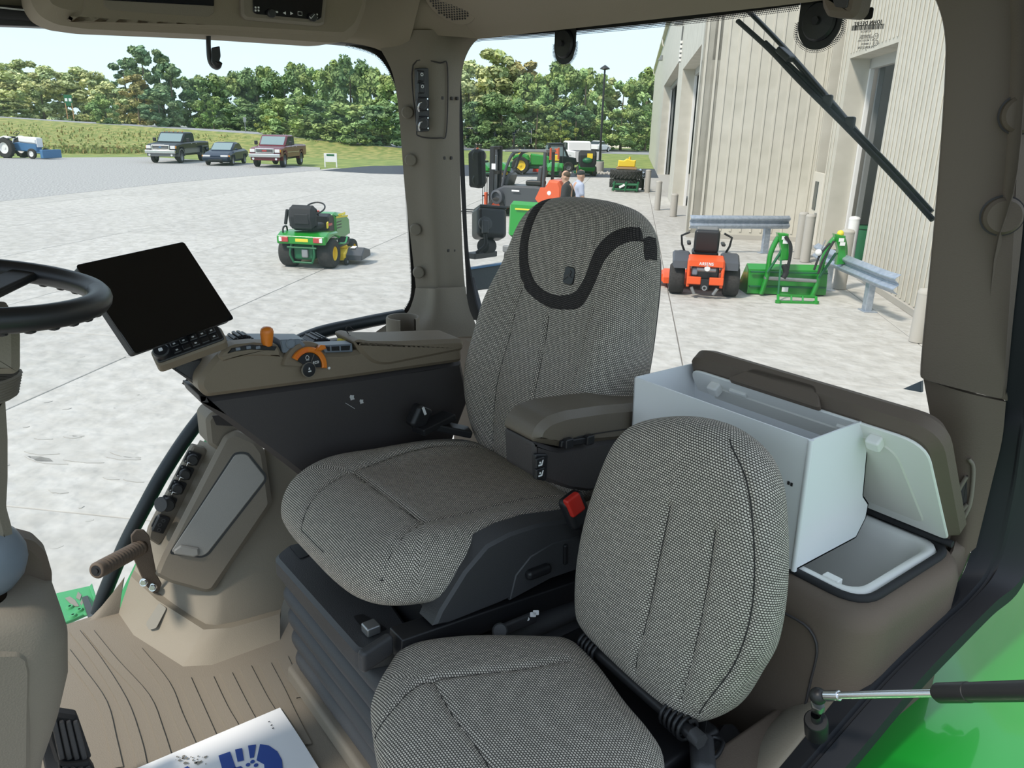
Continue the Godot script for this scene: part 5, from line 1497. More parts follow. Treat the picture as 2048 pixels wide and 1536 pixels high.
	for i in 6:
		var j := (i + 1) % 7
		if i == 5: continue
		var a: Vector2 = pf[i]; var b: Vector2 = pf[j]
		tb.bar(Vector3(a.x, a.y, 0), Vector3(b.x, b.y, 0), 0.003, 0.0) if false else tb.ext([a, b, b + (b - a).orthogonal().normalized() * -0.003, a + (b - a).orthogonal().normalized() * -0.003], za, zb, 0.0)
	var a6: Vector2 = pf[6]; var b6: Vector2 = pf[0]
	tb.ext([a6, b6, b6 + Vector2(0.003, 0), a6 + Vector2(0.003, 0)], za, zb, 0.0)
	part("tub_body", tb, M.white_plastic, bn)
	part("corner_edge", MB.new().cyl(Vector3(1.119, by, zb - 0.001), Vector3(1.109, by + 0.25, zb - 0.001), 0.005, 10), M.white_plastic, bn)
	for q in [[1577, 966], [1583, 969]]: part("ink_mark", MB.new().box(wx(q[0], q[1], 1.1105), Vector3(0.001, 0.006, 0.004), 0.0), M.print_black, bn)

# ---------- door opening on the near side: sill, frame, gas strut, fender ----------
func door_side() -> void:
	var I := [[1440, 1660], [1558, 1536], [1718, 1344], [1830, 1243], [1906, 1177], [1940, 1110], [1975, 980], [1998, 860], [2012, 800], [2030, 620], [2050, 430], [2064, 200], [2075, -100]]
	var D := [[1500, 1660], [1617, 1530], [1772, 1355], [1880, 1250], [1950, 1185], [1995, 1120], [2030, 980], [2048, 860], [2060, 800], [2080, 620], [2100, 430], [2110, 200], [2120, -100]]
	var E := [[1580, 1660], [1690, 1536], [1838, 1361], [1930, 1265], [1990, 1205], [2048, 1150], [2100, 1020], [2110, 900], [2120, 800], [2140, 620], [2160, 430], [2170, 200], [2180, -100]]
	var rows := []
	for i in I.size():
		var a := wz(I[i][0], I[i][1], -0.50); var b := wz(D[i][0], D[i][1], -0.462); var c := wz(E[i][0], E[i][1], -0.425)
		rows.append([a - Vector3(0, 0.012, 0), a, a.lerp(b, 0.8), a.lerp(b, 0.9) - Vector3(0, 0.012, 0), b - Vector3(0, 0.014, 0), b.lerp(c, 0.1) - Vector3(0, 0.006, 0), c, c - Vector3(-0.004, 0.03, 0)])
	var mb := MB.new()
	for k in 7:
		var g := []
		for r in rows: g.append([r[k], r[k + 1]])
		patch(mb, g, 1, 6)
	var df := thing("door_frame", "charcoal door frame curving along the sill of the open door", "door frame", wz(1700, 1400, -0.46))
	part("frame_profile", mb, mt("frame_black", lin(0.02, 0.021, 0.025), 0.6, 0.0, 0.35), df)
	# door stud high on the frame
	var sc := wz(1978, 1128, -0.48)
	part("stud_nut", MB.new().cyl(sc, sc + Vector3(0.01, 0.012, 0.02), 0.0105, 6, 0.001), M.steel, df)
	part("stud_pin", MB.new().cyl(sc + Vector3(0.01, 0.012, 0.02), sc + Vector3(0.028, 0.010, 0.03), 0.006, 10), M.black_plastic, df)
	# beige sill cover
	var L := [[1400, 1640], [1500, 1492], [1575, 1412], [1642, 1340], [1662, 1326]]
	var R2 := [[1475, 1640], [1556, 1534], [1640, 1436], [1712, 1348], [1716, 1340]]
	var g2 := []
	for i in L.size():
		var a := wz(L[i][0], L[i][1], -0.585); var b := wz(R2[i][0], R2[i][1], -0.502)
		g2.append([a - Vector3(0, 0.06, 0.01), a, a.lerp(b, 0.5) + Vector3(0, 0.012, 0), b, b - Vector3(0, 0.03, -0.005)])
	var sm := MB.new(); patch(sm, g2, 4, 4, 0.01)
	struct("trim_4", sm, M.beige_plastic, "beige sill cover beside the door frame", wz(1560, 1450, -0.55))
	# inner side wall under the sill, behind the instructor seat
	struct("wall_left", MB.new().bb(Vector3(0.55, FL, -0.60), Vector3(1.10, 1.78, -0.52), 0.01), M.brown_plastic, "brown lower wall beside the door sill", Vector3(0.9, FL, -0.55))
	# brown trim between the cool box and the frame
	var tm := MB.new()
	patch(tm, [[wy(1722, 1216, 2.0), wy(1752, 1206, 2.005), wy(1820, 1164, 2.008), wy(1896, 1116, 2.01), wy(1912, 1080, 2.02)], [wz(1712, 1275, -0.508), wz(1760, 1260, -0.50), wz(1840, 1200, -0.498), wz(1915, 1140, -0.498), wz(1935, 1095, -0.498)], [wz(1716, 1345, -0.515), wz(1762, 1303, -0.508), wz(1835, 1240, -0.505), wz(1908, 1177, -0.505), wz(1942, 1108, -0.505)]], 5, 4, 0.006)
	struct("trim_5", tm, M.brown_plastic, "brown trim between the cool box and the door frame", wz(1800, 1230, -0.5))
	# gas strut
	var st := thing("gas_strut", "black gas strut with a chrome rod across the door opening", "gas strut", wz(1636, 1440, -0.47))
	var j := wz(1636, 1392, -0.455)
	var e0 := wd(1872, 1386, 0.985); var e1 := wd(2160, 1379, 0.80)
	var dir := (e1 - e0).normalized()
	part("rod", MB.new().cyl(j, e0, 0.0052, 16), M.chrome, st)
	part("rod_ferrule", MB.new().cyl(j + (e0 - j).normalized() * 0.012, j + (e0 - j).normalized() * 0.036, 0.0075, 16, 0.001), M.chrome, st)
	part("ball_socket", MB.new().ball(j, 0.0125, 16), M.black_plastic, st)
	part("sleeve", MB.new().lathe(e0, dir, [Vector2(0, 0), Vector2(0.009, 0), Vector2(0.0125, 0.006), Vector2(0.0125, 0.055), Vector2(0.0118, 0.056), Vector2(0.0118, 0.30), Vector2(0, 0.30)], 24), M.black_plastic, st)
	# its print
	var tf := Basis(dir, Vector3.UP, Vector3.ZERO); tf.z = dir.cross(UQ).normalized()
	var up := tf.z.cross(dir); tf.y = up
	var toc := (EYE - wd(2020, 1386, 0.89)).normalized()
	toc = (toc - dir * toc.dot(dir)).normalized()
	var bs := Basis(dir, toc.cross(dir), toc)
	part("lettering", MB.new().text("STABILUS", Transform3D(bs, wd(2052, 1381, 0.877) + toc * 0.0119 + bs.y * 0.0035), 0.0062, 0.0008, true), M.blue_paint, st)
	part("lettering", MB.new().text("LIFT-O-MAT", Transform3D(bs, wd(2052, 1381, 0.877) + toc * 0.0119 - bs.y * 0.0042), 0.0062, 0.0008, true), M.blue_paint, st)
	var pb := wz(1635, 1448, -0.468)
	part("stud_post", MB.new().lathe(pb - Vector3(0, 0.012, 0), j - pb + Vector3(0, -0.012, 0), [Vector2(0.0175, -0.01), Vector2(0.0175, 0.038), Vector2(0.0155, 0.041), Vector2(0.007, 0.041), Vector2(0.007, 0.062)], 22), M.black_plastic, st)
	part("stud_nut", MB.new().cyl(pb + (j - pb) * 0.55, pb + (j - pb) * 0.72, 0.010, 6), M.steel, st)
	# green fender outside
	var fr := []
	for x in [0.2, 0.6, 0.9, 1.2, 1.6, 2.0, 2.6]:
		var row := []
		for q in [[-0.85, 0.0], [-0.40, 0.0], [-0.15, -0.012], [0.15, -0.05], [0.42, -0.12], [0.52, -0.22]]:
			row.append(Vector3(x, 1.50 + 0.25 * smoothstep(0.1, 1.2, x) - 0.04 * smoothstep(1.8, 2.6, x) + q[1], (-0.49 if x < 1.5 else -0.62) if q[0] < -0.8 else q[0]))
		fr.append(row)
	var fm := MB.new(); patch(fm, fr, 5, 5, 0.01)
	var fe := thing("rear_fender", "glossy green rear fender outside the open door", "fender", Vector3(1.3, 1.7, -0.1))
	part("fender_skin", fm, M.fender_green, fe)
	var rf := []
	for q in [[205, 1235, 1.0], [238, 1165, 1.0], [300, 1040, 1.0], [360, 930, 1.0], [450, 820, 1.0], [620, 700, 1.0]]:
		rf.append([wz(q[0] + 12, q[1] + 4, -2.34), wz(q[0] + 40, q[1] + 18, -2.28), wz(q[0] + 62, q[1] + 30, -2.19)])
	var rm := MB.new(); patch(rm, rf, 4, 4, 0.01)
	var f2 := thing("side_fender", "pale green fender edge outside the right window", "fender", wz(300, 1040, -2.36))
	part("fender_skin", rm, M.faded_green, f2)

# ---------- on the floor ----------
func floor_things() -> void:
	# foot peg on the right trim
	var t := thing("foot_peg", "brown ribbed foot peg bolted to the right side trim", "foot peg", wz(288, 1150, -2.06))
	var a := wz(283, 1094, -2.055); var b := wz(192, 1142, -1.93)
	var d := (b - a).normalized(); var L := a.distance_to(b)
	var prof := [Vector2(0, 0), Vector2(0.020, 0)]
	var nr := 13
	for k in nr:
		var s := 0.006 + (L - 0.026) * k / nr; var w := (L - 0.026) / nr
		prof.append(Vector2(0.0185, s)); prof.append(Vector2(0.0215, s + w * 0.25)); prof.append(Vector2(0.0215, s + w * 0.65)); prof.append(Vector2(0.0185, s + w * 0.92))
	prof.append(Vector2(0.021, L - 0.016)); prof.append(Vector2(0.021, L - 0.004)); prof.append(Vector2(0.018, L)); prof.append(Vector2(0.014, L))
	var mb := MB.new()
	var rows := []; var f := MB.frame(d)
	for q in prof:
		var row := []
		for k in 22: row.append(a + f * Vector3(cos(TAU * k / 22) * q.x, sin(TAU * k / 22) * q.x, q.y))
		rows.append(row)
	mb.grid(rows, true)
	part("grip", mb, M.brown_plastic, t)
	part("end_bolt", MB.new().lathe(a + d * (L - 0.008), d, [Vector2(0.014, 0), Vector2(0.014, 0.008), Vector2(0.007, 0.008), Vector2(0.007, 0.011), Vector2(0, 0.011)], 12), M.black_plastic, t)
	var br := onz([[262, 1072], [272, 1060], [288, 1060], [299, 1072], [306, 1110], [314, 1150], [324, 1168], [318, 1184], [308, 1188], [290, 1170], [268, 1120]], -2.05)
	part("bracket", plate(MB.new(), br, 0.008, 0.002, 0.004), M.brown_plastic, t)
	for q in [[289, 1164], [307, 1174]]:
		var c := wz(q[0], q[1], -2.048)
		part("bolt", MB.new().cyl(c, c + Vector3(-0.004, 0.002, 0.004), 0.011, 16), M.chrome, t)
		part("bolt_head", MB.new().cyl(c + Vector3(-0.003, 0.002, 0.003), c + Vector3(-0.006, 0.004, 0.010), 0.0075, 6), M.chrome, t)
	# paper mat with printed boot sole
	var p := thing("paper_mat", "white paper floor mat with a blue boot print", "paper mat", wy(470, 1536, FL + 0.009))
	var y := FL + 0.009
	var c0 := wy(560, 1415, y); var c1 := wy(272, 1537, y); var c2 := wy(652, 1540, y)
	var ex := (c1 - c0).normalized()                      # along the far edge, towards the front
	var ez := Vector3(-ex.z, 0, ex.x)
	if ez.dot(c2 - c0) < 0: ez = -ez
	var sheet := MB.new()
	var g := []
	for i in 2:
		var row := []
		for j in 9: row.append(c0 + ex * (0.62 * i) + ez * (0.55 * j / 8.0) + Vector3(0, 0.004 * sin(j * 0.8), 0))
		g.append(row)
	patch(sheet, g, 8, 1, 0.0006, Vector3(0, -1, 0))
	part("sheet", sheet, M.paper, p)
	var pf := Transform3D(Basis(ex, ez.cross(ex) if false else Vector3.UP, ez), c0)
	var onm := func(px: float, py: float) -> Vector3: return wy(px, py, y + 0.0055)
	var sol := MB.new()
	for poly in [[[437, 1511], [460, 1503], [472, 1536], [445, 1540]], [[470, 1499], [484, 1496], [488, 1520], [475, 1523]], [[496, 1491], [512, 1489], [508, 1514], [500, 1516]], [[520, 1488], [538, 1491], [555, 1503], [564, 1520], [566, 1545], [545, 1560], [530, 1548], [528, 1528], [513, 1520]],
		[[466, 1536], [482, 1532], [490, 1540], [475, 1550]], [[356, 1542], [375, 1532], [380, 1536], [372, 1550]]]:
		var ps := []
		for q in poly: ps.append(onm.call(q[0], q[1]))
		sol = MB.new(); plate(sol, ps, 0.0008, 0.0, 0.0, 0.0, Vector3(0.4, 9, -1.2)); part("boot_print", sol, M.print_blue, p)
	for q in [[505, 1523], [496, 1529], [512, 1530]]: part("print_dot", MB.new().ext(circ(0.005, 8), 0, 0.0008, 0, Transform3D(Basis(Vector3.RIGHT, Vector3.BACK, Vector3.DOWN), onm.call(q[0], q[1]))), M.print_blue, p)
	
	var dm := MB.new(); var r := RandomNumberGenerator.new(); r.seed = 11
	for i in 26: dm.ext(circ(r.randf_range(0.001, 0.004), 6), 0, 0.0005, 0, Transform3D(Basis(Vector3.RIGHT, Vector3.BACK, Vector3.DOWN), onm.call(345 + r.randf() * 70, 1511 + r.randf() * 18)))
	part("dirt_specks", dm, M.stain_grey, p).set_meta("kind", "stuff")
	var xm := MB.new()
	for q in [[538, 1443], [543, 1450], [546, 1456]]: xm.ext(rect(0.004, 0.0025), 0, 0.0005, 0, Transform3D(Basis(Vector3.RIGHT, Vector3.BACK, Vector3.DOWN), onm.call(q[0], q[1])))
	part("fine_print", xm, M.print_black, p)
	# pedal
	var pd := thing("brake_pedal", "black ribbed rubber pedal in front of the steering pedestal", "pedal", wz(130, 1536, -1.50))
	part("pedal_pad", plate(MB.new(), onz([[92, 1440], [115, 1428], [155, 1434], [160, 1446], [184, 1516], [176, 1524], [112, 1528], [96, 1480]], -1.48), 0.03, 0.006, 0.004), M.black_rubber, pd)
	for k in 4: part("pedal_rib", MB.new().bar(wz(108 + k * 14, 1442, -1.475), wz(124 + k * 15, 1518, -1.475), 0.009, 0.010, 0.003), M.charcoal_plastic, pd)
	part("pedal_arm", MB.new().bar(wz(94, 1465, -1.52), wz(112, 1560, -1.54), 0.02, 0.03, 0.004), M.black_plastic, pd)
	var p2 := thing("accelerator_pedal", "lower black ribbed pedal below the brake pedal", "pedal", wz(150, 1560, -1.46))
	part("pedal_pad", plate(MB.new(), onz([[118, 1532], [180, 1526], [192, 1544], [200, 1600], [128, 1600]], -1.46), 0.03, 0.005, 0.004), M.black_rubber, p2)
	for k in 4: part("pedal_rib", MB.new().bar(wz(130 + k * 15, 1534, -1.455), wz(138 + k * 15, 1590, -1.455), 0.009, 0.010, 0.003), M.charcoal_plastic, p2)
	# green step outside the right window
	var s := thing("access_step", "mint green access step with leaf cut-outs outside the right window", "step", wy(160, 1205, 1.30))
	part("tread", plate(MB.new(), ony([[112, 1186], [180, 1171], [196, 1216], [128, 1246]], 1.30), 0.012, 0.002, 0.0, 0.0, Vector3(0.1, 9, -2.4)), M.faded_green, s)
	part("step_bracket", MB.new().bar(wy(170, 1195, 1.30), Vector3(0.2, FL - 0.03, -2.19), 0.018, 0.010, 0.002), M.black_plastic, s)
	part("step_side", plate(MB.new(), ony([[178, 1172], [184, 1166], [198, 1212], [194, 1218]], 1.31), 0.03, 0.002, 0.0, 0.0, Vector3(0.1, 9, -2.4)), M.faded_green, s)
	for q in [[[152, 1195], [156, 1183], [163, 1190], [160, 1200]], [[130, 1196], [140, 1193], [150, 1200], [158, 1212], [146, 1212]], [[160, 1206], [164, 1198], [167, 1206], [164, 1212]]]:
		part("leaf_hole", plate(MB.new(), ony(q, 1.302), 0.004, 0.0, 0.002, 0.0005, Vector3(0.1, 9, -2.4)), M.stain_grey, s)
	for q in [[140, 1215], [159, 1221], [172, 1210], [146, 1232], [176, 1226]]: part("tread_stud", MB.new().lathe(wy(q[0], q[1], 1.30), Vector3.UP, [Vector2(0.013, 0), Vector2(0.009, 0.006), Vector2(0.004, 0.006)], 12), M.faded_green, s)

# ---------- ground ----------
const DV := Vector3(0.717, 0, -0.697)      # the building and the slab joints run this way
const NV := Vector3(0.697, 0, 0.717)
func gnd(px: float, py: float) -> Vector3: return wy(px, py, 0.0)
func gpoly(mb: MB, pts: Array, top: float, th := 0.2) -> MB:
	var q := []
	for p in pts: q.append(Vector2(p.x, p.z))
	return mb.ext(q, -top, -top + th, 0.0, Transform3D(Basis(Vector3.RIGHT, Vector3.BACK, Vector3.DOWN), Vector3.ZERO))
func ground() -> void:
	var cn := noise_tex(0.02, 1024, Color(0.88, 0.875, 0.865), Color(1.0, 1.0, 1.0), 6, 31)
	var cb := noise_tex(0.06, 512, Color.BLACK, Color.WHITE, 4, 32, true, 5.0)
	var tones := []
	for k in 4:
		var m := StandardMaterial3D.new(); m.resource_name = "concrete"
		var s: float = [1.0, 0.96, 1.035, 0.985][k]
		m.albedo_color = lin(0.51 * s, 0.50 * s, 0.47 * s); m.roughness = 0.88
		m.albedo_texture = cn; m.uv1_triplanar = true; m.uv1_world_triplanar = true; m.uv1_scale = Vector3.ONE * [0.105, 0.093, 0.12, 0.10][k]; m.uv1_offset = Vector3(k * 0.37, 0, k * 0.21)
		m.normal_enabled = true; m.normal_texture = cb; m.normal_scale = 0.25
		tones.append(m)
	M["concrete"] = tones[0]
	tinted(mt("gravel", lin(0.56, 0.56, 0.545), 0.95), noise_tex(0.10, 512, Color(0.62, 0.62, 0.62), Color(1, 1, 1), 5, 33), 0.16)
	tinted(mt("asphalt", lin(0.055, 0.068, 0.092), 0.85), noise_tex(0.08, 256, Color(0.7, 0.7, 0.7), Color(1, 1, 1), 4, 34), 0.3)
	tinted(mt("grey_road", lin(0.36, 0.37, 0.38), 0.9), noise_tex(0.05, 256, Color(0.8, 0.8, 0.8), Color(1, 1, 1), 4, 35), 0.2)
	tinted(mt("lawn", lin(0.30, 0.36, 0.13), 0.95), noise_tex(0.02, 512, Color(0.62, 0.72, 0.55), Color(1, 0.96, 0.85), 6, 36), 0.05)
	tinted(mt("dry_grass", lin(0.42, 0.40, 0.19), 0.95), noise_tex(0.025, 512, Color(0.50, 0.66, 0.42), Color(1, 0.95, 0.85), 6, 37), 0.07)
	tinted(mt("pale_ground", lin(0.72, 0.66, 0.50), 0.95), noise_tex(0.03, 256, Color(0.8, 0.8, 0.75), Color(1, 1, 1), 4, 38), 0.1)
	mt("stain", lin(0.43, 0.42, 0.39), 0.9)
	mt("joint_fill", lin(0.20, 0.19, 0.17), 0.95)
	# base of grass far out
	struct("ground", gpoly(MB.new(), [Vector3(-160, 0, -330), Vector3(330, 0, -330), Vector3(330, 0, 60), Vector3(-160, 0, 60)], -0.06, 0.3), M.lawn, "mown grass verge round the yard", Vector3(60, -0.06, -120))
	# bed under the slabs shows only in the joints
	var yard := struct("concrete_yard", gpoly(MB.new(), [Vector3(-40, 0, 14), gnd(-300, 430), gnd(0, 405), gnd(340, 368), gnd(640, 342), gnd(925, 350), gnd(1300, 352), gnd(1700, 352), Vector3(50, 0, 14)], -0.02, 0.1), M.joint_fill, "pale concrete yard of square slabs with narrow joints", Vector3(10, 0, -12))
	var bm := MB.new().box(Vector3(0, -0.05, 0), Vector3(4.488, 0.10, 3.348), 0.012).mesh()
	var poly := PackedVector2Array()
	for p in [Vector3(-40, 0, 14), gnd(-300, 430), gnd(0, 405), gnd(340, 368), gnd(640, 342), gnd(925, 350), gnd(1300, 352), gnd(1700, 352), Vector3(50, 0, 14)]: poly.append(Vector2(p.x, p.z))
	var cnt := 0
	for i in range(-4, 16):
		for j in range(-14, 7):
			var c := DV * (4.5 * i + 0.02 + 2.25) + NV * (-5.95 + 3.36 * j + 1.68 + 3.36)
			var rel := (c - EYE).normalized()
			if not Geometry2D.is_point_in_polygon(Vector2(c.x - DV.x * 2.2, c.z - DV.z * 2.2), poly) and not Geometry2D.is_point_in_polygon(Vector2(c.x, c.z + 2.6), poly): continue
			var ang := atan2(c.x, -c.z)
			if c.length() > 8 and (ang < deg_to_rad(-8) or ang > deg_to_rad(84)): continue
			if c.length() <= 8 and c.z > 3.0: continue
			if cnt >= 296: continue
			var o := MeshInstance3D.new(); o.name = "concrete_slab"; o.mesh = bm; o.material_override = tones[(i * 7 + j * 13 + 400) % 4]
			yard.add_child(o, true); o.transform = Transform3D(Basis(DV, Vector3.UP, NV), c + Vector3(0, RNG.randf_range(-0.002, 0.002), 0) - yard.position)
			cnt += 1
	# gravel lot
	struct("gravel_lot", gpoly(MB.new(), [gnd(-300, 425), gnd(0, 403), gnd(340, 366), gnd(640, 340), gnd(640, 335), gnd(300, 314), gnd(0, 316), gnd(-300, 318)], 0.006, 0.1), M.gravel, "grey gravel lot where the pickups are parked", gnd(200, 350))
	struct("asphalt_drive", gpoly(MB.new(), [gnd(640, 341), gnd(740, 347), gnd(925, 352), gnd(1310, 356), gnd(1420, 356), gnd(1420, 338), gnd(1310, 338), gnd(925, 330), gnd(740, 332)], 0.008, 0.1), M.asphalt, "dark blue-grey asphalt drive along the lawn", gnd(800, 340))
	# far road and pale ground beyond the lawn
	struct("far_road", gpoly(MB.new(), [gnd(900, 299), gnd(1400, 311), gnd(1400, 305), gnd(900, 290)], -0.03, 0.1), M.grey_road, "grey public road beyond the lawn", gnd(1100, 300))
	struct("gravel_shoulder", gpoly(MB.new(), [gnd(900, 288), gnd(1400, 299), gnd(1400, 292), gnd(900, 283)], -0.02, 0.1), M.pale_ground, "sunlit pale gravel beyond the road", gnd(1100, 290))
	# raised road on the left with its bank
	var r0 := []; var r1 := []; var r2 := []; var r3 := []; var r4 := []
	for q in [[-260, 308, 214, 92, 222], [-100, 308, 222, 88, 229], [0, 308, 229, 86, 235], [150, 308, 239, 82, 245], [300, 308, 249, 79, 254], [450, 310, 259, 76, 264], [560, 312, 268, 74, 272], [680, 316, 282, 73, 285], [800, 320, 294, 72, 296], [900, 324, 304, 72, 306]]:
		var a := wd(q[0], q[1], 0.0); a = gnd(q[0], q[1])
		var near := wd(q[0], q[4], q[3]); var far := wd(q[0], q[2], q[3] + 8.0)
		far.y = near.y + 0.1
		r0.append(a - Vector3(0, 0.1, 0)); r1.append(a.lerp(near, 0.55) + Vector3(0, -0.25, 0)); r2.append(near); r3.append(far); r4.append(far + (far - near) * 3.0 + Vector3(0, -0.6, 0))
	var bank := MB.new(); patch(bank, [r0, r1, r2], 3, 4, 0.3, Vector3.DOWN)
	struct("grass_bank", bank, M.dry_grass, "weedy grass bank rising to the road", gnd(300, 308))
	var road := MB.new(); patch(road, [r2, r3], 3, 1, 0.2, Vector3.DOWN)
	struct("raised_road", road, M.grey_road, "grey road on top of the grass bank", gnd(300, 290))
	var bk := MB.new(); patch(bk, [r3, r4], 3, 1, 0.3, Vector3.DOWN)
	struct("far_verge", bk, M.dry_grass, "rough verge behind the raised road", gnd(300, 280))
	# tyre marks and oil spots on the slabs
	var st := MB.new(); var r := RandomNumberGenerator.new(); r.seed = 77
	for q in [[40, 890, 330, 945, 9], [20, 905, 300, 925, 6], [60, 880, 200, 886, 5], [120, 960, 330, 990, 4], [560, 470, 760, 430, 2], [330, 560, 520, 520, 3], [420, 480, 620, 500, 2]]:
		var a := gnd(q[0], q[1]); var b := gnd(q[2], q[3])
		for k in 3:
			var t0 := r.randf_range(0.0, 0.7); var t1 := minf(1.0, t0 + r.randf_range(0.15, 0.35)); var off := r.randf_range(-0.18, 0.18)
			var d := (b - a).normalized(); var nn := Vector3(-d.z, 0, d.x) * off
			var w: float = q[4] * 0.008 * r.randf_range(0.5, 1.1)
			var p := []
			for s in 9:
				var u := s / 8.0; p.append(a.lerp(b, lerpf(t0, t1, u)) + nn + Vector3(-d.z, 0, d.x) * (w * sin(PI * u) * (0.7 + 0.5 * r.randf())))
			for s in range(8, -1, -1):
				var u := s / 8.0; p.append(a.lerp(b, lerpf(t0, t1, u)) + nn - Vector3(-d.z, 0, d.x) * (w * sin(PI * u) * (0.7 + 0.5 * r.randf()) + 0.004))
			gpoly(st, p, 0.0035, 0.004)
	for k in 60:
		var c := gnd(r.randf_range(0, 1840), r.randf_range(560, 1100))
		var p := []; var sz := r.randf_range(0.006, 0.03)
		for s in 8: p.append(c + Vector3(cos(TAU * s / 8) * sz * r.randf_range(0.7, 1.6), 0, sin(TAU * s / 8) * sz * r.randf_range(0.6, 1.2)))
		gpoly(st, p, 0.0035, 0.004)
	part("stains", st, M.stain, yard).set_meta("kind", "stuff")

# ---------- workshop building ----------
func building() -> void:
	tinted(mt("siding", lin(0.62, 0.595, 0.525), 0.55), noise_tex(0.01, 512, Color(0.90, 0.90, 0.89), Color(1, 1, 1), 4, 41), 0.25)
	mt("siding_rib", lin(0.57, 0.545, 0.475), 0.55)
	mt("trim_cream", lin(0.66, 0.63, 0.56), 0.5)
	mt("inner_liner", lin(0.40, 0.40, 0.385), 0.85)
	mt("galv_dark", lin(0.20, 0.21, 0.21), 0.5)
	var C0 := gnd(1720, 560)                                  # a point on the near wall
	var A0 := gnd(1372, 474)                                  # inner corner by the far wall
	var sB := (A0 - C0).dot(DV); var tA := (A0 - C0).dot(NV)   # the near wall stands proud by -tA
	var t := thing("workshop_building", "cream steel workshop with tall open doors behind the yard", "building", C0 + DV * 4.0)
	var H := 6.6
	var onC := func(px: float, py: float) -> Vector3: return wn(px, py, C0, NV)
	var onA := func(px: float, py: float) -> Vector3: return wn(px, py, A0, NV)
	var sC := func(px: float, py: float) -> float: return (onC.call(px, py) - C0).dot(DV)
	var sA := func(px: float, py: float) -> float: return (onA.call(px, py) - A0).dot(DV)
	var fC := Transform3D(Basis(DV, Vector3.UP, NV), C0)       # local x along the wall, z into the building
	var fA := Transform3D(Basis(DV, Vector3.UP, NV), A0)
	# near wall: panels round the open door and the staff door
	var dL: float = sC.call(1700, 117); var dR: float = sC.call(1798, 80); var dT: float = onC.call(1700, 117).y
	var pL: float = sC.call(1624, 400); var pR: float = sC.call(1642, 400); var pT: float = onC.call(1632, 343).y
	var TH := 0.45
	var near_end := -9.0
	var wall := func(f: Transform3D, x0: float, x1: float, y0: float, y1: float) -> void:
		var mb := MB.new(); mb.T = f; mb.bb(Vector3(x0, y0, 0), Vector3(x1, y1, TH)); part("wall_panel", mb, M.siding, t)
	var rib := func(f: Transform3D, x: float, y0: float, y1: float, w := 0.05) -> void:
		var mb := MB.new(); mb.T = f
		mb.ext([Vector2(x - w * 0.8, 0), Vector2(x - w * 0.4, -0.035), Vector2(x + w * 0.4, -0.035), Vector2(x + w * 0.8, 0)], y0, y1, 0.0, Transform3D(Basis(Vector3.RIGHT, Vector3.BACK, Vector3.DOWN) , Vector3.ZERO)) if false else mb.box(Vector3(x, (y0 + y1) * 0.5, -0.012), Vector3(w, y1 - y0, 0.02), 0.008)
		part("wall_rib", mb, M.siding_rib, t)
	wall.call(fC, near_end, dR, 0.12, H); wall.call(fC, dR, dL, dT, H); wall.call(fC, dL, pR, 0.12, H) if pR > dL else wall.call(fC, dL, sB, 0.12, H)
	if pR > dL: wall.call(fC, pL, sB, 0.12, H) if pL < sB else null
	var plo := minf(pL, pR); var phi := maxf(pL, pR)
	var x := near_end + 0.2
	while x < dR - 0.1: rib.call(fC, x, 0.14, H); x += 0.235
	x = dR + 0.1
	while x < dL - 0.05: rib.call(fC, x, dT + 0.1, H); x += 0.235
	x = dL + 0.35
	while x < sB - 0.05:
		if x < plo - 0.1 or x > phi + 0.1: rib.call(fC, x, 0.14, H)
		x += 0.31
	# staff door, set into the near wall
	var sd := MB.new(); sd.T = fC
	sd.bb(Vector3(plo - 0.05, 0, -0.03), Vector3(phi + 0.05, pT, 0.02), 0.01)
	var dr := part("staff_door", sd, M.trim_cream, t)
	var sg := MB.new(); sg.T = fC; sg.bb(Vector3(lerpf(plo, phi, 0.35), pT * 0.50, -0.045), Vector3(lerpf(plo, phi, 0.72), pT * 0.88, -0.02), 0.01); part("door_window", sg, M.car_glass, dr)
	var sh := MB.new(); sh.T = fC; sh.box(Vector3(lerpf(plo, phi, 0.12), pT * 0.45, -0.06), Vector3(0.06, 0.12, 0.05), 0.01); part("door_handle", sh, M.steel, dr)
	# side wall between the two planes
	var fB := Transform3D(Basis(NV, Vector3.UP, -DV), A0)     # local x along NV (towards the near wall corner), z faces out
	var wB := -tA
	# corner of near wall and side wall
	wB = (C0 + DV * sB - A0).dot(NV)
	var mbB := MB.new(); mbB.T = fB; mbB.bb(Vector3(minf(0.0, wB), 0.12, -0.3), Vector3(maxf(0.0, wB), H, 0.0)); part("side_wall", mbB, M.siding, t)
	var nb := 11
	for k in nb + 1:
		var mb := MB.new(); mb.T = fB; mb.box(Vector3(wB * (k + 0.3) / (nb + 0.6), H * 0.5 + 0.1, 0.012), Vector3(0.06, H - 0.2, 0.02), 0.008); part("wall_rib", mb, M.siding_rib, t)
	var bs := MB.new(); bs.T = fB; bs.bb(Vector3(minf(0.0, wB), 0.0, -0.28), Vector3(maxf(0.0, wB), 0.12, 0.03)); part("wall_base", bs, M.concrete_post, t)
	# far wall with two tall doors
	var d2L: float = sA.call(1367, 128); var d2R: float = sA.call(1404, 88); var d2T: float = onA.call(1404, 88).y
	var d1L: float = sA.call(1328, 172); var d1R: float = sA.call(1357, 141); var d1T: float = onA.call(1328, 172).y
	var eave: float = onA.call(1345, 30).y; var endA: float = sA.call(1312, 120)
	var q2 := d2R; var q1 := d1R
	wall.call(fA, 0.0, q2, 0.0, eave); wall.call(fA, q2, d2L, d2T, eave); wall.call(fA, d2L, q1, 0.0, eave); wall.call(fA, q1, d1L, d1T, eave); wall.call(fA, d1L, endA, 0.0, eave)
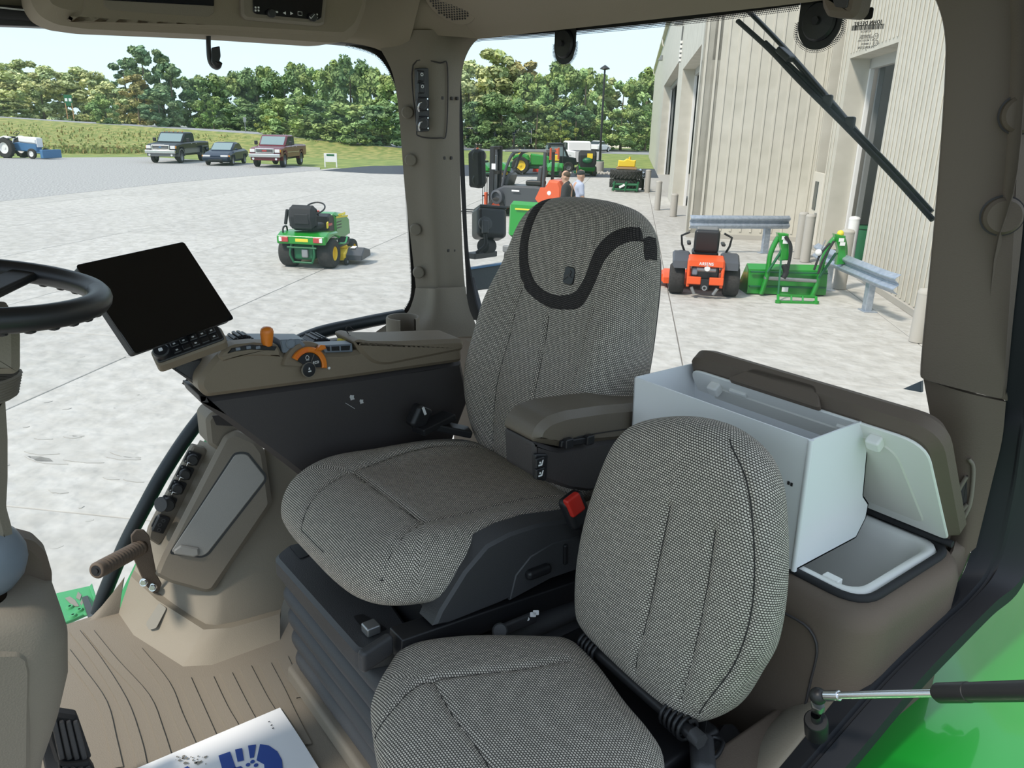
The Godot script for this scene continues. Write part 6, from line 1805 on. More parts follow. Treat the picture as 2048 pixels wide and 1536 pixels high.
	# eave gutter and downpipe hooks
	var gu := MB.new(); gu.T = fA; gu.bb(Vector3(0.0, eave, -0.22), Vector3(endA + 0.3, eave + 0.22, 0.3), 0.03); part("eave_gutter", gu, M.trim_cream, t)
	for s in [endA * 0.98, endA * 0.55]:
		var dp := MB.new(); dp.T = fA; dp.tube(spl([Vector3(s, eave, -0.15), Vector3(s, eave - 0.3, -0.15), Vector3(s, eave - 0.5, -0.06)], 4), 0.06, 8); part("downpipe", dp, M.trim_cream, t)
	# reveals and tracks of the tall doors
	for e in [[fC, dL, dT], [fA, d2L, d2T], [fA, d1L, d1T]]:
		var tr := MB.new(); tr.T = e[0]; tr.bb(Vector3(e[1] - 0.10, 0, TH), Vector3(e[1], e[2], TH + 0.10), 0.01); part("door_track", tr, M.white_paint, t)
		var tk := MB.new(); tk.T = e[0]; tk.bb(Vector3(e[1] - 0.25, 0, TH + 0.16), Vector3(e[1] - 0.16, e[2], TH + 0.28), 0.01); part("door_rail", tk, M.galv_dark, t)
		var hd := MB.new(); hd.T = e[0]; hd.bb(Vector3(e[1] - 8.0, e[2] - 0.22, TH), Vector3(e[1], e[2] + 0.1, TH + 0.12), 0.01); part("door_header", hd, M.inner_liner, t)
	# dark rooms behind the openings
	for e in [[fC, near_end, sB, H], [fA, 0.0, endA, eave]]:
		var rm := MB.new(); rm.T = e[0]
		rm.bb(Vector3(e[1], 0, 20.0), Vector3(e[2] + 0.3, e[3], 20.3)); part("back_wall", rm, M.inner_liner, t)
		var rf := MB.new(); rf.T = e[0]; rf.bb(Vector3(e[1], e[3], 0.0), Vector3(e[2] + 0.3, e[3] + 0.25, 20.3)); part("roof_slab", rf, M.trim_cream, t)
		var fl := MB.new(); fl.T = e[0]; fl.bb(Vector3(e[1], -0.1, 0.0), Vector3(e[2], 0.012, 20.0)); part("room_floor", fl, M.stain, t)
		for s in ([e[1], e[2]] if e[1] < -1.0 else [e[2]]):
			var sw := MB.new(); sw.T = e[0]; sw.bb(Vector3(s, 0, TH), Vector3(s + 0.3, e[3], 20.0)); part("end_wall", sw, M.inner_liner, t)
	# base trim of the near wall
	var bt := MB.new(); bt.T = fC; bt.bb(Vector3(near_end, 0.0, -0.05), Vector3(dR, 0.12, 0.2), 0.01); part("wall_base", bt, M.concrete_post, t)
	bt = MB.new(); bt.T = fC; bt.bb(Vector3(dL, 0.0, -0.05), Vector3(sB, 0.12, 0.2), 0.01); part("wall_base", bt, M.concrete_post, t)
	# wall lamps over the far doors
	var n := 0
	for q in [[1366, 50], [1325, 121]]:
		var c: Vector3 = onA.call(q[0], q[1])
		var wl := thing("wall_lamp", ["grey wall lamp over the nearer far door", "grey wall lamp over the farther far door"][n], "lamp", c, "wall lamps on the workshop"); n += 1
		var mb := MB.new(); mb.T = Transform3D(fA.basis, c); mb.ext([Vector2(0, 0), Vector2(0.0, 0.36), Vector2(-0.15, 0.36), Vector2(-0.36, 0.0)], -0.2, 0.2, 0.02, Transform3D(Basis(Vector3(0, 0, 1), Vector3.UP, Vector3(-1, 0, 0)), Vector3.ZERO)); part("lamp_hood", mb, M.grey_steel, wl)
		var m2 := MB.new(); m2.T = Transform3D(fA.basis, c); m2.box(Vector3(0, -0.02, -0.18), Vector3(0.3, 0.03, 0.25), 0.008); part("lamp_lens", m2, M.lamp_clear, wl)
	# ladder of rungs by the far door is a cable with clips
	var cb := thing("wall_cable", "dark cable with clips hanging beside the far door", "cable", onA.call(1362, 125))
	var cps := [onA.call(1369, 52) - NV * 0.05, onA.call(1366, 80) - NV * 0.05, onA.call(1362, 125) - NV * 0.05]
	part("cable", MB.new().tube(spl(cps, 4), 0.03, 6), M.galv_dark, cb)
	for k in 5: part("clip", MB.new().box(cps[1].lerp(cps[2], 0.1 + k * 0.2), Vector3(0.14, 0.1, 0.1), 0.01, fA.basis), M.white_paint, cb)

# ---------- trees ----------
func crown(sd: int, base: Color, tall: float, n: int) -> ArrayMesh:
	# unit crown: 1 high, about `tall` times as high as wide
	var r := RandomNumberGenerator.new(); r.seed = sd
	var mb := MB.new(); var blobs := []
	var nb := 54
	for k in nb:
		var h := r.randf_range(0.06, 0.94)
		var wd_ := (0.5 / tall) * pow(sin(PI * clampf(0.10 + h * 0.86, 0.0, 1.0)), 0.6)
		var a := r.randf() * TAU; var rad := wd_ * sqrt(r.randf()) * 0.95
		blobs.append([Vector3(cos(a) * rad, h, sin(a) * rad), r.randf_range(0.055, 0.11) * (1.2 / tall if tall > 1.2 else 1.0), r.randf_range(0.75, 1.25), r.randf_range(-0.10, 0.10)])
	for k in n:
		var b: Array = blobs[r.randi() % nb]
		var d := Vector3(r.randfn(), r.randfn(), r.randfn()).normalized()
		var p: Vector3 = b[0] + d * b[1] * pow(r.randf(), 0.35) * Vector3(1.0, 0.85, 1.0)
		if p.y < 0.0: p.y = absf(p.y) * 0.5
		var s := r.randf_range(0.016, 0.036)
		var nn := (d + Vector3(r.randfn(), r.randfn() + 0.4, r.randfn()) * 0.6).normalized()
		var f := MB.frame(nn)
		var t: float = b[2] * r.randf_range(0.8, 1.2)
		mb.tint = Color(base.r * t * (1.0 + b[3]), base.g * t, base.b * t * (1.0 - b[3]))
		var a0 := r.randf() * TAU
		var e0 := f * Vector3(cos(a0), sin(a0), 0) * s; var e1 := f * Vector3(-sin(a0), cos(a0), 0) * s * 0.75
		var i0 := mb.pt(p - e0, nn); var i1 := mb.pt(p - e1 * 0.8 + e0 * 0.1, nn); var i2 := mb.pt(p + e0, nn); var i3 := mb.pt(p + e1 * 0.8 + e0 * 0.1, nn)
		mb.quad(i0, i1, i2, i3)
	return mb.mesh(Vector3.ZERO, true)
func trees() -> void:
	var lm := mt("leaves", Color.WHITE, 0.75, 0.0, 0.25); lm.vertex_color_use_as_albedo = true
	lm.backlight_enabled = true; lm.backlight = Color(0.16, 0.22, 0.06)
	mt("bark", lin(0.16, 0.125, 0.09), 0.9)
	var kinds := {
		"pale": [crown(1, Color(0.46, 0.52, 0.24), 1.5, 7000), crown(2, Color(0.50, 0.55, 0.27), 1.3, 7000)],
		"mid": [crown(3, Color(0.26, 0.36, 0.13), 1.3, 7000), crown(4, Color(0.30, 0.40, 0.15), 1.1, 7000)],
		"dark": [crown(5, Color(0.16, 0.25, 0.11), 1.4, 7000), crown(6, Color(0.18, 0.27, 0.11), 1.15, 7000)],
		"tall": [crown(7, Color(0.23, 0.32, 0.17), 2.5, 7000), crown(8, Color(0.20, 0.29, 0.15), 2.2, 7000)],
		"rust": [crown(9, Color(0.40, 0.36, 0.15), 1.8, 6000)],
		"bush": [crown(10, Color(0.16, 0.26, 0.07), 0.8, 5000), crown(11, Color(0.30, 0.36, 0.09), 0.8, 5000)]}
	var trunk := MB.new().tube([Vector3(0, 0, 0), Vector3(0.004, 0.3, 0), Vector3(-0.006, 0.6, 0.004), Vector3(0, 0.85, 0)], 0.02, 7, false, [0.022, 0.017, 0.011, 0.004]).mesh()
	# px, top py, base py, width px, depth, kind
	var L := [
		[-60, 120, 262, 120, 112, "pale"], [12, 128, 250, 90, 108, "pale"], [62, 122, 250, 80, 112, "pale"], [92, 134, 252, 76, 104, "pale"], [136, 146, 252, 70, 112, "pale"], [172, 138, 255, 80, 106, "pale"], [208, 152, 258, 64, 110, "pale"], [236, 165, 256, 60, 104, "pale"],
		[262, 114, 262, 52, 108, "tall"], [300, 92, 264, 44, 104, "tall"], [332, 98, 266, 50, 106, "tall"], [352, 125, 266, 44, 102, "tall"], [282, 150, 262, 52, 100, "rust"],
		[385, 150, 270, 60, 108, "mid"], [412, 158, 272, 66, 104, "dark"], [448, 150, 274, 74, 106, "mid"], [486, 146, 276, 70, 108, "mid"], [520, 140, 278, 66, 106, "dark"], [548, 136, 278, 60, 110, "mid"], [575, 142, 280, 70, 104, "dark"],
		[606, 128, 284, 76, 108, "mid"], [640, 132, 288, 70, 104, "mid"], [676, 122, 290, 78, 102, "mid"], [706, 118, 292, 70, 98, "dark"], [742, 138, 294, 76, 98, "mid"], [778, 146, 296, 70, 96, "mid"], [815, 150, 296, 80, 96, "mid"], [860, 150, 296, 80, 96, "mid"],
		[430, 200, 274, 60, 96, "bush"], [500, 205, 278, 80, 96, "dark"], [560, 196, 286, 60, 92, "mid"],
		[600, 190, 302, 96, 78, "mid"], [655, 200, 304, 90, 76, "dark"], [712, 205, 306, 90, 75, "mid"], [765, 210, 306, 86, 74, "dark"], [548, 232, 292, 50, 78, "bush"],
		[218, 188, 272, 52, 84, "mid"], [325, 176, 278, 50, 84, "tall"], [12, 196, 240, 60, 100, "pale"],
		[938, 130, 300, 90, 112, "pale"], [985, 108, 302, 110, 116, "pale"], [1040, 128, 302, 80, 118, "rust"], [1062, 150, 300, 70, 112, "mid"], [1085, 160, 300, 60, 120, "pale"],
		[1128, 128, 302, 80, 116, "mid"], [1165, 135, 302, 76, 112, "mid"], [1200, 156, 302, 70, 118, "pale"], [1240, 158, 304, 80, 114, "mid"], [1285, 138, 306, 80, 118, "mid"], [1330, 130, 306, 90, 120, "mid"], [1380, 130, 306, 90, 122, "mid"],
		[1002, 188, 304, 76, 104, "dark"], [955, 205, 304, 60, 106, "dark"], [1072, 200, 300, 70, 108, "mid"], [1150, 210, 300, 70, 108, "dark"], [1240, 215, 300, 70, 108, "mid"], [1290, 220, 302, 60, 108, "bush"], [1120, 240, 300, 50, 106, "bush"], [1200, 240, 300, 60, 108, "bush"]]
	var lab := {"pale": ["pale_tree", "pale sunlit broad tree in the wood across the road", "pale trees in the wood"], "mid": ["green_tree", "mid green leafy tree in the wood across the road", "green trees in the wood"], "dark": ["dark_tree", "dark green dense tree in the wood across the road", "dark trees in the wood"], "tall": ["columnar_tree", "tall narrow grey-green tree standing above the wood", "narrow trees in the wood"], "rust": ["rusty_tree", "yellow-brown tree turning colour in the wood", "yellow-brown trees in the wood"], "bush": ["roadside_bush", "low yellow-green bush at the edge of the road", "bushes along the road"]}
	var i := 0
	for q in L:
		var b := wd(q[0], q[2], q[4]); var tp := wd(q[0], q[1], q[4])
		var h := tp.y - b.y; var w: float = q[3] * q[4] / FPX
		var lb: Array = lab[q[5]]
		var t := thing(lb[0], lb[1], "tree", Vector3(b.x, maxf(b.y, -0.3), b.z), lb[2], true, fposmod(i * 2.4, TAU))
		var ks: Array = kinds[q[5]]
		var c := MeshInstance3D.new(); c.name = "crown"; c.mesh = ks[i % ks.size()]; c.material_override = lm; t.add_child(c, true)
		var lo := 0.03 if q[5] != "bush" else 0.0
		c.position = Vector3(0, h * lo, 0); 
		var tall: float = {"pale": 1.4, "mid": 1.2, "dark": 1.27, "tall": 2.35, "rust": 1.8, "bush": 0.8}[q[5]]
		var sxz := w * tall * 1.5
		c.scale = Vector3(sxz, h * (1.0 - lo), sxz)
		var k := MeshInstance3D.new(); k.name = "trunk"; k.mesh = trunk; k.material_override = M.bark; t.add_child(k, true); k.scale = Vector3.ONE * h
		i += 1
	# weeds along the bank: nobody could count them
	var wm := MB.new(); var r := RandomNumberGenerator.new(); r.seed = 5
	for k in 4200:
		var px := r.randf_range(-40, 640); var t := r.randf()
		var a := gnd(px, 307); var b := wd(px, 235 + px * 0.065, 84 - px * 0.018)
		if r.randf() < 0.45: t *= 0.25
		var p := a.lerp(b, t * 0.8) + Vector3(0, -0.3 * sin(PI * t), 0)
		var s := r.randf_range(0.07, 0.26) * (1.0 - 0.4 * t)
		var g := r.randf_range(0.6, 1.2)
		wm.tint = Color(0.30 * g, 0.35 * g, 0.13 * g) if r.randf() < 0.7 else Color(0.34 * g, 0.29 * g, 0.12 * g)
		var d := Vector3(r.randfn(), 0, r.randfn()).normalized()
		var e := Vector3(r.randfn() * 0.3, 1, r.randfn() * 0.3).normalized()
		var i0 := wm.pt(p - d * s * 0.5); var i1 := wm.pt(p + d * s * 0.5); var i2 := wm.pt(p + e * s * 1.5 + d * s * 0.3); var i3 := wm.pt(p + e * s * 1.5 - d * s * 0.4)
		wm.quad(i0, i1, i2, i3)
	solo("weeds", wm, lm, gnd(300, 300), "rough weeds and tall grass growing on the bank", "weeds", "", "stuff")

# ---------- things in the yard (built in their own axes: x forward, y up, z right) ----------
func yaw_to(d: Vector3) -> float: return atan2(-d.z, d.x)
func lbox(nm: String, par: Node3D, m: Material, c: Vector3, s: Vector3, r := 0.01, b := Basis()) -> MeshInstance3D:
	return part(nm, MB.new().box(c, s, r, b), m, par)
func side(nm: String, par: Node3D, m: Material, pts: Array, z0: float, z1: float, bev := 0.02, rr := 0.0) -> MeshInstance3D:
	var q := []
	for p in pts: q.append(Vector2(p[0], p[1]))
	if rr > 0.0: q = rp(q, rr)
	return part(nm, MB.new().ext(q, z0, z1, bev), m, par)
func rod(nm: String, par: Node3D, m: Material, ps: Array, r: float, smooth := true) -> MeshInstance3D:
	return part(nm, MB.new().tube(spl(ps, 5) if smooth and ps.size() > 2 else ps, r, 8), m, par)
func wheel(par: Node3D, c: Vector3, r: float, w: float, rim: Material, hub := 0.55, lugs := 0, tread := 0) -> void:
	var tb := MB.new()
	tb.lathe(c - Vector3(0, 0, w * 0.5), Vector3(0, 0, 1), [Vector2(r * hub, w * 0.10), Vector2(r * hub * 1.08, w * 0.02), Vector2(r * 0.86, 0.0), Vector2(r * 0.96, w * 0.10), Vector2(r, w * 0.28), Vector2(r, w * 0.72), Vector2(r * 0.96, w * 0.90), Vector2(r * 0.86, w), Vector2(r * hub * 1.08, w * 0.98), Vector2(r * hub, w * 0.90)], 30)
	var tn := part("tyre", tb, M.tyre, par)
	for k in lugs:
		var a := TAU * k / lugs
		for s in [-1, 1]:
			var a2: float = a + (PI / lugs if s > 0 else 0.0)
			part("tread_lug", MB.new().box(c + Vector3(cos(a2) * r * 0.985, sin(a2) * r * 0.985, s * w * 0.23), Vector3(r * 0.06, r * 0.10, w * 0.46), 0.0, Basis(Vector3(0, 0, 1), a2) * Basis(Vector3(1, 0, 0), 0.5 * s)), M.tyre, tn)
	var rm := MB.new()
	rm.lathe(c - Vector3(0, 0, w * 0.5), Vector3(0, 0, 1), [Vector2(r * hub, w * 0.06), Vector2(r * hub * 0.92, w * 0.10), Vector2(r * hub * 0.85, w * 0.30), Vector2(r * 0.14, w * 0.30), Vector2(r * 0.12, w * 0.2), Vector2(0, w * 0.2)], 22)
	rm.lathe(c - Vector3(0, 0, w * 0.5), Vector3(0, 0, 1), [Vector2(r * hub, w * 0.94), Vector2(r * hub * 0.92, w * 0.90), Vector2(r * hub * 0.85, w * 0.70), Vector2(r * 0.14, w * 0.70), Vector2(r * 0.12, w * 0.8), Vector2(0, w * 0.8)], 22)
	part("rim", rm, rim, par)

func garden_tractor() -> void:
	var at := gnd(625, 532); var f := DV
	var t := thing("garden_tractor", "green garden tractor with yellow wheels and a black seat on the concrete", "garden tractor", Vector3(6.13, 0, -14.75), "", true, yaw_to(f))
	for s in [-1, 1]:
		wheel(t, Vector3(0, 0.29, s * 0.40), 0.29, 0.30, M.yellow_paint, 0.48)
		wheel(t, Vector3(1.24, 0.21, s * 0.40), 0.21, 0.20, M.yellow_paint, 0.5)
	# rear fender deck
	side("fender_deck", t, M.green_paint, [[-0.36, 0.52], [-0.34, 0.66], [-0.20, 0.72], [0.25, 0.70], [0.42, 0.60], [0.40, 0.54], [0.1, 0.62], [-0.15, 0.60]], -0.52, 0.52, 0.03)
	lbox("rear_panel", t, M.green_paint, Vector3(-0.36, 0.58, 0), Vector3(0.07, 0.17, 1.0), 0.03)
	for s in [-1, 1]:
		lbox("tail_lamp", t, M.lamp_red, Vector3(-0.40, 0.59, s * 0.34), Vector3(0.03, 0.10, 0.17), 0.012)
		lbox("reverse_lens", t, M.lamp_clear, Vector3(-0.402, 0.59, s * 0.41), Vector3(0.03, 0.09, 0.07), 0.012)
	part("model_number", MB.new().box(Vector3(-0.398, 0.58, 0.02), Vector3(0.004, 0.06, 0.26), 0.001), M.yellow_print, t)
	rod("grab_handle", t, M.black_plastic, [Vector3(-0.25, 0.70, -0.42), Vector3(-0.22, 0.79, -0.42), Vector3(-0.08, 0.80, -0.42), Vector3(-0.04, 0.70, -0.42)], 0.018)
	# hitch frame
	rod("hitch_bar", t, M.dark_green, [Vector3(-0.36, 0.43, -0.30), Vector3(-0.36, 0.43, 0.30)], 0.02)
	rod("hitch_bar", t, M.dark_green, [Vector3(-0.34, 0.14, -0.20), Vector3(-0.34, 0.14, 0.20)], 0.02)
	for s in [-1, 1]: rod("hitch_link", t, M.dark_green, [Vector3(-0.34, 0.50, s * 0.22), Vector3(-0.36, 0.30, s * 0.25), Vector3(-0.34, 0.14, s * 0.19)], 0.022)
	lbox("transaxle", t, M.dark_green, Vector3(-0.12, 0.33, 0), Vector3(0.35, 0.30, 0.42), 0.05)
	lbox("axle_cover", t, M.grey_steel, Vector3(-0.30, 0.32, 0.04), Vector3(0.10, 0.18, 0.14), 0.03)
	# seat with a black cover
	side("seat_back", t, M.cloth_black, [[-0.30, 0.78], [-0.36, 1.02], [-0.32, 1.18], [-0.22, 1.24], [-0.14, 1.22], [-0.12, 1.0], [-0.10, 0.80]], -0.27, 0.27, 0.07, 0.03)
	lbox("seat_pocket", t, M.cloth_black, Vector3(-0.335, 0.98, 0.02), Vector3(0.05, 0.20, 0.30), 0.02, Basis(Vector3(0, 0, 1), 0.12))
	lbox("seat_base", t, M.cloth_black, Vector3(0.05, 0.80, 0), Vector3(0.46, 0.13, 0.50), 0.05)
	lbox("arm_rest", t, M.black_plastic, Vector3(-0.22, 1.0, -0.34), Vector3(0.06, 0.30, 0.06), 0.02, Basis(Vector3(1, 0, 0), 0.2))
	# dash, wheel, hood
	side("dash_tower", t, M.black_plastic, [[0.45, 0.45], [0.48, 0.95], [0.62, 1.0], [0.80, 0.94], [0.80, 0.45]], -0.24, 0.24, 0.03)
	rod("steering_shaft", t, M.black_plastic, [Vector3(0.55, 0.95, 0), Vector3(0.42, 1.10, 0)], 0.02, false)
	var ring := []
	for k in 20: ring.append(Vector3(0.40, 1.12, 0) + Vector3(cos(TAU * k / 20) * 0.17, cos(TAU * k / 20) * 0.10, sin(TAU * k / 20) * 0.20))
	part("steering_wheel", MB.new().tube(ring, 0.016, 7, true), M.black_plastic, t)
	side("hood", t, M.green_paint, [[0.78, 0.42], [0.76, 0.97], [0.95, 1.0], [1.45, 0.92], [1.62, 0.82], [1.64, 0.45], [1.2, 0.38]], -0.27, 0.27, 0.06, 0.03)
	lbox("hood_stripe", t, M.yellow_print, Vector3(1.16, 0.885, 0.272), Vector3(0.68, 0.035, 0.006), 0.002, Basis(Vector3(0, 0, 1), -0.05))
	part("hood_lettering", MB.new().text("JOHN DEERE", Transform3D(Basis(), Vector3(1.16, 0.935, 0.272)), 0.05, 0.006, true), M.yellow_print, t)
	for k in 3: lbox("hood_vent", t, M.black_plastic, Vector3(0.98, 0.80 - k * 0.06, 0.268), Vector3(0.26, 0.022, 0.012), 0.004)
	lbox("warning_plate", t, M.yellow_print, Vector3(0.34, 0.80, 0.27), Vector3(0.20, 0.12, 0.03), 0.01, Basis(Vector3(0, 1, 0), 0.3))
	lbox("reflector", t, M.lamp_red, Vector3(0.55, 0.79, 0.25), Vector3(0.16, 0.05, 0.02), 0.006)
	lbox("fuel_cap", t, M.red_plastic, Vector3(0.74, 1.02, -0.1), Vector3(0.08, 0.04, 0.08), 0.015)
	side("foot_rest", t, M.black_plastic, [[0.30, 0.36], [0.30, 0.40], [0.85, 0.40], [0.95, 0.50], [0.95, 0.45], [0.88, 0.36]], 0.26, 0.50, 0.01)
	rod("step_rail", t, M.faded_green, [Vector3(0.30, 0.45, 0.52), Vector3(0.62, 0.42, 0.52), Vector3(0.80, 0.52, 0.50)], 0.02)
	# mower deck
	side("mower_deck", t, M.yellow_paint, [[0.35, 0.10], [0.35, 0.24], [0.55, 0.30], [0.95, 0.30], [1.12, 0.22], [1.12, 0.10]], -0.58, 0.60, 0.03)
	part("deck_pulley", MB.new().cyl(Vector3(0.70, 0.30, 0.42), Vector3(0.70, 0.36, 0.42), 0.11, 18, 0.01), M.yellow_paint, t)
	side("discharge_chute", t, M.dark_grey_paint, [[0.42, 0.10], [0.42, 0.20], [0.62, 0.34], [0.95, 0.26], [0.98, 0.12]], 0.58, 0.94, 0.02)
	lbox("chute_label", t, M.print_white, Vector3(0.62, 0.335, 0.70), Vector3(0.14, 0.008, 0.10), 0.002, Basis(Vector3(0, 0, 1), 0.15))
	wheel(t, Vector3(0.38, 0.075, 0.62), 0.075, 0.06, M.grey_steel, 0.5)

func zero_turn() -> void:
	var f := (gnd(1418, 560) - gnd(1420, 597)).normalized(); f = Vector3(0.74, 0, -0.67).normalized()
	var t := thing("zero_turn_mower", "orange zero-turn mower with black tyres and tall steering levers", "mower", Vector3(10.95, 0, -8.75), "", true, yaw_to(f))
	for s in [-1, 1]:
		wheel(t, Vector3(0, 0.27, s * 0.47), 0.27, 0.26, M.grey_paint, 0.45)
		wheel(t, Vector3(1.35, 0.16, s * 0.40), 0.16, 0.14, M.grey_paint, 0.5)
		side("wheel_guard", t, M.dark_grey_paint, [[-0.30, 0.50], [-0.26, 0.62], [0.05, 0.74], [0.30, 0.72], [0.34, 0.60], [0.0, 0.60]], s * 0.42 - 0.15, s * 0.42 + 0.15, 0.03)
		rod("steering_lever", t, M.black_plastic, [Vector3(0.42, 0.62, s * 0.33), Vector3(0.40, 0.82, s * 0.42), Vector3(0.36, 0.98, s * 0.44), Vector3(0.34, 1.05, s * 0.30)], 0.02, false)
		rod("frame_tube", t, M.mower_orange, [Vector3(-0.36, 0.20, s * 0.28), Vector3(-0.34, 0.60, s * 0.29), Vector3(-0.10, 0.66, s * 0.27)], 0.028)
		lbox("rear_bumper", t, M.mower_orange, Vector3(-0.42, 0.32, s * 0.19), Vector3(0.06, 0.13, 0.24), 0.015)
		lbox("arm_pad", t, M.black_plastic, Vector3(0.36, 0.86, s * 0.30), Vector3(0.30, 0.05, 0.07), 0.02)
		rod("caster_link", t, M.grey_steel, [Vector3(-0.40, 0.20, s * 0.22), Vector3(-0.38, 0.08, s * 0.16)], 0.03, false)
	lbox("seat_back", t, M.black_plastic, Vector3(0.20, 0.92, 0), Vector3(0.12, 0.40, 0.44), 0.05, Basis(Vector3(0, 0, 1), 0.12))
	lbox("seat_shell", t, M.grey_paint, Vector3(0.26, 1.02, 0), Vector3(0.12, 0.30, 0.40), 0.05, Basis(Vector3(0, 0, 1), 0.12))
	lbox("seat_cushion", t, M.black_plastic, Vector3(0.45, 0.68, 0), Vector3(0.45, 0.12, 0.46), 0.05)
	side("engine_guard", t, M.mower_orange, [[-0.40, 0.56], [-0.40, 0.66], [-0.10, 0.72], [0.02, 0.70], [0.02, 0.60]], -0.30, 0.30, 0.02)
	part("lettering", MB.new().text("ARIENS", Transform3D(Basis(Vector3(0, 0, 1), Vector3.UP, Vector3(-1, 0, 0)), Vector3(-0.405, 0.61, 0)), 0.05, 0.006, true), M.print_white, t)
	lbox("engine_block", t, M.black_plastic, Vector3(-0.16, 0.44, 0), Vector3(0.34, 0.26, 0.46), 0.04)
	part("muffler", MB.new().cyl(Vector3(-0.30, 0.50, -0.16), Vector3(-0.30, 0.50, 0.18), 0.055, 14, 0.01), M.grey_steel, t)
	part("engine_cap", MB.new().cyl(Vector3(-0.36, 0.53, 0.02), Vector3(-0.40, 0.53, 0.02), 0.05, 16, 0.006), M.lamp_clear, t)
	lbox("air_filter", t, M.blue_grey_plastic, Vector3(-0.30, 0.46, -0.18), Vector3(0.12, 0.14, 0.10), 0.03)
	lbox("hitch_plate", t, M.black_plastic, Vector3(-0.42, 0.26, 0), Vector3(0.04, 0.18, 0.14), 0.01)
	part("hitch_eye", MB.new().lathe(Vector3(-0.45, 0.20, 0), Vector3(1, 0, 0), [Vector2(0.025, 0), Vector2(0.045, 0), Vector2(0.045, 0.02), Vector2(0.025, 0.02)], 14), M.grey_steel, t)
	side("floor_deck", t, M.mower_orange, [[0.2, 0.36], [0.2, 0.42], [1.3, 0.42], [1.42, 0.36]], -0.30, 0.30, 0.015)
	side("mower_deck", t, M.mower_orange, [[0.40, 0.09], [0.40, 0.20], [0.55, 0.26], [1.05, 0.26], [1.15, 0.18], [1.15, 0.09]], -0.72, 0.66, 0.03)
	lbox("deck_chute", t, M.mower_orange, Vector3(0.75, 0.17, -0.78), Vector3(0.45, 0.14, 0.16), 0.02)
	for s in [-1, 1]: lbox("side_tank", t, M.dark_grey_paint, Vector3(0.28, 0.60, s * 0.40), Vector3(0.46, 0.22, 0.20), 0.06)

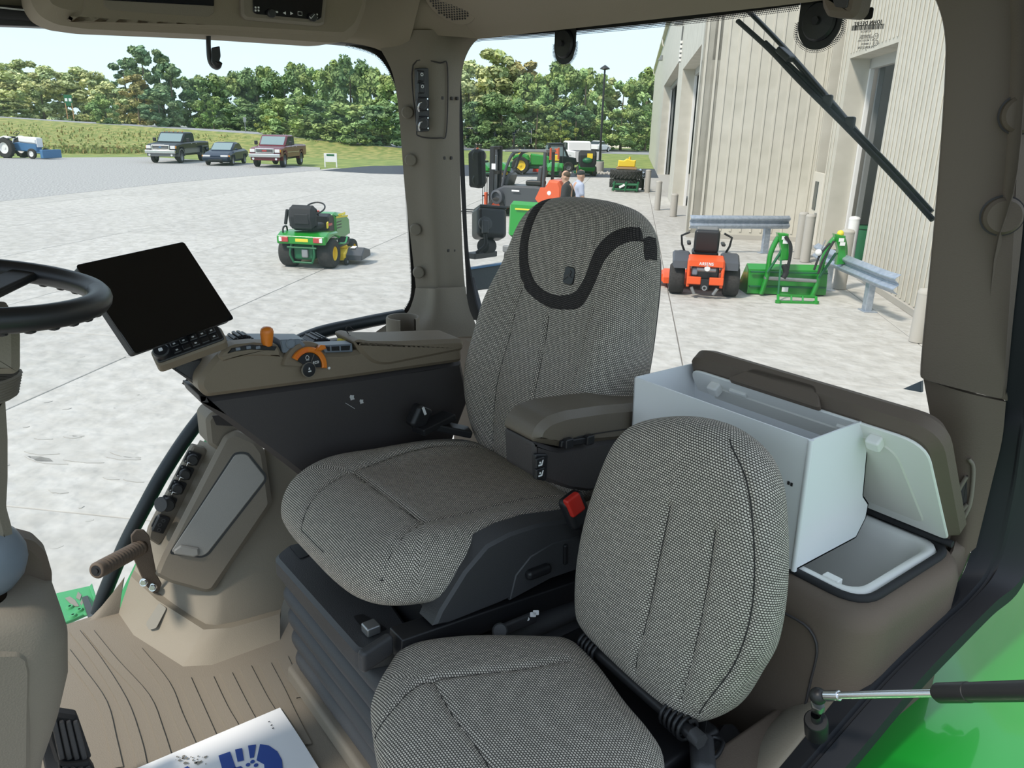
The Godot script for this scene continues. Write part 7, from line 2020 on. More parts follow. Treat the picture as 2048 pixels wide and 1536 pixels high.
func loader() -> void:
	# loader bucket with arms and stand, set down by the guard rail
	var o := gnd(1555, 585)
	var t := thing("front_loader", "green front loader arms with bucket parked on its stand", "loader", o)
	var X := RT; X = Vector3(RT.x, 0, RT.z).normalized(); var Z := Vector3(FW.x, 0, FW.z).normalized()   # X to the right, Z away
	var f := Transform3D(Basis(X, Vector3.UP, -Z), gnd(1575, 592))
	# bucket back: 1495..1655 px wide
	var W := 1.42
	var mb := MB.new(); mb.T = f
	var prof := [Vector2(0, 0.02), Vector2(0.10, 0.0), Vector2(0.62, 0.0), Vector2(0.62, 0.02), Vector2(0.14, 0.04), Vector2(0.06, 0.14), Vector2(0.10, 0.42), Vector2(0.22, 0.50), Vector2(0.20, 0.53), Vector2(0.06, 0.45), Vector2(0.0, 0.12)]
	var tf := Transform3D(Basis(Vector3(0, 0, -1), Vector3.UP, Vector3(1, 0, 0)), Vector3(-0.72, 0, -0.05))
	mb.ext(prof, 0.0, W, 0.0, tf); part("bucket", mb, M.green_paint, t)
	for s in [0.0, W - 0.02]:
		var m2 := MB.new(); m2.T = f; m2.ext([Vector2(0, 0.02), Vector2(0.62, 0.0), Vector2(0.62, 0.06), Vector2(0.22, 0.52), Vector2(0.06, 0.45)], s, s + 0.02, 0.0, tf); part("bucket_side", m2, M.green_paint, t)
	for y in [0.14, 0.40]:
		var m3 := MB.new(); m3.T = f; m3.bb(Vector3(-0.70, y, -0.06), Vector3(0.68, y + 0.03, -0.02), 0.006); part("bucket_rib", m3, M.dark_green, t)
	var pxf := func(px: float, py: float, dz: float) -> Vector3: return wn(px, py, f.origin - Z * -dz, Z)
	# two bent arms
	var arms := [[[1522, 588], [1535, 545], [1540, 510], [1552, 482], [1562, 470], [1572, 474], [1576, 500], [1574, 520]], [[1624, 592], [1638, 556], [1646, 520], [1660, 488], [1676, 472], [1686, 478], [1690, 500], [1688, 528]]]
	for k in 2:
		var ps := []
		for q in arms[k]: ps.append(pxf.call(q[0], q[1], -0.05))
		part("loader_arm", MB.new().tube(spl(ps, 6), 0.055, 4, false, [], 0.8), M.green_paint, t)
		var e: Array = arms[k]
		var hd := MB.new()
		plate(hd, [pxf.call(e[4][0] - 6, e[4][1] - 4, -0.16), pxf.call(e[5][0] + 6, e[5][1] - 6, -0.16), pxf.call(e[6][0] + 2, e[6][1], -0.16), pxf.call(e[7][0] + 6, e[7][1], -0.16), pxf.call(e[7][0] - 14, e[7][1] + 2, -0.16), pxf.call(e[6][0] - 12, e[6][1], -0.16)], 0.14, 0.015)
		part("arm_bracket", hd, M.green_paint, t)
		for j in 2: part("arm_label", MB.new().box(pxf.call(e[5][0] - 3 + j * 2, e[5][1] + 2 + j * 8, -0.20), Vector3(0.09, 0.06, 0.01), 0.002, f.basis), M.print_white, t)
		part("arm_brace", MB.new().tube([pxf.call(e[1][0], e[1][1], -0.1), pxf.call(e[3][0] + 12, e[3][1] + 18, -0.1)], 0.025, 8), M.dark_green, t)
	part("cross_tube", MB.new().cyl(pxf.call(1528, 556, -0.05), pxf.call(1632, 562, -0.05), 0.035, 12), M.grey_steel, t)
	# hydraulic hoses
	for q in [[[1570, 474], [1580, 490], [1578, 520], [1568, 556]], [[1572, 472], [1583, 495], [1576, 540]], [[1660, 486], [1640, 510], [1628, 540]], [[1668, 482], [1646, 520], [1636, 548]]]:
		var ps := []
		for e in q: ps.append(pxf.call(e[0], e[1], -0.22))
		part("hose", MB.new().tube(spl(ps, 5), 0.02, 7), M.black_rubber, t)
	part("hose_sleeve", MB.new().tube(spl([pxf.call(1568, 530, -0.26), pxf.call(1572, 545, -0.26), pxf.call(1566, 556, -0.26)], 4), 0.05, 8), M.black_rubber, t)
	part("hook_rod", MB.new().tube([pxf.call(1640, 505, -0.2), pxf.call(1651, 480, -0.2)], 0.012, 6), M.grey_steel, t)
	part("cap_ball", MB.new().ball(pxf.call(1637, 505, -0.22), 0.06, 10), M.print_white, t)
	part("amber_cap", MB.new().ball(pxf.call(1681, 467, -0.1), 0.06, 10), M.yellow_print, t)
	# stand frame in front
	var fr := [pxf.call(1556, 590, -0.45), pxf.call(1632, 594, -0.45), pxf.call(1632, 606, -0.62), pxf.call(1556, 604, -0.62)]
	for i in 4: part("stand_bar", MB.new().bar(fr[i], fr[(i + 1) % 4], 0.045, 0.045, 0.006), M.green_paint, t)
	for k in 2: part("stand_strut", MB.new().bar(fr[0].lerp(fr[1], 0.35 + 0.3 * k), fr[3].lerp(fr[2], 0.35 + 0.3 * k), 0.03, 0.03, 0.004), M.green_paint, t)
	for k in [2, 3]: part("stand_foot", MB.new().cyl(fr[k] - Vector3(0, fr[k].y, 0), fr[k] + Vector3(0, 0.03, 0), 0.05, 10), M.green_paint, t)
	part("stand_post", MB.new().bar(fr[0], pxf.call(1562, 520, -0.25), 0.03, 0.03, 0.004), M.dark_green, t)
	part("bucket_label", MB.new().box(pxf.call(1570, 579, -0.14), Vector3(0.11, 0.08, 0.01), 0.002, f.basis), M.print_white, t)

func guard_rail(nm_label: String, a: Vector3, b: Vector3, posts: Array, top: float) -> void:
	var t := thing("guard_rail", nm_label, "guard rail", Vector3((a.x + b.x) * 0.5, 0, (a.z + b.z) * 0.5), "galvanised guard rails by the workshop")
	var d := (b - a); d.y = 0; var L := d.length(); d = d.normalized()
	var n := Vector3(-d.z, 0, d.x)
	if n.dot(EYE - a) < 0: n = -n
	var prof := []                                    # W-beam cross-section: out, up
	for q in [[0.0, 0.0], [0.015, 0.012], [0.075, 0.055], [0.080, 0.075], [0.075, 0.095], [0.015, 0.14], [0.010, 0.155], [0.015, 0.17], [0.075, 0.215], [0.080, 0.235], [0.075, 0.255], [0.015, 0.298], [0.0, 0.31]]: prof.append(Vector2(q[0], q[1]))
	var rows := []
	for i in 13:
		var u := i / 12.0; var flare := 0.05 * (pow(maxf(0.0, u - 0.85) / 0.15, 2.0) + pow(maxf(0.0, 0.15 - u) / 0.15, 2.0))
		var row := []
		for p in prof: row.append(a + d * (L * u) + n * (p.x + 0.08 - flare) + Vector3(0, top - 0.31 + p.y - a.y, 0))
		rows.append(row)
	var mb := MB.new(); patch(mb, rows, 1, 1, 0.006)
	part("rail_beam", mb, M.zinc, t)
	for s in posts:
		var p: Vector3 = a + d * (L * s); p.y = 0
		var pm := MB.new(); pm.box(p + Vector3(0, (top - 0.05) * 0.5, 0), Vector3(0.16, top - 0.05, 0.02), 0.003, Basis(d, Vector3.UP, n)); pm.box(p + n * 0.06 + Vector3(0, (top - 0.05) * 0.5, 0), Vector3(0.14, top - 0.05, 0.012), 0.003, Basis(d, Vector3.UP, n)); 
		pm = MB.new(); pm.box(p + n * 0.02 + Vector3(0, (top - 0.05) * 0.5, 0), Vector3(0.15, top - 0.05, 0.11), 0.008, Basis(d, Vector3.UP, n))
		part("rail_post", pm, M.zinc, t)
		part("post_foot", MB.new().box(p + Vector3(0, 0.008, 0), Vector3(0.26, 0.016, 0.22), 0.003, Basis(d, Vector3.UP, n)), M.zinc, t)
		for y in [top - 0.10, top - 0.21]: part("rail_bolt", MB.new().cyl(p + n * 0.07 + Vector3(0, y, 0), p + n * 0.12 + Vector3(0, y, 0), 0.018, 8), M.grey_steel, t)

func bollard(px: float, pyb: float, pyt: float, r: float, m: Material, label: String) -> void:
	var b := gnd(px, pyb)
	var dep := (b - EYE).dot(FW)
	var top := wd(px, pyt, dep).y
	var t := thing("bollard", label, "bollard", b, "bollards by the workshop doors")
	part("post", MB.new().cyl(b, Vector3(b.x, top, b.z), r, 18, 0.012), m, t)
	part("cap", MB.new().lathe(Vector3(b.x, top - 0.01, b.z), Vector3.UP, [Vector2(r * 1.02, -0.03), Vector2(r * 1.02, 0.0), Vector2(r * 0.8, 0.035), Vector2(0, 0.05)], 18), m, t)

func pickup(nm: String, label: String, at: Vector3, f: Vector3, paint: Material, lower: Material, dually: bool) -> void:
	var t := thing(nm, label, "pickup truck", at, "", true, yaw_to(f))
	var W := 0.99
	side("body", t, paint, [[-3.05, 0.62], [-3.05, 1.32], [-0.75, 1.34], [1.35, 1.30], [2.55, 1.20], [2.78, 1.10], [2.82, 0.62], [2.35, 0.62], [2.2, 0.98], [1.6, 0.98], [1.45, 0.62], [-1.35, 0.62], [-1.5, 0.98], [-2.15, 0.98], [-2.3, 0.62]], -W, W, 0.07)
	side("cab", t, paint, [[-0.80, 1.30], [-0.70, 1.86], [-0.45, 1.96], [0.55, 1.95], [0.72, 1.90], [1.42, 1.30]], -0.86, 0.86, 0.06)
	side("bed_floor", t, M.black_plastic, [[-2.98, 1.30], [-2.98, 1.345], [-0.85, 1.345], [-0.85, 1.30]], -0.80, 0.80, 0.0)
	# glass
	var ws := MB.new(); ws.bar(Vector3(1.36, 1.36, 0), Vector3(0.78, 1.86, 0), 1.50, 0.02, 0.005, Vector3(0.65, 0.76, 0)); part("windscreen", ws, M.windscreen, t)
	for s in [-1, 1]:
		side("front_window", t, M.car_glass, [[0.20, 1.36], [0.20, 1.84], [0.66, 1.82], [1.12, 1.38]], s * 0.865 - 0.006, s * 0.865 + 0.006, 0.0)
		side("rear_window", t, M.car_glass, [[-0.62, 1.36], [-0.56, 1.82], [0.10, 1.85], [0.10, 1.36]], s * 0.865 - 0.006, s * 0.865 + 0.006, 0.0)
		lbox("mirror", t, M.black_plastic, Vector3(1.02, 1.46, s * 1.12), Vector3(0.10, 0.26, 0.22), 0.04)
		lbox("head_lamp", t, M.lamp_clear, Vector3(2.80, 1.02, s * 0.78), Vector3(0.10, 0.20, 0.32), 0.03)
		lbox("turn_lamp", t, M.lamp_amber, Vector3(2.72, 1.02, s * 0.96), Vector3(0.14, 0.16, 0.06), 0.02)
		side("lower_band", t, lower, [[-1.32, 0.62], [-1.36, 0.88], [1.46, 0.88], [1.42, 0.62]], s * W - 0.012, s * W + 0.012, 0.004)
		for x in [1.9, -1.82]:
			wheel(t, Vector3(x, 0.40, s * 0.84), 0.40, 0.27, M.grey_steel, 0.55)
			part("wheel_arch", MB.new().lathe(Vector3(x, 0.44, s * 0.86 - 0.13), Vector3(0, 0, 1), [Vector2(0.44, 0), Vector2(0.50, 0.0), Vector2(0.50, 0.27), Vector2(0.44, 0.27)], 18, 0.0, PI) if s > 0 or s < 0 else null, lower if dually else paint, t)
		if dually: side("rear_hip", t, paint, [[-2.5, 0.62], [-2.4, 1.05], [-1.3, 1.05], [-1.15, 0.62], [-1.4, 0.62], [-1.5, 0.95], [-2.15, 0.95], [-2.25, 0.62]], s * 1.08 - 0.10, s * 1.08 + 0.10, 0.04)
		for x in [0.15, -0.66]: lbox("door_handle", t, M.chrome, Vector3(x, 1.22, s * (W + 0.01)), Vector3(0.16, 0.04, 0.03), 0.01)
		lbox("side_trim", t, M.chrome if not dually else lower, Vector3(0.0, 0.92, s * (W + 0.012)), Vector3(2.6, 0.03, 0.012), 0.003)
	part("grille_frame", MB.new().box(Vector3(2.83, 1.02, 0), Vector3(0.08, 0.30, 1.18), 0.03), M.chrome, t)
	part("grille", MB.new().box(Vector3(2.86, 1.02, 0), Vector3(0.05, 0.21, 1.04), 0.02), M.black_plastic, t)
	for k in 3: lbox("grille_bar", t, M.grey_steel, Vector3(2.885, 0.95 + k * 0.07, 0), Vector3(0.02, 0.018, 1.02), 0.004)
	if not dually: lbox("grille_badge", t, M.lamp_red, Vector3(2.895, 1.02, 0), Vector3(0.02, 0.08, 0.30), 0.01)
	else: part("grille_badge", MB.new().ball(Vector3(2.89, 1.02, 0), 0.09, 12, Vector3(0.2, 0.5, 1.0)), M.blue_paint, t)
	lbox("bumper", t, M.chrome, Vector3(2.92, 0.74, 0), Vector3(0.18, 0.22, 1.98), 0.05)
	lbox("valance", t, lower if dually else paint, Vector3(2.84, 0.54, 0), Vector3(0.16, 0.20, 1.8), 0.04)
	for s in [-1, 1]: part("fog_lamp", MB.new().cyl(Vector3(2.92, 0.54, s * 0.72), Vector3(2.95, 0.54, s * 0.72), 0.07, 12), M.lamp_clear, t)
	if dually:
		for k in 5: lbox("roof_lamp", t, M.lamp_amber, Vector3(0.50, 1.98, -0.6 + k * 0.3), Vector3(0.10, 0.04, 0.06), 0.01)
	lbox("chassis", t, M.black_plastic, Vector3(0, 0.55, 0), Vector3(5.2, 0.20, 1.2), 0.03)

func sedan(nm: String, label: String, at: Vector3, f: Vector3, paint: Material) -> void:
	var t := thing(nm, label, "car", at, "", true, yaw_to(f))
	side("body", t, paint, [[-2.30, 0.42], [-2.32, 0.86], [-1.7, 0.98], [0.9, 0.92], [1.75, 0.80], [2.25, 0.62], [2.30, 0.30], [1.72, 0.26], [1.66, 0.55], [1.05, 0.55], [0.98, 0.26], [-1.0, 0.26], [-1.08, 0.55], [-1.68, 0.55], [-1.76, 0.30]], -0.87, 0.87, 0.12)
	side("cabin", t, paint, [[-1.70, 0.94], [-1.05, 1.34], [-0.5, 1.42], [0.15, 1.38], [1.05, 0.90]], -0.70, 0.70, 0.12)
	var ws := MB.new(); ws.bar(Vector3(0.98, 0.95, 0), Vector3(0.22, 1.36, 0), 1.22, 0.02, 0.005, Vector3(0.5, 0.86, 0)); part("windscreen", ws, M.windscreen, t)
	var rw := MB.new(); rw.bar(Vector3(-1.66, 0.98, 0), Vector3(-1.08, 1.34, 0), 1.2, 0.02, 0.005, Vector3(-0.5, 0.86, 0)); part("rear_screen", rw, M.car_glass, t)
	for s in [-1, 1]:
		side("side_window", t, M.car_glass, [[-1.35, 1.0], [-0.95, 1.29], [-0.45, 1.35], [0.12, 1.31], [0.72, 0.98]], s * 0.70 - 0.01, s * 0.70 + 0.012, 0.0)
		lbox("head_lamp", t, M.lamp_clear, Vector3(2.20, 0.60, s * 0.55), Vector3(0.14, 0.12, 0.48), 0.04)
		lbox("turn_lamp", t, M.lamp_amber, Vector3(2.10, 0.60, s * 0.82), Vector3(0.14, 0.11, 0.10), 0.03)
		lbox("mirror", t, paint, Vector3(0.72, 1.0, s * 0.92), Vector3(0.10, 0.12, 0.18), 0.04)
		for x in [1.36, -1.38]: wheel(t, Vector3(x, 0.31, s * 0.76), 0.31, 0.20, M.grey_steel if paint != M.white_paint else M.lamp_clear, 0.62)
	lbox("bumper", t, paint, Vector3(2.24, 0.42, 0), Vector3(0.22, 0.24, 1.62), 0.08)
	lbox("grille", t, M.black_plastic, Vector3(2.35, 0.36, 0), Vector3(0.03, 0.10, 0.9), 0.01)
	lbox("underside", t, M.black_plastic, Vector3(0, 0.28, 0), Vector3(4.0, 0.12, 1.4), 0.02)

func forklift() -> void:
	var at := gnd(1050, 428); at = wy(1048, 432, 0.0)
	# mast towards the left, body to the right, seen from its left side a little behind
	var f := (-Vector3(RT.x, 0, RT.z).normalized() * 0.93 - Vector3(FW.x, 0, FW.z).normalized() * -0.36).normalized()
	var t := thing("forklift", "grey and orange forklift with a tall black mast behind the cab", "forklift", at, "", true, yaw_to(f))
	# x forward
	for z in [-0.32, 0.32]:
		lbox("mast_rail", t, M.black_plastic, Vector3(1.02, 1.12, z), Vector3(0.14, 2.1, 0.12), 0.01)
		lbox("inner_rail", t, M.dark_grey_paint, Vector3(1.10, 1.10, z * 0.68), Vector3(0.10, 2.0, 0.08), 0.01)
		lbox("fork", t, M.black_plastic, Vector3(1.75, 0.06, z), Vector3(1.1, 0.04, 0.11), 0.01)
		wheel(t, Vector3(0.78, 0.30, z * 1.5), 0.30, 0.22, M.truck_orange, 0.5)
		wheel(t, Vector3(-0.75, 0.24, z * 1.4), 0.24, 0.18, M.truck_orange, 0.5)
		lbox("carriage_end", t, M.truck_orange, Vector3(1.22, 0.42, z * 1.1), Vector3(0.10, 0.62, 0.12), 0.02)
		rod("guard_post", t, M.dark_grey_paint, [Vector3(0.62, 0.95, z * 1.35), Vector3(0.50, 1.5, z * 1.35), Vector3(0.30, 1.95, z * 1.3), Vector3(0.05, 2.06, z * 1.3)], 0.05)
		rod("guard_post", t, M.dark_grey_paint, [Vector3(-0.78, 0.95, z * 1.35), Vector3(-0.80, 1.6, z * 1.35), Vector3(-0.80, 2.06, z * 1.3)], 0.055, false)
	lbox("mast_cylinder", t, M.grey_steel, Vector3(1.02, 1.0, 0), Vector3(0.08, 1.8, 0.08), 0.03)
	for y in [2.12, 1.35, 0.5]: lbox("mast_bar", t, M.black_plastic, Vector3(1.04, y, 0), Vector3(0.12, 0.10, 0.72), 0.01)
	for k in 7: rod("load_backrest", t, M.black_plastic, [Vector3(1.26, 0.35, -0.54 + k * 0.18), Vector3(1.26, 1.30, -0.54 + k * 0.18)], 0.014, false)
	for y in [0.62, 1.30]: rod("backrest_rail", t, M.black_plastic, [Vector3(1.26, y, -0.56), Vector3(1.26, y, 0.56)], 0.02, false)
	side("body", t, M.dark_grey_paint, [[-0.95, 0.28], [-0.95, 0.92], [-0.55, 1.0], [0.55, 0.98], [0.80, 0.86], [0.98, 0.62], [0.95, 0.28]], -0.52, 0.52, 0.06)
	side("counterweight", t, M.truck_orange, [[-0.90, 0.30], [-0.86, 0.98], [-1.0, 1.22], [-1.32, 1.20], [-1.42, 1.0], [-1.42, 0.35], [-1.3, 0.25]], -0.54, 0.54, 0.07)
	side("side_panel", t, M.truck_orange, [[-0.55, 0.62], [-0.72, 0.98], [-0.95, 0.98], [-0.95, 0.40], [-0.75, 0.40]], -0.535, 0.535, 0.01)
	for s in [-1, 1]: part("maker_badge", MB.new().ball(Vector3(-1.02, 0.82, s * 0.54), 0.07, 12, Vector3(1, 1, 0.15)), M.print_white, t)
	part("air_intake", MB.new().lathe(Vector3(0.72, 0.62, -0.50), Vector3(0.25, 0, -1), [Vector2(0.23, 0), Vector2(0.23, 0.12), Vector2(0.16, 0.15), Vector2(0.15, 0.05), Vector2(0, 0.05)], 20), M.dark_grey_paint, t)
	part("air_intake", MB.new().lathe(Vector3(0.72, 0.62, 0.50), Vector3(0.25, 0, 1), [Vector2(0.23, 0), Vector2(0.23, 0.12), Vector2(0.16, 0.15), Vector2(0.15, 0.05), Vector2(0, 0.05)], 20), M.dark_grey_paint, t)
	lbox("seat_base", t, M.black_plastic, Vector3(-0.38, 1.08, 0), Vector3(0.55, 0.16, 0.52), 0.05)
	lbox("seat_back", t, M.dark_grey_paint, Vector3(-0.58, 1.36, 0), Vector3(0.16, 0.52, 0.50), 0.06, Basis(Vector3(0, 0, 1), 0.12))
	side("dash", t, M.dark_grey_paint, [[0.50, 0.95], [0.38, 1.30], [0.46, 1.36], [0.72, 1.0]], -0.35, 0.35, 0.03)
	var ring := []
	for k in 18: ring.append(Vector3(0.26, 1.42, 0.05) + Vector3(cos(TAU * k / 18) * 0.13, cos(TAU * k / 18) * 0.10, sin(TAU * k / 18) * 0.17))
	part("steering_wheel", MB.new().tube(ring, 0.018, 7, true), M.black_plastic, t)
	side("overhead_guard", t, M.grey_paint, [[0.55, 2.02], [0.52, 2.08], [-0.85, 2.12], [-0.88, 2.04]], -0.48, 0.48, 0.015)
	for s in [-1, 1]: lbox("rear_flag", t, M.truck_orange, Vector3(-0.98, 2.0, s * 0.40), Vector3(0.03, 0.36, 0.14), 0.01)
	lbox("data_plate", t, M.print_white, Vector3(0.95, 1.55, -0.39), Vector3(0.14, 0.18, 0.01), 0.002)
	lbox("lettering_strip", t, M.print_white, Vector3(0.10, 0.84, -0.585), Vector3(0.26, 0.05, 0.006), 0.001)
	lbox("lettering_strip", t, M.print_white, Vector3(0.10, 0.84, 0.585), Vector3(0.26, 0.05, 0.006), 0.001)

# smooth union of tapered capsules meshed with surface nets
func flesh(mb: MB, bones: Array, cell: float, k := 0.03) -> void:
	var lo := Vector3.ONE * 1e9; var hi := -lo
	for b in bones:
		for e in [[b[0], b[2]], [b[1], b[3]]]:
			lo = lo.min(e[0] - Vector3.ONE * (e[1] + cell * 2)); hi = hi.max(e[0] + Vector3.ONE * (e[1] + cell * 2))
	var n := Vector3i(((hi - lo) / cell).ceil()) + Vector3i.ONE
	var D := PackedFloat32Array(); D.resize(n.x * n.y * n.z); D.fill(1.0)
	for b in bones:
		var a: Vector3 = b[0]; var c: Vector3 = b[1]; var ra: float = b[2]; var rc: float = b[3]
		var mr := maxf(ra, rc) + cell * 2.5 + k
		var l0 := Vector3i(((a.min(c) - Vector3.ONE * mr - lo) / cell).floor()).clamp(Vector3i.ZERO, n - Vector3i.ONE)
		var h0 := Vector3i(((a.max(c) + Vector3.ONE * mr - lo) / cell).ceil()).clamp(Vector3i.ZERO, n - Vector3i.ONE)
		var ac := c - a; var L2 := maxf(ac.length_squared(), 1e-8)
		var sq: Vector3 = b[4] if b.size() > 4 else Vector3.ONE
		for z in range(l0.z, h0.z + 1):
			for y in range(l0.y, h0.y + 1):
				for x in range(l0.x, h0.x + 1):
					var p := lo + Vector3(x, y, z) * cell
					var t := clampf((p - a).dot(ac) / L2, 0.0, 1.0)
					var d := ((p - a - ac * t) / sq).length() - lerpf(ra, rc, t)
					var i := (z * n.y + y) * n.x + x
					var o := D[i]
					var h := maxf(k - absf(d - o), 0.0) / k
					D[i] = minf(d, o) - h * h * k * 0.25
	var id := {}
	var S := [Vector3i(0, 0, 0), Vector3i(1, 0, 0), Vector3i(0, 1, 0), Vector3i(1, 1, 0), Vector3i(0, 0, 1), Vector3i(1, 0, 1), Vector3i(0, 1, 1), Vector3i(1, 1, 1)]
	var E := [[0, 1], [2, 3], [4, 5], [6, 7], [0, 2], [1, 3], [4, 6], [5, 7], [0, 4], [1, 5], [2, 6], [3, 7]]
	for z in n.z - 1:
		for y in n.y - 1:
			for x in n.x - 1:
				var i := (z * n.y + y) * n.x + x
				var m := 0
				var vals := [D[i], D[i + 1], D[i + n.x], D[i + n.x + 1], D[i + n.x * n.y], D[i + n.x * n.y + 1], D[i + n.x * n.y + n.x], D[i + n.x * n.y + n.x + 1]]
				for q in 8:
					if vals[q] < 0.0: m += 1
				if m == 0 or m == 8: continue
				var s := Vector3.ZERO; var cnt := 0
				for e in E:
					var v0: float = vals[e[0]]; var v1: float = vals[e[1]]
					if (v0 < 0.0) != (v1 < 0.0):
						s += Vector3(S[e[0]]).lerp(Vector3(S[e[1]]), v0 / (v0 - v1)); cnt += 1
				id[i] = mb.pt(lo + (Vector3(x, y, z) + s / cnt) * cell)
	var sx := 1; var sy := n.x; var sz := n.x * n.y
	for z in range(1, n.z - 1):
		for y in range(1, n.y - 1):
			for x in range(1, n.x - 1):
				var i := (z * n.y + y) * n.x + x
				var a := D[i] < 0.0
				for ax in 3:
					var st: int = [sx, sy, sz][ax]; var u: int = [sy, sz, sx][ax]; var w: int = [sz, sx, sy][ax]
					if a == (D[i + st] < 0.0): continue
					if not (id.has(i) and id.has(i - u) and id.has(i - w) and id.has(i - u - w)): continue
					if a: mb.quad(id[i], id[i - u], id[i - u - w], id[i - w])
					else: mb.quad(id[i], id[i - w], id[i - u - w], id[i - u])

func person(label: String, at: Vector3, f: Vector3, shirt: Material, legs: Material, cap: bool, stride: float) -> void:
	var t := thing("person", label, "person", at, "", true, yaw_to(f))
	# x forward, z right; 1.78 m
	var hd := Vector3(0.05, 1.64, 0)
	var sh := []; var el := []; var wr := []; var hp := []; var kn := []; var an := []
	for s in [-1.0, 1.0]:
		sh.append(Vector3(0, 1.43, s * 0.18)); el.append(Vector3(-0.06 - 0.08 * s * stride, 1.15, s * 0.25)); wr.append(Vector3(0.02 - 0.18 * s * stride, 0.92, s * 0.25))
		hp.append(Vector3(0, 0.93, s * 0.09)); kn.append(Vector3(0.08 + 0.14 * s * stride, 0.50, s * 0.10)); an.append(Vector3(-0.02 + 0.26 * s * stride, 0.09, s * 0.10))
	var skin := []
	skin.append([hd + Vector3(0, 0.02, 0), hd + Vector3(0.0, 0.06, 0), 0.088, 0.088, Vector3(1.12, 1.15, 0.92)])
	skin.append([hd + Vector3(0.03, -0.07, 0), hd + Vector3(0.045, -0.085, 0), 0.055, 0.045])
	skin.append([hd + Vector3(0.105, -0.01, 0), hd + Vector3(0.118, -0.03, 0), 0.012, 0.017])
	for s in [-1.0, 1.0]: skin.append([hd + Vector3(-0.01, 0.005, s * 0.085), hd + Vector3(-0.005, -0.02, s * 0.083), 0.018, 0.014])
	skin.append([Vector3(0.0, 1.42, 0), hd + Vector3(-0.01, -0.06, 0), 0.062, 0.056])
	skin.append([Vector3(0, 1.40, 0), Vector3(0, 1.0, 0), 0.13, 0.12])
	for i in 2:
		skin.append([sh[i], el[i], 0.05, 0.042]); skin.append([el[i], wr[i], 0.042, 0.03])
		skin.append([hp[i], kn[i], 0.08, 0.055]); skin.append([kn[i], an[i], 0.055, 0.042])
		skin.append([an[i] - Vector3(0.04, 0.03, 0), an[i] + Vector3(0.16, -0.05, 0), 0.045, 0.035])
	var mb := MB.new(); flesh(mb, skin, 0.02, 0.03)
	for i in 2:                                              # hands: palm, four fingers, thumb
		var w: Vector3 = wr[i]; var d: Vector3 = (wr[i] - el[i]).normalized(); d = (d + Vector3(0, -0.5, 0)).normalized(); var hb := [[w, w + d * 0.07, 0.030, 0.032]]
		for q in 4:
			var o: Vector3 = w + d * 0.075 + Vector3((q - 1.5) * 0.019, 0, 0); var l: float = [0.065, 0.075, 0.07, 0.055][q]
			hb.append([o, o + d * l * 0.55, 0.009, 0.0085]); hb.append([o + d * l * 0.55, o + d * l + Vector3(0, 0, -0.02 * (i * 2 - 1)), 0.0085, 0.0075])
		hb.append([w + d * 0.03 + Vector3(0.028, 0, 0), w + d * 0.075 + Vector3(0.045, 0, -0.01), 0.010, 0.009])
		flesh(mb, hb, 0.006, 0.008)
	part("body", mb, M.tan_skin, t)
	var st := [[Vector3(0.0, 1.40, 0.11), Vector3(0, 1.40, -0.11), 0.10, 0.10], [Vector3(0.01, 1.36, 0), Vector3(0.02, 1.10, 0), 0.135, 0.135, Vector3(1.0, 1, 1.22)], [Vector3(0.02, 1.10, 0), Vector3(0.01, 0.90, 0), 0.135, 0.14, Vector3(1.05, 1, 1.2)], [Vector3(0, 1.42, 0), Vector3(0, 1.50, 0), 0.08, 0.07]]
	for i in 2: st.append([sh[i], sh[i].lerp(el[i], 0.75), 0.072, 0.066])
	mb = MB.new(); flesh(mb, st, 0.022, 0.05); part("shirt", mb, shirt, t)
	var tr := [[Vector3(0, 0.96, 0.06), Vector3(0, 0.96, -0.06), 0.125, 0.125]]
	for i in 2: tr.append([hp[i] - Vector3(0, 0.04, 0), kn[i], 0.098, 0.075]); tr.append([kn[i], an[i] + Vector3(0, 0.02, 0), 0.075, 0.06])
	mb = MB.new(); flesh(mb, tr, 0.024, 0.03); part("trousers", mb, legs, t)
	for i in 2:
		mb = MB.new(); flesh(mb, [[an[i] - Vector3(0.05, 0.04, 0), an[i] + Vector3(0.17, -0.05, 0), 0.055, 0.042]], 0.018, 0.02); part("shoe", mb, M.black_rubber, t)
	if cap:
		part("cap", MB.new().ball(hd + Vector3(-0.005, 0.075, 0), 0.105, 14, Vector3(1.05, 0.75, 0.92)), M.shirt_black, t)
		part("cap_peak", MB.new().box(hd + Vector3(0.13, 0.065, 0), Vector3(0.11, 0.015, 0.15), 0.006, Basis(Vector3(0, 0, 1), -0.12)), M.shirt_black, t)
		part("cap_front", MB.new().box(hd + Vector3(0.075, 0.105, 0), Vector3(0.03, 0.07, 0.10), 0.01, Basis(Vector3(0, 0, 1), 0.35)), M.grey_paint, t)
	else:
		part("hair", MB.new().ball(hd + Vector3(-0.018, 0.065, 0), 0.100, 14, Vector3(1.02, 0.86, 0.94)), M.hair, t, "short cropped hair")
	for s in [-1.0, 1.0]: part("eye", MB.new().ball(hd + Vector3(0.088, 0.012, s * 0.033), 0.010, 8), M.print_white, t)
	part("mouth", MB.new().box(hd + Vector3(0.092, -0.062, 0), Vector3(0.012, 0.008, 0.045), 0.003), M.lamp_red, t)
	part("belt", MB.new().lathe(Vector3(0, 0.955, 0), Vector3.UP, [Vector2(0.165, 0), Vector2(0.17, 0.0), Vector2(0.17, 0.035), Vector2(0.165, 0.035)], 20), M.cloth_black, t)

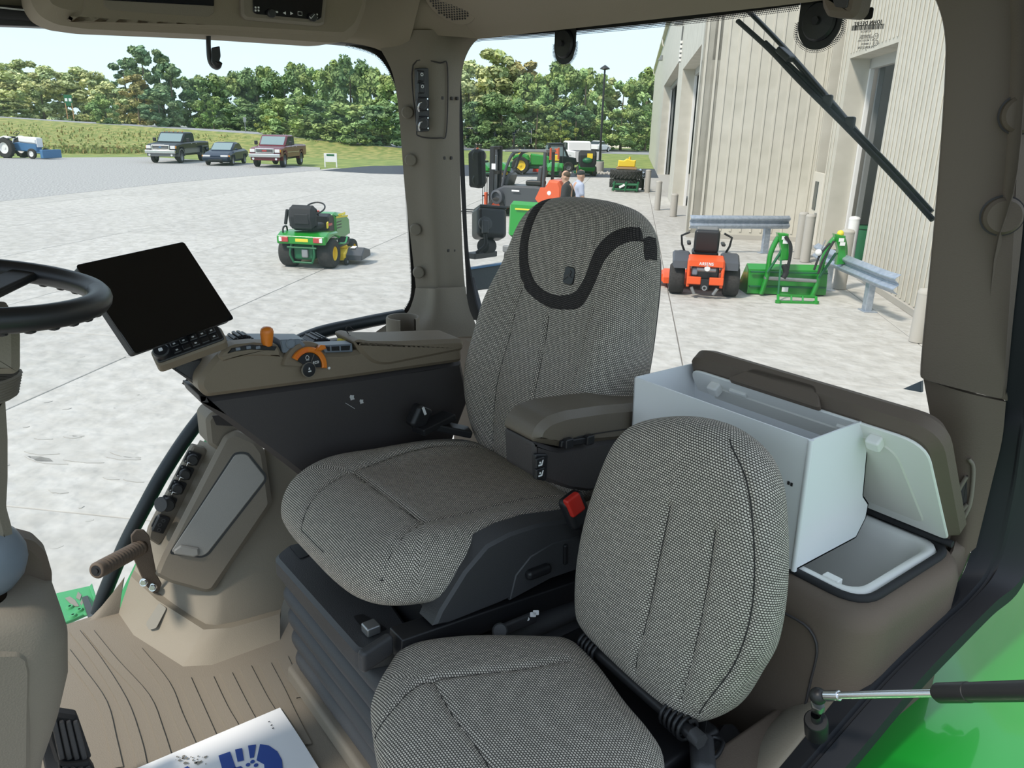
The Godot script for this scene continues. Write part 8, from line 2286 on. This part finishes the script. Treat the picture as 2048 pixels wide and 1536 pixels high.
func utility_row() -> void:
	# machines in the far row
	var mower := func(nm: String, label: String, at: Vector3, yaw: float, canopy: bool) -> void:
		var t := thing(nm, label, "mower", at, "", true, yaw)
		for s in [-1, 1]:
			wheel(t, Vector3(0, 0.30, s * 0.5), 0.30, 0.24, M.yellow_paint, 0.55); wheel(t, Vector3(1.3, 0.20, s * 0.42), 0.20, 0.16, M.yellow_paint, 0.5)
		side("hood", t, M.green_paint, [[0.55, 0.4], [0.6, 0.85], [1.3, 0.8], [1.6, 0.6], [1.6, 0.35]], -0.30, 0.30, 0.06)
		side("rear_body", t, M.green_paint, [[-0.45, 0.5], [-0.4, 0.75], [0.2, 0.78], [0.5, 0.5], [0.5, 0.3], [-0.3, 0.3]], -0.50, 0.50, 0.05)
		lbox("seat_base", t, M.black_plastic, Vector3(0.0, 0.84, 0), Vector3(0.42, 0.10, 0.44), 0.04); lbox("seat_back", t, M.yellow_paint, Vector3(-0.22, 1.05, 0), Vector3(0.12, 0.36, 0.42), 0.05)
		side("mower_deck", t, M.dark_green, [[0.3, 0.12], [0.35, 0.26], [1.0, 0.26], [1.1, 0.12]], -0.72, 0.72, 0.03)
		if canopy:
			side("grass_bagger", t, M.cloth_black, [[-0.5, 0.55], [-0.62, 1.25], [-0.45, 1.55], [-0.1, 1.5], [0.0, 1.0]], -0.55, 0.55, 0.12)
			part("bagger_emblem", MB.new().box(Vector3(-0.62, 1.22, 0.12), Vector3(0.02, 0.30, 0.34), 0.01, Basis(Vector3(0, 0, 1), -0.1)), M.yellow_paint, t)
			part("blower_cover", MB.new().ball(Vector3(-0.62, 0.95, -0.02), 0.26, 12, Vector3(0.8, 0.7, 1.2)), M.dark_green, t)
		else:
			for s in [-1, 1]: rod("roll_bar", t, M.black_plastic, [Vector3(-0.35, 0.7, s * 0.4), Vector3(-0.42, 1.3, s * 0.42), Vector3(-0.40, 1.75, s * 0.40)], 0.03)
			rod("roll_bar_top", t, M.black_plastic, [Vector3(-0.40, 1.75, -0.40), Vector3(-0.40, 1.75, 0.40)], 0.03, false)
			lbox("slow_sign", t, M.truck_orange, Vector3(-0.44, 1.45, 0.0), Vector3(0.02, 0.30, 0.26), 0.01)
	mower.call("parked_mower", "green riding mower with a yellow seat at the end of the far row", gnd(968, 352), yaw_to(Vector3(0.5, 0, 0.86)), false)
	mower.call("bagger_mower", "green mower with a black grass bagger beside the lamp post", gnd(1172, 352), yaw_to(Vector3(0.60, 0, -0.80)), true)
	mower.call("deck_mower", "green mower with a grey front cover behind the forklift", gnd(1110, 352), yaw_to(Vector3(-0.7, 0, 0.7)), false)
	# compact tractor with yellow wheels
	var t := thing("compact_tractor", "green compact tractor with big yellow rear wheels behind the forklift", "tractor", gnd(1042, 348), "", true, yaw_to(Vector3(0.75, 0, 0.66)))
	for s in [-1, 1]:
		wheel(t, Vector3(0, 0.55, s * 0.62), 0.55, 0.36, M.yellow_paint, 0.56, 14); wheel(t, Vector3(1.75, 0.36, s * 0.55), 0.36, 0.24, M.yellow_paint, 0.56)
		side("fender", t, M.green_paint, [[-0.55, 0.85], [-0.4, 1.12], [0.0, 1.25], [0.4, 1.15], [0.55, 0.85], [0.4, 0.9], [0.0, 1.12], [-0.38, 0.95]], s * 0.60 - 0.18, s * 0.60 + 0.18, 0.03)
		rod("roll_bar", t, M.black_plastic, [Vector3(-0.45, 0.8, s * 0.45), Vector3(-0.5, 1.6, s * 0.45), Vector3(-0.48, 2.25, s * 0.42)], 0.04)
	rod("roll_bar_top", t, M.black_plastic, [Vector3(-0.48, 2.25, -0.42), Vector3(-0.48, 2.25, 0.42)], 0.04, false)
	side("hood", t, M.green_paint, [[0.6, 0.55], [0.6, 1.25], [1.6, 1.15], [2.05, 0.95], [2.1, 0.55]], -0.36, 0.36, 0.07)
	lbox("seat", t, M.yellow_paint, Vector3(-0.1, 1.25, 0), Vector3(0.2, 0.5, 0.48), 0.06); lbox("chassis", t, M.dark_green, Vector3(0.6, 0.55, 0), Vector3(2.6, 0.4, 0.5), 0.06)
	lbox("slow_sign", t, M.truck_orange, Vector3(-0.55, 1.9, 0), Vector3(0.02, 0.34, 0.30), 0.01)
	# red attachment beside it
	var a := thing("tiller", "small red tiller attachment between the far machines", "attachment", gnd(1088, 347), "", true, 0.4)
	side("hood", a, M.red_plastic, [[-0.5, 0.1], [-0.4, 0.5], [0.2, 0.55], [0.5, 0.2], [0.5, 0.1]], -0.6, 0.6, 0.04); rod("mast", a, M.red_plastic, [Vector3(0, 0.5, 0.2), Vector3(0.2, 1.1, 0), Vector3(0, 0.5, -0.2)], 0.05, false); lbox("gearbox", a, M.black_plastic, Vector3(0.1, 0.62, 0), Vector3(0.3, 0.25, 0.3), 0.05)
	# black side-by-side
	var u := thing("utility_vehicle", "black enclosed side-by-side vehicle parked by the white pickup", "utility vehicle", gnd(1106, 344), "", true, yaw_to(Vector3(0.85, 0, 0.52)))
	for s in [-1, 1]:
		wheel(u, Vector3(0.9, 0.36, s * 0.62), 0.36, 0.25, M.grey_paint, 0.5); wheel(u, Vector3(-0.9, 0.36, s * 0.62), 0.36, 0.25, M.grey_paint, 0.5)
		side("side_glass", u, M.windscreen, [[-0.35, 1.05], [-0.3, 1.72], [0.45, 1.72], [0.75, 1.05]], s * 0.70 - 0.01, s * 0.70 + 0.01, 0.0)
	side("body", u, M.black_paint, [[-1.5, 0.5], [-1.5, 1.05], [-0.5, 1.05], [0.8, 1.05], [1.4, 0.95], [1.5, 0.5]], -0.72, 0.72, 0.05); side("cab", u, M.black_paint, [[-0.5, 1.0], [-0.42, 1.85], [0.5, 1.88], [0.95, 1.0]], -0.68, 0.68, 0.05)
	lbox("rear_glass", u, M.windscreen, Vector3(-0.48, 1.45, 0), Vector3(0.03, 0.5, 1.0), 0.01, Basis(Vector3(0, 0, 1), -0.08)); lbox("tail_lettering", u, M.print_white, Vector3(-1.515, 0.9, 0.1), Vector3(0.01, 0.05, 0.4), 0.001)

func yard_things() -> void:
	garden_tractor(); zero_turn(); loader(); forklift()
	var ra := gnd(1374, 500); var rb := gnd(1566, 506)
	guard_rail("galvanised guard rail in front of the ribbed side wall", gnd(1372, 506), gnd(1568, 506), [0.22, 0.79], 0.90)
	guard_rail("bent galvanised guard rail beside the open near door", gnd(1628, 566), gnd(1788, 650), [0.20, 0.72], 0.78)
	guard_rail("distant galvanised guard rail at the far corner of the workshop", gnd(1288, 384), gnd(1281, 372), [0.3, 0.9], 0.9)
	bollard(1346, 433, 388, 0.12, M.concrete_post, "stout cream bollard by the second far door")
	bollard(1318, 432, 366, 0.11, M.concrete_post, "cream bollard by the first far door") if false else bollard(1314, 420, 362, 0.11, M.concrete_post, "cream bollard by the first far door")
	bollard(1609, 524, 428, 0.11, M.concrete_post, "grey bollard beside the staff door")
	bollard(1596, 517, 424, 0.11, M.concrete_post, "grey bollard next to the loader hoses")
	bollard(1678, 578, 457, 0.12, M.concrete_post, "cream bollard in the open near doorway")
	bollard(1692, 548, 432, 0.11, M.white_paint, "white capped bollard inside the near doorway")
	bollard(1832, 684, 575, 0.10, M.concrete_post, "pale scuffed bollard at the near end of the workshop")
	bollard(1294, 384, 340, 0.13, M.concrete_post, "grey bollard at the far end of the workshop")
	# green barrel in the doorway
	var bp := gnd(1720, 535)
	var b := thing("green_barrel", "green plastic barrel standing inside the near doorway", "barrel", bp)
	part("barrel_body", MB.new().lathe(bp, Vector3.UP, [Vector2(0.34, 0), Vector2(0.37, 0.2), Vector2(0.37, 0.25), Vector2(0.36, 0.27), Vector2(0.37, 0.6), Vector2(0.36, 0.85), Vector2(0.32, 0.88), Vector2(0, 0.88)], 24), M.dark_green, b); part("barrel_rim", MB.new().lathe(bp + Vector3(0, 0.86, 0), Vector3.UP, [Vector2(0.36, 0), Vector2(0.38, 0.01), Vector2(0.38, 0.03), Vector2(0.34, 0.04)], 24), M.dark_green, b)
	# workbench inside
	var wb := thing("workbench", "dark workbench with machines inside the open door", "workbench", gnd(1730, 500))
	var wc := gnd(1725, 505) + NV * 3.0
	part("bench_top", MB.new().box(wc + Vector3(0, 0.95, 0), Vector3(2.4, 0.08, 0.9), 0.01, Basis(DV, Vector3.UP, NV)), M.grey_paint, wb); part("drawer_stack", MB.new().box(wc + Vector3(0, 0.46, 0), Vector3(1.2, 0.9, 0.8), 0.02, Basis(DV, Vector3.UP, NV)), M.dark_grey_paint, wb); part("parts_rack", MB.new().box(wc + Vector3(0, 1.45, 0.3), Vector3(1.8, 0.2, 0.3), 0.02, Basis(DV, Vector3.UP, NV)), M.blue_grey_plastic, wb)
	# vehicles on the gravel
	pickup("black_pickup", "black two-tone dual rear wheel pickup truck on the gravel", gnd(362, 326) + Vector3(0.4, 0, -1.8), Vector3(-0.60, 0, 0.80), M.black_paint, M.grey_paint, true)
	sedan("navy_sedan", "dark blue sedan parked between the two pickups", gnd(456, 330) + Vector3(0.2, 0, -0.9), Vector3(-0.56, 0, 0.83), M.navy_paint)
	pickup("maroon_pickup", "maroon crew cab pickup truck with a chrome bumper", gnd(562, 333) + Vector3(0.3, 0, -1.0), Vector3(-0.62, 0, 0.785), M.maroon_paint, M.maroon_paint, false)
	sedan("white_sedan", "white car driving along the far road behind the lamp post", gnd(1197, 304), Vector3(0.9, 0, -0.43), M.white_paint)
	pickup("white_pickup", "white pickup truck parked behind the black utility vehicle", gnd(1152, 338), Vector3(0.45, 0, -0.9), M.white_paint, M.black_plastic, false)
	# old blue tractor at the left edge
	var q := thing("blue_tractor", "old blue and white farm tractor with a front blade on the gravel", "tractor", gnd(40, 316), "", true, yaw_to(Vector3(RT.x, 0, RT.z).normalized() * 0.97 - Vector3(FW.x, 0, FW.z).normalized() * 0.24))
	for s in [-1, 1]:
		wheel(q, Vector3(-0.35, 0.66, s * 0.68), 0.66, 0.34, M.lamp_clear, 0.55, 16); wheel(q, Vector3(1.65, 0.34, s * 0.60), 0.34, 0.18, M.lamp_clear, 0.55)
		side("fender", q, M.white_paint, [[-1.0, 0.9], [-0.8, 1.3], [-0.3, 1.45], [0.1, 1.35], [0.0, 1.28], [-0.3, 1.36], [-0.72, 1.22], [-0.9, 0.88]], s * 0.62 - 0.16, s * 0.62 + 0.16, 0.02)
	side("hood", q, M.white_paint, [[0.35, 1.05], [0.35, 1.42], [1.7, 1.38], [1.82, 1.25], [1.8, 0.95]], -0.30, 0.30, 0.08); side("engine", q, M.blue_paint, [[-0.6, 0.5], [-0.5, 0.95], [0.35, 1.05], [1.75, 0.98], [1.75, 0.45]], -0.24, 0.24, 0.05)
	lbox("grille", q, M.white_paint, Vector3(1.82, 1.05, 0), Vector3(0.06, 0.6, 0.5), 0.03); lbox("seat", q, M.black_plastic, Vector3(-0.45, 1.35, 0), Vector3(0.4, 0.12, 0.45), 0.05); lbox("front_blade", q, M.blue_paint, Vector3(2.6, 0.35, 0), Vector3(0.25, 0.55, 1.6), 0.04); lbox("blade_arm", q, M.blue_paint, Vector3(2.1, 0.40, 0), Vector3(1.0, 0.10, 0.6), 0.03); lbox("rear_linkage", q, M.blue_paint, Vector3(-1.1, 0.6, 0), Vector3(0.7, 0.4, 0.7), 0.06)
	var sr := []
	for k in 16: sr.append(Vector3(0.05, 1.62, 0) + Vector3(cos(TAU * k / 16) * 0.12, cos(TAU * k / 16) * 0.12, sin(TAU * k / 16) * 0.22))
	part("steering_wheel", MB.new().tube(sr, 0.02, 6, true), M.black_plastic, q)
	# people
	person("man in a black polo shirt and khaki trousers walking across the yard", wd(1136, 343, 18.6) * Vector3(1, 0, 1), (-Vector3(RT.x, 0, RT.z).normalized() * 0.85 - Vector3(FW.x, 0, FW.z).normalized() * -0.3).normalized(), M.shirt_black, M.trousers_khaki, false, 0.8)
	person("man in a light blue shirt and dark cap walking the other way", wd(1158, 345, 19.2) * Vector3(1, 0, 1), (Vector3(RT.x, 0, RT.z).normalized() * 0.9 + Vector3(FW.x, 0, FW.z).normalized() * 0.3).normalized(), M.shirt_blue, M.trousers_dark, true, -0.9)
	utility_row()
	# hooded mower close behind the cab, its green hood raised
	var hm := thing("hooded_mower", "green riding mower with its dark green hood raised close behind the cab", "mower", gnd(1078, 528), "", true, yaw_to((-Vector3(FW.x, 0, FW.z).normalized() * 0.9 - Vector3(RT.x, 0, RT.z).normalized() * 0.4).normalized()))
	for s in [-1, 1]:
		wheel(hm, Vector3(0.55, 0.20, s * 0.42), 0.20, 0.16, M.yellow_paint, 0.5); wheel(hm, Vector3(-0.75, 0.28, s * 0.45), 0.28, 0.24, M.yellow_paint, 0.5)
		side("fender", hm, M.faded_green, [[-1.1, 0.55], [-0.95, 0.74], [-0.5, 0.76], [-0.35, 0.6], [-0.5, 0.62], [-0.9, 0.62]], s * 0.42 - 0.15, s * 0.42 + 0.15, 0.03)
	side("frame", hm, M.black_plastic, [[-0.9, 0.35], [-0.9, 0.5], [0.9, 0.5], [0.9, 0.3]], -0.28, 0.28, 0.03); lbox("engine", hm, M.black_plastic, Vector3(0.35, 0.65, 0), Vector3(0.55, 0.35, 0.45), 0.05); lbox("dash", hm, M.faded_green, Vector3(-0.15, 0.75, 0), Vector3(0.25, 0.5, 0.5), 0.05)
	side("raised_hood", hm, M.green_paint, [[0.78, 0.62], [0.70, 1.30], [0.78, 1.36], [0.90, 1.30], [0.95, 0.70]], -0.32, 0.32, 0.04); lbox("hood_stripe", hm, M.yellow_print, Vector3(0.94, 1.22, 0), Vector3(0.02, 0.03, 0.34), 0.003); lbox("front_bumper", hm, M.grey_paint, Vector3(0.98, 0.42, 0), Vector3(0.10, 0.14, 0.8), 0.03)
	lbox("seat", hm, M.black_plastic, Vector3(-0.70, 0.95, 0), Vector3(0.45, 0.5, 0.5), 0.08); side("mower_deck", hm, M.faded_green, [[-0.35, 0.10], [-0.35, 0.24], [0.3, 0.26], [0.38, 0.10]], -0.62, 0.62, 0.03)
	# stacked tractor tyres on a pallet
	var tp := gnd(1250, 382)
	var pal := thing("pallet", "worn wooden pallet under the stacked tractor tyres", "pallet", tp, "", true, 0.6)
	for k in 5: lbox("top_board", pal, M.concrete_post, Vector3(0, 0.13, -0.5 + k * 0.25), Vector3(1.3, 0.025, 0.14), 0.004)
	for k in 3: lbox("bearer", pal, M.concrete_post, Vector3(-0.55 + k * 0.55, 0.06, 0), Vector3(0.09, 0.12, 1.1), 0.004)
	for k in 2:
		var ty := thing("tractor_tyre", ["large ribbed black tractor tyre lowest of the stack", "large ribbed black tractor tyre on top of the stack"][k], "tyre", tp + Vector3(0, 0.15 + k * 0.42, 0), "tyres stacked on the pallet", true)
		var c := Vector3(0, 0.21, 0); var body := MB.new(); body.lathe(Vector3(0, 0.0, 0), Vector3.UP, [Vector2(0.36, 0.05), Vector2(0.42, 0.0), Vector2(0.62, 0.02), Vector2(0.70, 0.07), Vector2(0.72, 0.21), Vector2(0.70, 0.35), Vector2(0.62, 0.40), Vector2(0.42, 0.42), Vector2(0.36, 0.37)], 34)
		var bt := part("tyre_body", body, M.tyre, ty)
		for j in 24:
			var a0 := TAU * j / 24
			for s in [-1, 1]:
				var a1: float = a0 + (TAU / 48 if s > 0 else 0.0)
				part("tread_lug", MB.new().box(Vector3(cos(a1) * 0.735, 0.21 + s * 0.09, sin(a1) * 0.735), Vector3(0.06, 0.22, 0.05), 0.0, Basis(Vector3.UP, -a1) * Basis(Vector3.RIGHT, 0.7 * s)), M.tyre, bt)
	var gf := thing("implement", "green implement frame leaning on the tyre stack", "implement", tp - DV * 0.75, "", true, yaw_to(NV))
	rod("frame_bar", gf, M.dark_green, [Vector3(-0.6, 0.35, 0), Vector3(0.6, 0.35, 0)], 0.06, false); rod("frame_bar", gf, M.dark_green, [Vector3(-0.6, 0.12, 0), Vector3(0.6, 0.12, 0)], 0.05, false)
	for x in [-0.55, 0.0, 0.55]: rod("frame_leg", gf, M.dark_green, [Vector3(x, 0.05, 0), Vector3(x + 0.05, 0.48, 0.05)], 0.05, false)
	lbox("frame_label", gf, M.print_white, Vector3(-0.15, 0.28, 0.09), Vector3(0.28, 0.10, 0.01), 0.002, Basis(Vector3(0, 0, 1), 0.5)); lbox("frame_label", gf, M.print_white, Vector3(-0.15, 0.28, -0.09), Vector3(0.28, 0.10, 0.01), 0.002, Basis(Vector3(0, 0, 1), -0.5))
	var ya := thing("yellow_attachment", "bright yellow attachment on a timber block on the tyres", "attachment", tp + Vector3(0, 1.0, 0), "", true, yaw_to(NV))
	lbox("timber_block", ya, M.timber, Vector3(0, 0.06, 0), Vector3(0.95, 0.10, 0.5), 0.01); side("housing", ya, M.yellow_paint, [[-0.42, 0.12], [-0.40, 0.42], [-0.15, 0.40], [0.0, 0.50], [0.25, 0.42], [0.42, 0.44], [0.40, 0.12]], -0.2, 0.2, 0.04); rod("lug", ya, M.yellow_paint, [Vector3(0.12, 0.42, 0), Vector3(0.12, 0.58, 0)], 0.05, false)
	# lamp post
	var lp := gnd(1198, 346); var top := wd(1213, 137, (lp - EYE).dot(FW)).y
	var l := thing("lamp_post", "tall black lamp post on a concrete plinth at the edge of the lawn", "lamp post", lp, "", true)
	part("plinth", MB.new().cyl(Vector3.ZERO, Vector3(0, 0.75, 0), 0.30, 20, 0.03), M.concrete_post, l); part("base_plate", MB.new().box(Vector3(0, 0.79, 0), Vector3(0.38, 0.07, 0.38), 0.01), M.dark_green, l)
	part("pole", MB.new().tube([Vector3(0, 0.8, 0), Vector3(0, top - 0.2, 0)], 0.07, 10, false, [0.085, 0.06]), M.black_plastic, l); part("lamp_head", MB.new().lathe(Vector3(0, top - 0.25, 0), Vector3.UP, [Vector2(0.07, 0), Vector2(0.32, 0.05), Vector2(0.30, 0.12), Vector2(0.06, 0.28), Vector2(0, 0.30)], 16), M.black_plastic, l)
	# rubble around the plinth
	var rb2 := MB.new(); var r := RandomNumberGenerator.new(); r.seed = 3
	for k in 90: rb2.ball(lp + Vector3(r.randfn() * 0.7, 0.03, r.randfn() * 0.5) - Vector3(FW.x, 0, FW.z) * 0.8, r.randf_range(0.05, 0.12), 6)
	solo("rubble", rb2, M.concrete_post, lp, "low heap of grey gravel at the lamp post plinth", "gravel", "", "stuff")
	# signs
	var sg := thing("yard_sign", "small white sign board with a green heading on the lawn", "sign", gnd(662, 335), "", true, yaw_to(Vector3(-RT.x, 0, -RT.z)))
	lbox("board", sg, M.white_paint, Vector3(0, 0.62, 0), Vector3(0.85, 0.55, 0.03), 0.01); lbox("heading", sg, M.dark_green, Vector3(0, 0.78, 0.02), Vector3(0.5, 0.12, 0.01), 0.002); lbox("heading", sg, M.dark_green, Vector3(0, 0.78, -0.02), Vector3(0.5, 0.12, 0.01), 0.002)
	for s in [-1, 1]: lbox("leg", sg, M.white_paint, Vector3(s * 0.38, 0.40, 0), Vector3(0.08, 0.80, 0.05), 0.005)
	var hw := wd(142, 238, 92.0); var hs := thing("route_sign", "green highway route sign with two white shields beside the raised road", "sign", hw, "", true, yaw_to(Vector3(RT.x, 0, RT.z)))
	lbox("board", hs, M.dark_green, Vector3(0, 2.1, 0), Vector3(0.95, 1.25, 0.05), 0.01)
	for s in [-1, 1]: lbox("shield", hs, M.print_white, Vector3(s * 0.23, 2.15, -0.03), Vector3(0.30, 0.34, 0.02), 0.005); lbox("shield", hs, M.print_white, Vector3(s * 0.23, 2.15, 0.03), Vector3(0.30, 0.34, 0.02), 0.005); lbox("post", hs, M.timber, Vector3(s * 0.38, 0.9, 0), Vector3(0.10, 1.8, 0.10), 0.01)
	var fs := thing("white_board", "blank white board on the far side of the road", "sign", gnd(1232, 296) * Vector3(1, 0, 1), "", true, yaw_to(Vector3(RT.x, 0, RT.z)))
	lbox("board", fs, M.white_paint, Vector3(0, 1.35, 0), Vector3(1.1, 1.4, 0.06), 0.01); lbox("post", fs, M.concrete_post, Vector3(0, 0.35, 0), Vector3(0.1, 0.8, 0.1), 0.01)
	for e in [[492, 272, 80.0], [558, 280, 78.0]]:
		var o := wd(e[0], e[1], e[2]); var rm := thing("road_marker", "slim grey marker post with a small plate by the road", "marker post", o, "marker posts along the road", true, yaw_to(Vector3(RT.x, 0, RT.z)))
		rod("post", rm, M.grey_steel, [Vector3(0, -0.5, 0), Vector3(0, 1.7, 0)], 0.04, false); lbox("plate", rm, M.grey_steel, Vector3(0, 1.6, 0), Vector3(0.30, 0.45, 0.03), 0.02)
	# solar panels
	var i := 0
	for e in [[945, 296, 1.0], [985, 297, 1.0], [1020, 297, 1.0], [1049, 297, 1.2]]:
		var o := wd(e[0], e[1], 108.0); o.y = 0.0
		var sp := thing("solar_panel", "tilted dark solar panel array across the road", "solar panel", o, "solar panels across the road", true, yaw_to(Vector3(RT.x, 0, RT.z)))
		var pb := Basis(Vector3.RIGHT, -0.35); i += 1
		lbox("frame", sp, M.white_paint, Vector3(0, 1.7, 0), Vector3(1.9, 2.0, 0.05), 0.005, pb)
		for gx in 3:
			for gy in 3: lbox("cell", sp, M.navy_paint, Vector3(0, 1.7, 0) + pb * Vector3((gx - 1) * 0.62, (gy - 1) * 0.65, 0.03), Vector3(0.56, 0.60, 0.02), 0.0, pb); lbox("cell", sp, M.navy_paint, Vector3(0, 1.7, 0) + pb * Vector3((gx - 1) * 0.62, 0, -0.03), Vector3(0.56, 1.9, 0.02), 0.0, pb)
		lbox("leg", sp, M.grey_steel, Vector3(0, 0.5, 0), Vector3(0.12, 1.2, 0.12), 0.01)
